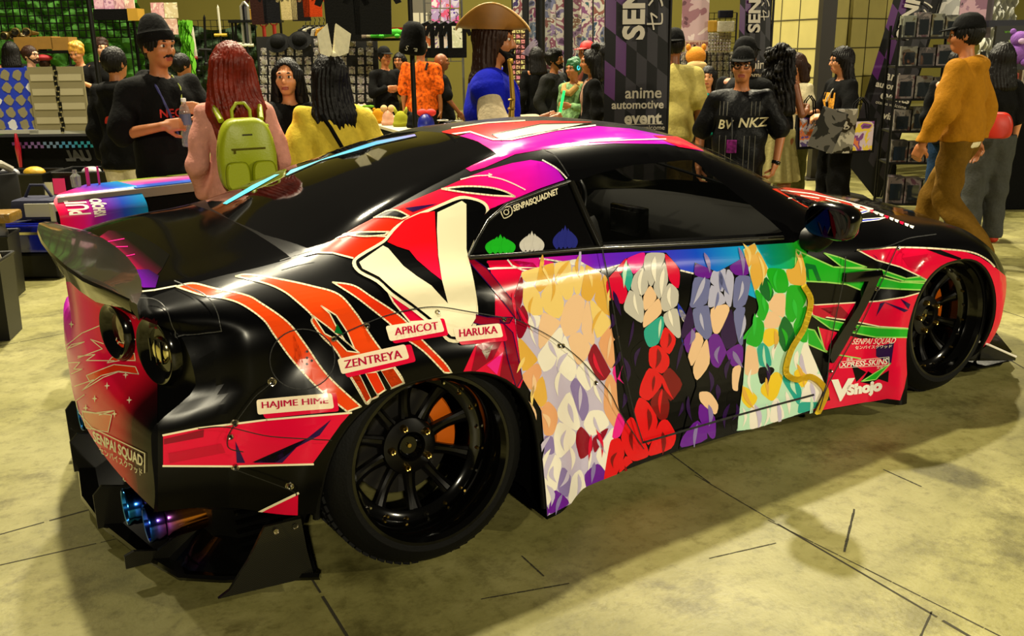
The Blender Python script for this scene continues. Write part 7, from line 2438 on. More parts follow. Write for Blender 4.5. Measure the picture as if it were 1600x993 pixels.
# ---- rack of brown-red pins behind the pirate
o = plate('pin_rack', 776, 44, 821, 152, 14.0, .3, mat('rack_wine', '#4a1c12', .6), 'wine red rack of small pins right of the pirate costume', 'display rack')
b = MB(); b.box((0, .15, -1.0), (.42, .28, 1.1), BCL); b.build('rack_base', o)
pinp = None
for r_ in range(13):
    for c_ in range(6):
        P = W(780 + c_ * 7.4, 49 + r_ * 8, 13.98)
        if pinp is None:
            b = MB(); b.box((0, 0, 0), (.055, .016, .05), art('pin_card', ['#3a120a', '#a8563a', '#d89a78', '#5a2014'], .9, 30), .004); oo = pinp = b.build('pin_card')
        else: oo = pinp.copy(); C.objects.link(oo)
        oo.location = P; oo.rotation_euler = (0, 0, RZ); tag(oo, 'tiny reddish pin card on the wine red rack', 'pin card', 'pin cards on the wine red rack')
# ---- wall of art prints
bw = plate('print_wall', 800, -60, 946, 215, 14.6, .06, mat('print_wall_black', '#08070a', .8), 'black board wall full of art prints', 'print wall')
b = MB(); b.box((0, .03, -.9), (1.4, .06, .9), MATS['print_wall_black']); b.build('wall_foot', bw)
cols = [802, 827, 852, 869, 892, 909, 928]
prp = None
for c_, u in enumerate(cols):
    for r_ in range(7):
        if prp is None:
            b = MB(); b.box((0, 0, 0), (.155, .01, .285), ART, .002); b.box((0, -.0, 0), (.162, .006, .292), PLAS, .002); b.box((.05, -.006, -.115), (.035, .004, .03), PLAS); oo = prp = b.build('art_print')
        else: oo = prp.copy(); C.objects.link(oo)
        oo.location = W(u + 8, 12 + (r_ - 1) * 31, 14.55); oo.rotation_euler = (0, 0, RZ)
        tag(oo, f'art print in column {ORD[c_]} from left, {ORD[r_]} row, on the black print wall', 'art print', 'art prints on the black print wall')
for i, u in enumerate((820, 844, 888)):
    b = MB(); b.box((0, 0, 1.7), (.13 if i else .07, .05, 3.4), METK); o = b.build('wall_upright'); p = W(u, 60, 14.4); o.location = (p[0], p[1], 0); o.rotation_euler = (0, 0, RZ); tag(o, ('slim', 'wide', 'narrow')[i] + ' black upright standing before the art prints, ' + ORD[i] + ' from left', 'upright')
b = MB(); n = 9
for i in range(n):
    a0, a1 = .2 + 1.2 * i / n, .2 + 1.2 * (i + .7) / n
    b.add([(0, -.004 * i, 0), (.28 * math.cos(a0), -.004 * i, .28 * math.sin(a0)), (.28 * math.cos(a1), -.004 * i, .28 * math.sin(a1))], [(0, 1, 2)], mat('fan_lilac', '#8a7a98', .6))
o = b.build('paper_fan', fixn=False); o.location = W(815, 84, 13.8); o.rotation_euler = (0, .5, RZ); tag(o, 'lilac folding fan standing beside the wine red rack', 'fan')
b = MB(); p = W(835, 160, 13.0); b.box((0, 0, .42), (1.5, .6, .84), BCL, .02); b.box((0, -.02, .85), (1.52, .64, .02), mat('counter_grey', '#6a645a', .5)); o = b.build('sales_counter'); o.location = (p[0], p[1], 0); o.rotation_euler = (0, 0, RZ); tag(o, 'black covered counter in front of the art prints', 'counter')

# ---- event banners
BANK = mat('banner_black', '#040407', .5, spec=.25); BANP = mat('banner_violet', '#4a0f5e', .45); BAND = mat('banner_dim_violet', '#110a1a', .5); BANW = mat('banner_white', '#c4bcae', .5)


def banner(u0, u1, v1, hd, yaw, label, texts, lean=0.0, flip=False):
    l, r = W(u0, 120, hd), W(u1, 120, hd)
    w = float((r - l) @ HR_)
    c = (l + r) / 2
    root = empty('event_banner', (c[0], c[1], 0), RZ + yaw, label, 'banner', 'tall event banners')
    root.rotation_euler = (0, lean, RZ + yaw)
    z0, H = .35, 2.6
    nx, nz = 6, 22
    b = MB()

    def bend(x, z): return .02 * math.sin(z * 3.1 + x * 2) + .012 * math.sin(x * 9)
    for j in range(nz):
        for i in range(nx):
            x0, x1 = -w / 2 + w * i / nx, -w / 2 + w * (i + 1) / nx
            za, zb = z0 + H * j / nz, z0 + H * (j + 1) / nz
            m = BANK
            if (i + j // 2) % 2 == 0:
                if i < 2 and za > 1.2: m = BANP
                elif za > .5: m = BAND
            sl = .06
            b.add([(x0, bend(x0, za), za - sl * i), (x1, bend(x1, za), za - sl * (i + 1)), (x1, bend(x1, zb), zb - sl * (i + 1)), (x0, bend(x0, zb), zb - sl * i)], [(0, 1, 2, 3)], m)
    b.build('banner_cloth', root, smooth=40, merge=.001)
    for s, x, z, size, rot, bold in texts:
        vs, fs = text_mesh(s, size, 0, 0, 1.0, bold)
        out = []
        for vx, vy, _ in vs:
            X, Z = (vx, vy) if not rot else (-vy, vx)
            X, Z = X + x, Z + z
            out.append((X, bend(X, Z) - .018, Z))
        t = MB(); t.add(out, fs, BANW); t.build('lettering', root)
    f = MB(); f.tube([(w / 2 + .01, .02, 0), (w / 2 + .01, .02, z0 + H)], .012, METK, 8); f.box((0, .02, .012), (.6, .4, .02), METK, .004)
    f.build('banner_pole', root)
    return root


banner(944, 1043, 205, 7.2, 0.0, 'tall black violet event banner directly behind the car roof', [('SENPAI', -.02, 2.02, .22, True, .008), ('センパイ', .14, 2.03, .15, True, 0), ('anime', .055, 1.29, .115, False, .002), ('automotive', .015, 1.205, .085, False, .002), ('event', .055, 1.105, .125, False, .004), ('otakus welcome', .06, 1.035, .05, False, 0), ('――――――', .06, 1.062, .05, False, 0), ('visit!', .10, .96, .07, False, 0)])
banner(1147, 1204, 100, 9.6, .2, 'black violet event banner behind the man in the jersey', [('SENPAI', -.02, 2.02, .18, True, .006), ('センパイ', .10, 2.08, .12, True, 0), ('anime', .06, 1.43, .12, False, .002), ('automotive', .04, 1.33, .09, False, .002), ('events', .06, 1.24, .12, False, .002)], .0)
banner(1322, 1392, 200, 10.2, -.1, 'leaning black violet event banner behind the woman holding prints', [('SENPAI', -.03, 2.0, .20, True, .008), ('センパイ', .13, 2.02, .15, True, 0), ('anime', .06, 1.30, .13, False, .003), ('automotive', .04, 1.20, .09, False, .003), ('events', .07, 1.10, .12, False, .003), ('otakus welcome', .05, 1.02, .05, False, 0), ('visit!', .10, .90, .10, False, .003)], .20)
# dark steel post at the pillar's corner
b = MB(); b.box((0, 0, 2.2), (.17, .17, 4.4), mat('bronze_post', '#1c1710', .5)); b.box((0, 0, .01), (.3, .3, .02), MATS['bronze_post']); o = b.build('steel_post'); p = W(1287, 100, 11.7); o.location = (p[0], p[1], 0); o.rotation_euler = (0, 0, RZ); tag(o, 'dark bronze square post at the corner of the tiled pillar', 'post')
b = MB(); b.box((0, 0, 2.2), (.09, .09, 4.4), MATS['bronze_post']); o = b.build('steel_post'); p = W(1397, 100, 11.9); o.location = (p[0], p[1], 0); tag(o, 'slim bronze post at the right edge of tiled pillar', 'post')
# ---- pin stall in the middle
plate('hanging_poster', 1066, -30, 1108, 64, 12.0, .015, art('big_poster_ink', ['#5a2a20', '#8c5a50', '#b89a94', '#d8ccc4'], .8, 3.2), 'tall rust and white hanging poster beside the nearest banner', 'poster')
o = plate('pin_sign', 1071, 63, 1106, 80, 11.95, .015, mat('sign_pale', '#b89a8c', .6), 'pale sign with reversed lettering under the rust poster', 'sign')
vs, fs = text_mesh('BELUKPINS', .058, 0, 0, .95, .001); b = MB(); b.add([(-x, -.004, y + .02) for x, y, z in vs], fs, mat('sign_rust', '#7a3020', .6)); b.build('lettering', o)
gridwall('grid_panel', 1106, 20, 1150, 86, 12.1, METK, .07, 'black wire grid of the pin stall beside rust poster', r=.005)
o = plate('button_board', 1107, 51, 1142, 82, 11.95, .03, mat('button_board_pale', '#a8a294', .6), 'pale board full of round buttons on the wire grid', 'button board')
for r_ in range(6):
    for c_ in range(8):
        b = MB()
        b.lathe([(0, .012), (.011, .010), (.014, .0)], SMALL, 10, M=Matrix.Translation((-.125 + c_ * .036, 0, .105 - r_ * .038)) @ Matrix.Rotation(PI / 2, 4, 'X'))
        b.build('button', o)
plate('folded_tee', 1122, 33, 1148, 50, 11.9, .1, cloth('tee_white', '#b0aa98'), 'white folded t-shirt stacked on the wire grid', 't-shirt', bevel=.01); plate('folded_tee', 1124, 16, 1146, 28, 11.9, .1, cloth('tee_navy', '#15151f'), 'navy folded t-shirt on top of the wire grid', 't-shirt', bevel=.01)
plate('yellow_pouch', 1107, 32, 1121, 50, 11.95, .05, mat('pouch_yellow', '#a8801c', .6), 'yellow pouch hanging on the wire grid', 'pouch', bevel=.01)
o = plate('dark_display', 1062, 82, 1150, 135, 12.3, .06, mat('print_wall_black', '#08070a', .8), 'dark display board behind the long-haired girl', 'display board')
b = MB(); b.box((0, .03, -.75), (1.0, .06, 1.1), MATS['print_wall_black']); b.build('board_foot', o)
for r_ in range(3):
    for c_ in range(9):
        oo = proto.copy(); C.objects.link(oo); oo.location = W(1068 + c_ * 9.5, 88 + r_ * 15, 12.22); oo.rotation_euler = (0, 0, RZ); oo.scale = (.62, 1, .9)
        tag(oo, 'small packet on the dark display behind the long-haired girl', 'packet', 'packets on the dark display')
b = MB(); OP = mat('plush_orange', '#c07810', .9, bump=.4); b.ell((0, 0, .22), (.12, .11, .11), OP); b.ell((0, 0, .02), (.11, .10, .14), OP); b.ell((0, -.08, .12), (.12, .06, .05), mat('plush_pale', '#c8a870', .9))
for sg in (-1, 1): b.ell((sg * .09, 0, .32), (.03, .03, .04), OP); b.ell((sg * .12, -.05, .0), (.04, .05, .07), OP)
o = b.build('orange_plush', smooth=180); o.location = W(1086, 118, 11.4); o.rotation_euler = (0, 0, RZ); tag(o, 'large orange plush toy hanging beside the long-haired girl', 'plush toy')
b = MB(); b.tube([(0, .1, -1.3), (0, .1, .35)], .015, METK, 8); b.build('plush_stand', o)
# ---- bags
def tote(u, v, hd, w, h, m, pm, label, yaw=0.0):
    root = empty('tote_bag', W(u, v, hd), RZ + yaw, label, 'bag')
    b = MB()
    vs = [(-w * .46, -.03, -h / 2), (w * .46, -.03, -h / 2), (w / 2, -.012, h / 2), (-w / 2, -.012, h / 2), (-w * .46, .05, -h / 2), (w * .46, .05, -h / 2), (w / 2, .02, h / 2), (-w / 2, .02, h / 2)]
    b.add(vs, [(0, 1, 2, 3), (5, 4, 7, 6), (0, 4, 5, 1), (1, 5, 6, 2), (4, 0, 3, 7)], m); b.build('bag_body', root)
    hd_ = MB()
    for y in (-.014, .02): hd_.tube([(-w * .25, y, h / 2 - .01), (-w * .18, y, h / 2 + .12), (0, y, h / 2 + .17), (w * .18, y, h / 2 + .12), (w * .25, y, h / 2 - .01)], .007, m, 6)
    hd_.build('bag_handle', root, smooth=60)
    p = MB(); p.add([(-w * .38, -.034, -h * .42), (w * .38, -.034, -h * .42), (w * .42, -.018, h * .42), (-w * .42, -.018, h * .42)], [(0, 1, 2, 3)], pm); p.build('printed_panel', root)
    return root


VIOP = art('bag_print', ['#3a0c50', '#6a1c84', '#c8a020', '#b8a8b8', '#5a1870', '#c04028'], 1.0, 7)
tote(1262, 206, 8.6, .24, .30, BLKC, VIOP, 'black tote bag with violet print carried by the ponytailed woman', .25)
tote(1341, 212, 7.9, .30, .28, BLKC, VIOP, 'violet printed bag held by the woman with shaved side', .2)
for i, (u, v, w, h, m_, lb, ya) in enumerate(((1293, 203, .21, .34, art('print_grey', ['#0c0c0c', '#2a2a28', '#6a675e', '#1a1a19'], .2, 6), 'dark grey art sheet, leftmost of the sheets the woman holds', -.3), (1316, 205, .22, .36, art('print_mono', ['#0a0a0a', '#c8c2b0', '#0c0c0c', '#8a8678', '#d0cab8'], .1, 7), 'black and white art sheet held in front of the violet bag', .1))):
    b = MB(); b.box((0, 0, 0), (w, .004, h), m_); o = b.build('art_sheet'); o.location = W(u, v, 7.75 + .02 * i); o.rotation_euler = (.1, .32 - .3 * i, RZ + ya); tag(o, lb, 'art sheet')
# ---- black rack of boxed figures
rk = empty('figure_rack', W(1436, 200, 9.1) * np.array([1, 1, 0]), RZ - .12, 'black metal rack on casters full of boxed figures', 'rack')
wR, dR = .52, .34
b = MB()
for x in (-wR / 2, wR / 2):
    for y in (0, dR): b.tube([(x, y, .06), (x, y, 1.78)], .014, METK, 8)
b.build('rack_posts', rk)
zs = [.10, .50, .80, 1.10, 1.40, 1.66]
for z in zs:
    b = MB(); b.box((0, dR / 2, z), (wR, dR, .018), METK); b.build('rack_shelf', rk)
for x in (-wR / 2, wR / 2):
    for y in (0, dR): b = MB(); b.lathe([(0, -.012), (.03, -.012), (.034, 0), (.03, .012), (0, .012)], RUB, 14, M=Matrix.Translation((x, y, .034)) @ Matrix.Rotation(PI / 2, 4, 'Y')); b.build('caster', rk)
bx = None
rp = Vector(rk.location); ca, sa = math.cos(RZ - .12), math.sin(RZ - .12)
names = ['bottom', 'second', 'third', 'fourth', 'fifth', 'top']
for si, z in enumerate(zs):
    for i in range(3 if si < 5 else 4):
        hgt = (.26, .22, .22, .22, .19, .22)[si] * (1 - .06 * ((i + si) % 3)); wd = .155 if si < 5 else .118
        root_l = (-wR / 2 + .03 + wd / 2 + i * (wd + .008), .10, z + .010 + hgt / 2)
        b = MB(); b.box((0, 0, 0), (wd * .96, .15, hgt), BOXP, .003); b.box((0, -.078, -.02), (wd * .7, .004, hgt * .62), mat('box_window', '#22262a', .05, coat=1)); b.ell((0, -.076, -.03), (wd * .18, .004, hgt * .2), mat('figure_inside', '#7a6450', .6), 8, 6)
        o = b.build('figure_box'); o.location = rp + Vector((root_l[0] * ca - root_l[1] * sa, root_l[0] * sa + root_l[1] * ca, root_l[2])); o.rotation_euler = (0, 0, RZ - .12)
        tag(o, f'boxed figure on the {names[si]} shelf of the black rack, {ORD[i]} from left', 'figure box', 'boxed figures on the black rack')
# ---- posters behind the rack
pw = plate('poster_wall', 1402, -30, 1552, 60, 13.4, .06, mat('poster_wall_grey', '#5a5058', .8), 'grey board carrying large violet posters behind the rack', 'poster board')
b = MB()
for x in (-.6, .6): b.box((x, .03, -1.4), (.06, .05, 1.7), METK)
b.build('board_leg', pw)
for i, (u0, u1, v1, m_) in enumerate(((1406, 1458, 48, PURART), (1460, 1500, 40, art('poster_grey_ink', ['#1c1a22', '#6a6670', '#d8d4d0', '#b0aab0'], .5, 4)), (1501, 1543, 34, art('poster_rose_ink', ['#4a2a2c', '#a0686a', '#c89a90', '#8a4a4a'], .8, 4)))):
    plate('poster', u0, -28, u1, v1, 13.35, .02, m_, ('violet crowded', 'grey and white', 'rose coloured')[i] + ' large poster above the figure rack', 'poster')
b = MB(); b.lathe([(0, .02), (.09, .016), (.11, 0)], mat('badge_blue', '#1c3cc0', .3), 24, M=Matrix.Rotation(PI / 2, 4, 'X')); o = b.build('round_badge', smooth=50); o.location = W(1413, 35, 13.25); o.rotation_euler = (0, 0, RZ); tag(o, 'large round blue badge on the violet poster', 'badge')
drape('white_curtain', 1545, -40, 1592, 34, 16.0, mat('curtain_white', '#b8b8b0', .8), 'white curtain at the upper right behind the cap', .0)
o = plate('stall_sign', 1553, 40, 1640, 120, 11.2, .05, mat('sign_black', '#060708', .5), 'black stall sign with green lines of text at right', 'sign')
for i, s_ in enumerate(('www.――――――', '―――――')):
    vs, fs = text_mesh(s_, .055, 0, 0, 1, .0); b = MB(); b.add([(x + .0, -.004, y + .22 - .045 * i) for x, y, z in vs], fs, mat('sign_green', '#5a9a10', .6)); b.build('sign_text', o)
b = MB(); b.box((0, -.006, .06), (.34, .006, .14), mat('sign_picture', '#8a9070', .5)); b.build('sign_picture', o)
b = MB(); 
for x in (-.28, .28): b.box((x, .02, -.95), (.04, .04, 1.3), METK)
b.build('sign_leg', o)
plate('header_board', 1545, 31, 1640, 42, 13.0, .1, mat('header_navy', '#12142a', .6), 'dark navy board below the white curtain', 'board')
b = MB(); LP = mat('plush_lilac', '#7a4a9a', .9, bump=.4)
b.ell((0, 0, .0), (.09, .08, .10), LP); b.ell((0, -.01, .14), (.085, .08, .075), LP); b.ell((0, -.085, .12), (.035, .02, .028), mat('plush_lilac_pale', '#b89ac0', .9))
for sg in (-1, 1): b.ell((sg * .065, 0, .21), (.03, .02, .03), LP); b.ell((sg * .09, -.04, .02), (.035, .05, .035), LP); b.ell((sg * .06, -.06, -.08), (.04, .05, .04), LP)
o = b.build('plush_bear', smooth=180); o.location = W(1590, 84, 9.6); o.rotation_euler = (0, 0, RZ - .2); tag(o, 'lilac plush bear sitting high at the right edge', 'plush bear')
# goods table at the right edge
rt = empty('goods_table', W(1632, 250, 9.3) * np.array([1, 1, 0]), RZ, 'black-draped goods table at the right edge', 'table')
b = MB(); b.box((0, .4, .47), (1.1, .8, .94), BCL, .015); b.build('table_skirt', rt)
for z in (1.18, 1.42):
    b = MB(); b.box((.05, .5, z), (.9, .3, .02), METK); b.build('tier_shelf', rt)
b = MB()
for x in (-.38, .48): b.tube([(x, .5, .94), (x, .5, 1.44)], .012, METK, 6)
b.build('tier_post', rt)
bl_ = Vector(rt.location); ca, sa = math.cos(RZ), math.sin(RZ)
for i in range(14):
    x = -.46 + (i % 7) * .14; y = .12 if i < 7 else .5; z = .945 if i < 7 else 1.192
    cc = ('#8a8478', '#1c1c20', '#a03018', '#a89a80', '#3a3a40', '#b0aaa0', '#6a1c14')[i % 7]
    b = MB(); h_ = .09 + .03 * ((i * 5) % 4); b.box((0, 0, h_ / 2), (.11, .10, h_), mat('goods_%s' % cc[1:], cc, .5), .006); b.box((0, -.052, h_ / 2), (.07, .003, h_ * .6), SMALL)
    o = b.build('goods_box'); o.location = bl_ + Vector((x * ca - y * sa, x * sa + y * ca, z)); o.rotation_euler = (0, 0, RZ); tag(o, f'small goods box on the right edge table, {ORD[i % 7]} from left, {("table top", "lower tier")[i // 7]}', 'goods box')

# ---- left: display panels on a black table, crates, runner
tb = empty('black_table', un(75, 300, z=0) * np.array([1, 1, 0]), RZ, 'black-clothed table with checkered strip under display panels', 'table')
P0 = W(75, 212, 11.6); tb.location = (P0[0], P0[1], 0)
ht = float(P0[2])
wT = float((W(168, 212, 11.6) - W(-30, 212, 11.6)) @ HR_)
b = MB(); b.box((0, .35, ht / 2), (wT, .7, ht - .02), BCL, .01); b.build('table_cloth', tb)
ck = MB()
CKM = [mat('check_%d' % i, c, .5) for i, c in enumerate(('#7a3a9a', '#8a6ab8', '#7a9ad0', '#4a9ad8', '#2a9ac0', '#1a8aa0'))]
zc = float(W(95, 226, 11.6)[2])
for i in range(30):
    for j in range(2):
        if (i + j) % 2: continue
        ck.box((-wT * .28 + i * .038, -.004, zc + .019 - j * .038), (.037, .006, .037), CKM[min(5, i // 5)])
ck.build('checker_strip', tb)
vs, fs = text_mesh('UAL', .17, 0, .3, 1, .01); t = MB(); t.add([(-x + .35, -.006, y + zc - .14) for x, y, z in vs], fs, mat('cloth_lettering', '#3a3a3c', .7)); t.build('cloth_lettering', tb)
PANM = mat('panel_grey', '#7d7558', .5); PANF = mat('panel_frame', '#a8a8a4', .15); PBLUE = mat('panel_blue', '#1430b0', .4)
zt = ht
o = plate('sticker_panel', -30, 106, 58, 206, 11.55, .02, PBLUE, 'blue display panel covered with grey die-cut stickers', 'display panel', yaw=.15)
for r_ in range(5):
    for c_ in range(5):
        b = MB(); n = 12
        b.prism([((.052 + .010 * math.sin(i * 2.1 + r_)) * math.cos(2 * PI * i / n), (.06 + .010 * math.cos(i * 1.7 + c_)) * math.sin(2 * PI * i / n)) for i in range(n)], .004, PANM if (r_ * 3 + c_) % 7 else mat('sticker_white', '#c8c8d0', .4), M=Matrix.Translation((-.27 + c_ * .135, -.001, .29 - r_ * .145)) @ Matrix.Rotation(PI / 2, 4, 'X'))
        b.build('sticker', o)
o = plate('sample_panel', 48, 104, 136, 204, 11.5, .02, PANM, 'grey striped sample panel with dark beaded centre line', 'display panel', yaw=-.05)
b = MB()
for i in range(9):
    if i % 2 == 0: continue
    for sg in (-1, 1): b.box((sg * .17, -.003, .33 - i * .083), (.28, .004, .075), mat('panel_light', '#a49c80', .5))
b.build('sample_strip', o)
b = MB()
for i in range(13): b.box((.012 * math.sin(i * 1.9), -.005, .36 - i * .06), (.04, .006, .05), METK); b.ell((.012 * math.sin(i * 1.9), -.01, .33 - i * .06), (.012, .006, .012), CHROME, 8, 6)
b.build('bead_line', o)
for q, (u0, u1) in enumerate(((-32, 60), (46, 138))):
    fr_ = plate('panel_stand', u0, 203, u1, 209, 11.5, .12, PANF, ('clear stand under the blue sticker panel', 'clear stand under the grey striped panel')[q], 'stand')
b = MB(); b.tube([(0, 0, -.22), (0, -.01, .0), (0, 0, .18)], [.02, .035, .015], mat('red_bottle', '#a80c28', .2, coat=1), 10); o = b.build('red_figure', smooth=60); o.location = W(28, 232, 11.35); tag(o, 'glossy slim red bottle hanging at the black table corner', 'bottle')


def bin_(name, u, v, w, d, h, m, label, items=(), yaw=0.0, base=None, z=0.0):
    P = un(u, v, z=z) if base is None else base
    root = empty(name, (P[0], P[1], z), RZ + yaw, label, 'bin')
    b = MB(); t = .012
    o_ = [(-w * .45, -d * .45), (w * .45, -d * .45), (w * .45, d * .45), (-w * .45, d * .45)]; O_ = [(-w / 2, -d / 2), (w / 2, -d / 2), (w / 2, d / 2), (-w / 2, d / 2)]
    vs = [(x, y, 0) for x, y in o_] + [(x, y, h) for x, y in O_] + [(x * .93, y * .93, h) for x, y in O_] + [(x * .93, y * .93, .02) for x, y in o_]
    fs = [(0, 1, 5, 4), (1, 2, 6, 5), (2, 3, 7, 6), (3, 0, 4, 7), (4, 5, 9, 8), (5, 6, 10, 9), (6, 7, 11, 10), (7, 4, 8, 11), (8, 9, 13, 12), (9, 10, 14, 13), (10, 11, 15, 14), (11, 8, 12, 15), (12, 13, 14, 15), (3, 2, 1, 0)]
    b.add(vs, fs, m); b.tube([(x, y, h) for x, y in O_ + O_[:1]], .012, m, 6); b.build('bin_body', root)
    return root


TUB = mat('tub_black', '#060607', .4, spec=.3)
b1 = bin_('storage_bin', 48, 322, .6, .5, .38, TUB, 'black storage bin left of the middle under the checkered table', z=0); b2 = bin_('storage_bin', 146, 318, .6, .5, .38, TUB, 'black storage bin right under the checkered table', z=0)
for i, (bb, x, y, z, r_, cc, lb) in enumerate(((b1, .1, 0, .37, .10, '#b08a18', 'yellow cap lying in the left black bin'), (b2, .05, -.05, .36, .09, '#9a9a98', 'grey plastic wrap in the right black bin'), (b1, -.2, .05, .36, .09, '#8a8a90', 'silvery wrap in the left black bin'), (b2, .26, 0, .36, .08, '#77777c', 'grey bundle at the right end of the right bin'))):
    b = MB(); b.ell((0, 0, 0), (r_ * 1.2, r_ * .9, r_ * .7), mat('bin_item_' + cc[1:], cc, .5, bump=.5, bscale=20), 14, 9); b.box((r_ * .9, 0, -r_ * .2), (r_ * .9, r_, .015), MATS['bin_item_' + cc[1:]], .004)
    o = b.build('bin_content', smooth=60); o.location = Vector(bb.location) + Vector((x * ca - y * sa, x * sa + y * ca, z)); o.rotation_euler = (0, 0, RZ); tag(o, lb, 'loose item')
for i, (u, v, cc, lb) in enumerate(((74, 297, '#b0aa90', 'white paper label on the front of the left bin'), (93, 291, '#c81c64', 'hot pink card standing between the black bins'))):
    b = MB(); b.box((0, 0, 0), (.13, .004, .17), mat('card_' + cc[1:], cc, .6)); o = b.build('paper_card'); o.location = W(u, v, 10.2); o.rotation_euler = (0, 0, RZ); tag(o, lb, 'card')
# foreground bins at the left edge
d1 = bin_('waste_bin', -12, 525, .30, .28, .48, TUB, 'tall black bin at the left edge, nearest of the pair', yaw=.2); d2 = bin_('waste_bin', 0, 462, .30, .28, .44, TUB, 'black bin with pale rim behind the nearest left bin', yaw=.2)
for i, (bb, cc, lb) in enumerate(((d1, '#b0a890', 'cream crumpled bag in the nearest left bin'), (d2, '#8a8a8c', 'grey plastic bag in the bin behind'))):
    b = MB(); b.ell((0, 0, 0), (.12, .10, .08), mat('crumple_%d' % i, cc, .4, bump=.8, bscale=14), 16, 10); b.ell((.05, .02, .05), (.06, .06, .05), MATS['crumple_%d' % i], 12, 8); o = b.build('plastic_bag', smooth=50); o.location = Vector(bb.location) + Vector((0, 0, .47 - .03 * i)); tag(o, lb, 'bag')
P = un(68, 428, z=0)
b = MB(); b.box((0, 0, .10), (.42, .34, .20), TUB, .02); o = b.build('black_case'); o.location = P; o.rotation_euler = (0, 0, RZ); tag(o, 'low black case on the floor under the blue case', 'case')
b = MB(); b.box((0, 0, .105), (.46, .36, .21), mat('case_blue', '#0a1680', .2, coat=.6), .03); b.box((0, -.182, .15), (.2, .006, .02), CHROME); b.box((0, 0, .212), (.40, .3, .01), MATS['case_blue'], .004); o = b.build('blue_case', smooth=40); o.location = P + np.array([0, 0, .202]); o.rotation_euler = (0, 0, RZ); tag(o, 'glossy dark blue case stacked on the black case', 'case')
b = MB(); b.box((0, 0, .09), (.34, .26, .16), mat('bag_navy', '#1a1c38', .8), .05); b.box((.05, -.135, .09), (.2, .012, .1), mat('bag_pale', '#a8a496', .7), .004); b.tube([(-.1, 0, .17), (-.05, 0, .26), (.05, 0, .26), (.1, 0, .17)], .012, mat('bag_navy', '#1a1c38'), 8); o = b.build('duffel_bag', smooth=50); o.location = P + np.array([.05, .02, .42]); o.rotation_euler = (0, 0, RZ); tag(o, 'navy and pale bag on top of the blue case', 'bag')
b = MB(); b.box((0, 0, .04), (.44, .22, .07), mat('gold_wrap', '#7a5a14', .4, bump=.6, bscale=18), .02); o = b.build('wrapped_parcel', smooth=50); o.location = Vector(d2.location) + Vector((-.02, .02, .52)); o.rotation_euler = (0, 0, RZ + .1); tag(o, 'ochre wrapped parcel lying across the bin behind', 'parcel')
b = MB(); b.box((0, 0, .3), (.36, .3, .6), TUB, .02); b.tube([(-.14, -.12, .62), (-.05, -.1, .70), (.06, -.05, .68), (.14, 0, .62)], .035, mat('rag_pale', '#8f8a80', .8), 8); b.ell((-.06, -.06, .66), (.11, .09, .10), mat('rag_rust', '#6a2a12', .8)); o = b.build('utility_tub', smooth=40); P2 = un(8, 372, z=0); o.location = P2; tag(o, 'black tub heaped with rusty and pale rags at left edge', 'tub')
# ---- low counter with the printed runner draped over its end
RUN = grad_mat('runner_blend', 'X', [(-.30, '#d80a3c'), (-.18, '#c8106a'), (-.06, '#7a28b0'), (.04, '#2448c0'), (.17, '#0a86c0')], .3, .3)
RUN2 = grad_mat('runner_top_blend', 'Y', [(-.1, '#0a60b8'), (.08, '#3a58c8'), (.16, '#c83aa0'), (.26, '#e88ab0'), (.36, '#8ab020')], .35, .2)
a0, a1 = at(90, 322, 4.95), at(318, 301, 5.5)
zt = float(at(215, 296, 5.2)[2])
rc_ = empty('low_counter', (a0[0], a0[1], 0), math.atan2(a1[1] - a0[1], a1[0] - a0[0]), 'long black counter with a colourful printed runner behind the car', 'counter')
Lc = float(np.linalg.norm((a1 - a0)[:2])) + .40
b = MB(); b.prism([(.02, .02), (Lc, .02), (Lc, .36), (.36, .36)], zt - .06, BCL, z0=.005); b.build('counter_body', rc_)
b = MB(); b.prism([(0, -.01), (Lc, -.01), (Lc, .39), (.36, .39)], .05, mat('counter_edge_grey', '#77726a', .5), z0=zt - .05); b.build('counter_top', rc_)
b = MB(); b.box((.42 + (Lc - .42) / 2, .19, zt + .004), (Lc - .44, .37, .006), RUN2, .001); b.build('top_runner', rc_)
rn = empty('banner_roll', Vector(rc_.location), rc_.rotation_euler.z, 'red to blue printed runner draped over the counter end by the spoiler', 'runner')
b = MB(); n = 22
prof = []
for i in range(n + 1):
    t = i / n
    a = PI * .55 * t
    if t < .25: prof.append((.30 - t * 4 * .22, zt + .012))
    else:
        q = (t - .25) / .75
        prof.append((.08 - .17 * math.sin(min(1, q * 1.6) * PI / 2), zt + .012 - .20 * max(0, q - .12) / .88))
prof = [(y + .02, z) for y, z in prof]
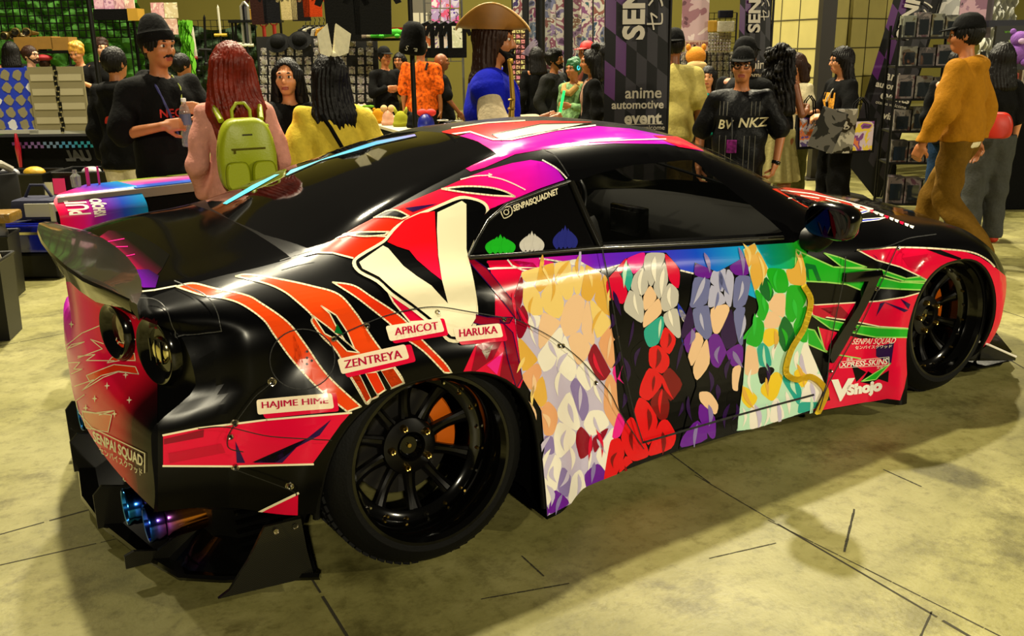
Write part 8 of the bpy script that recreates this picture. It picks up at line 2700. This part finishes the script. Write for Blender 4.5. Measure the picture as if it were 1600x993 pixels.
vs = [(x + max(0, y) * (.9 if x < -.25 else .7 if x < -.15 else 0), y, z) for y, z in prof for x in (-.30, -.2, 0, .1, .17)]
b.add(vs, [(j * 5 + i, j * 5 + i + 1, j * 5 + 6 + i, j * 5 + 5 + i) for j in range(n) for i in range(4)], RUN)
b.build('runner_cloth', rn, smooth=60, fixn=False)
_cz, _sz = math.cos(rc_.rotation_euler.z), math.sin(rc_.rotation_euler.z)
rn.location = Vector(rc_.location) + Vector((.28 * _cz, .28 * _sz, 0))


def on_run(s, cx, t0, size, rot, name):
    vs, fs = text_mesh(s, size, 0, .2, 1, .004)
    out = []
    for vx, vy, _ in vs:
        X, S = (cx - vy, t0 - vx) if rot else (cx + vx, t0 - vy)
        f = max(0, min(n - 1e-4, S * n)); j = int(f); w_ = f - j
        y = prof[j][0] * (1 - w_) + prof[j + 1][0] * w_; z = prof[j][1] * (1 - w_) + prof[j + 1][1] * w_
        out.append((X, y - .004, z + .003))
    t = MB(); t.add(out, fs, WHT); t.build(name, rn)


on_run('PUIT', -.19, .55, .15, True, 'large_word'); on_run('VSHOJO', -.09, .62, .08, True, 'small_word')
b = MB(); b.box((.0, .03, zt - .16), (.05, .06, .26), mat('end_white', '#a8a49a', .5), .004); b.box((-.0, -.003, zt - .14), (.03, .006, .14), METK); b.build('end_panel', rc_)
b = MB(); b.lathe([(0, 0), (.025, 0), (.027, .06), (.012, .075), (.012, .095), (0, .095)], PLA, 14); o = b.build('small_jar', smooth=40); o.location = Vector(rc_.location) + Vector((.20 * _cz - .26 * _sz, .20 * _sz + .26 * _cz, zt + .012)); tag(o, 'small clear jar standing behind the runner on counter', 'jar')
for i, (dx, cc) in enumerate(((.04, '#c81468'), (.10, '#c81468'))):
    b = MB(); b.tube([(0, 0, 0), (0, 0, .10)], .010 - .004 * i, mat('marker_pink', cc, .4), 8); o = b.build('marker_pen'); o.location = Vector(rc_.location) + Vector(((dx + .23) * _cz - .27 * _sz, (dx + .23) * _sz + .27 * _cz, zt + .012)); tag(o, ('thick', 'thin')[i] + ' pink marker standing beside the clear jar', 'marker')
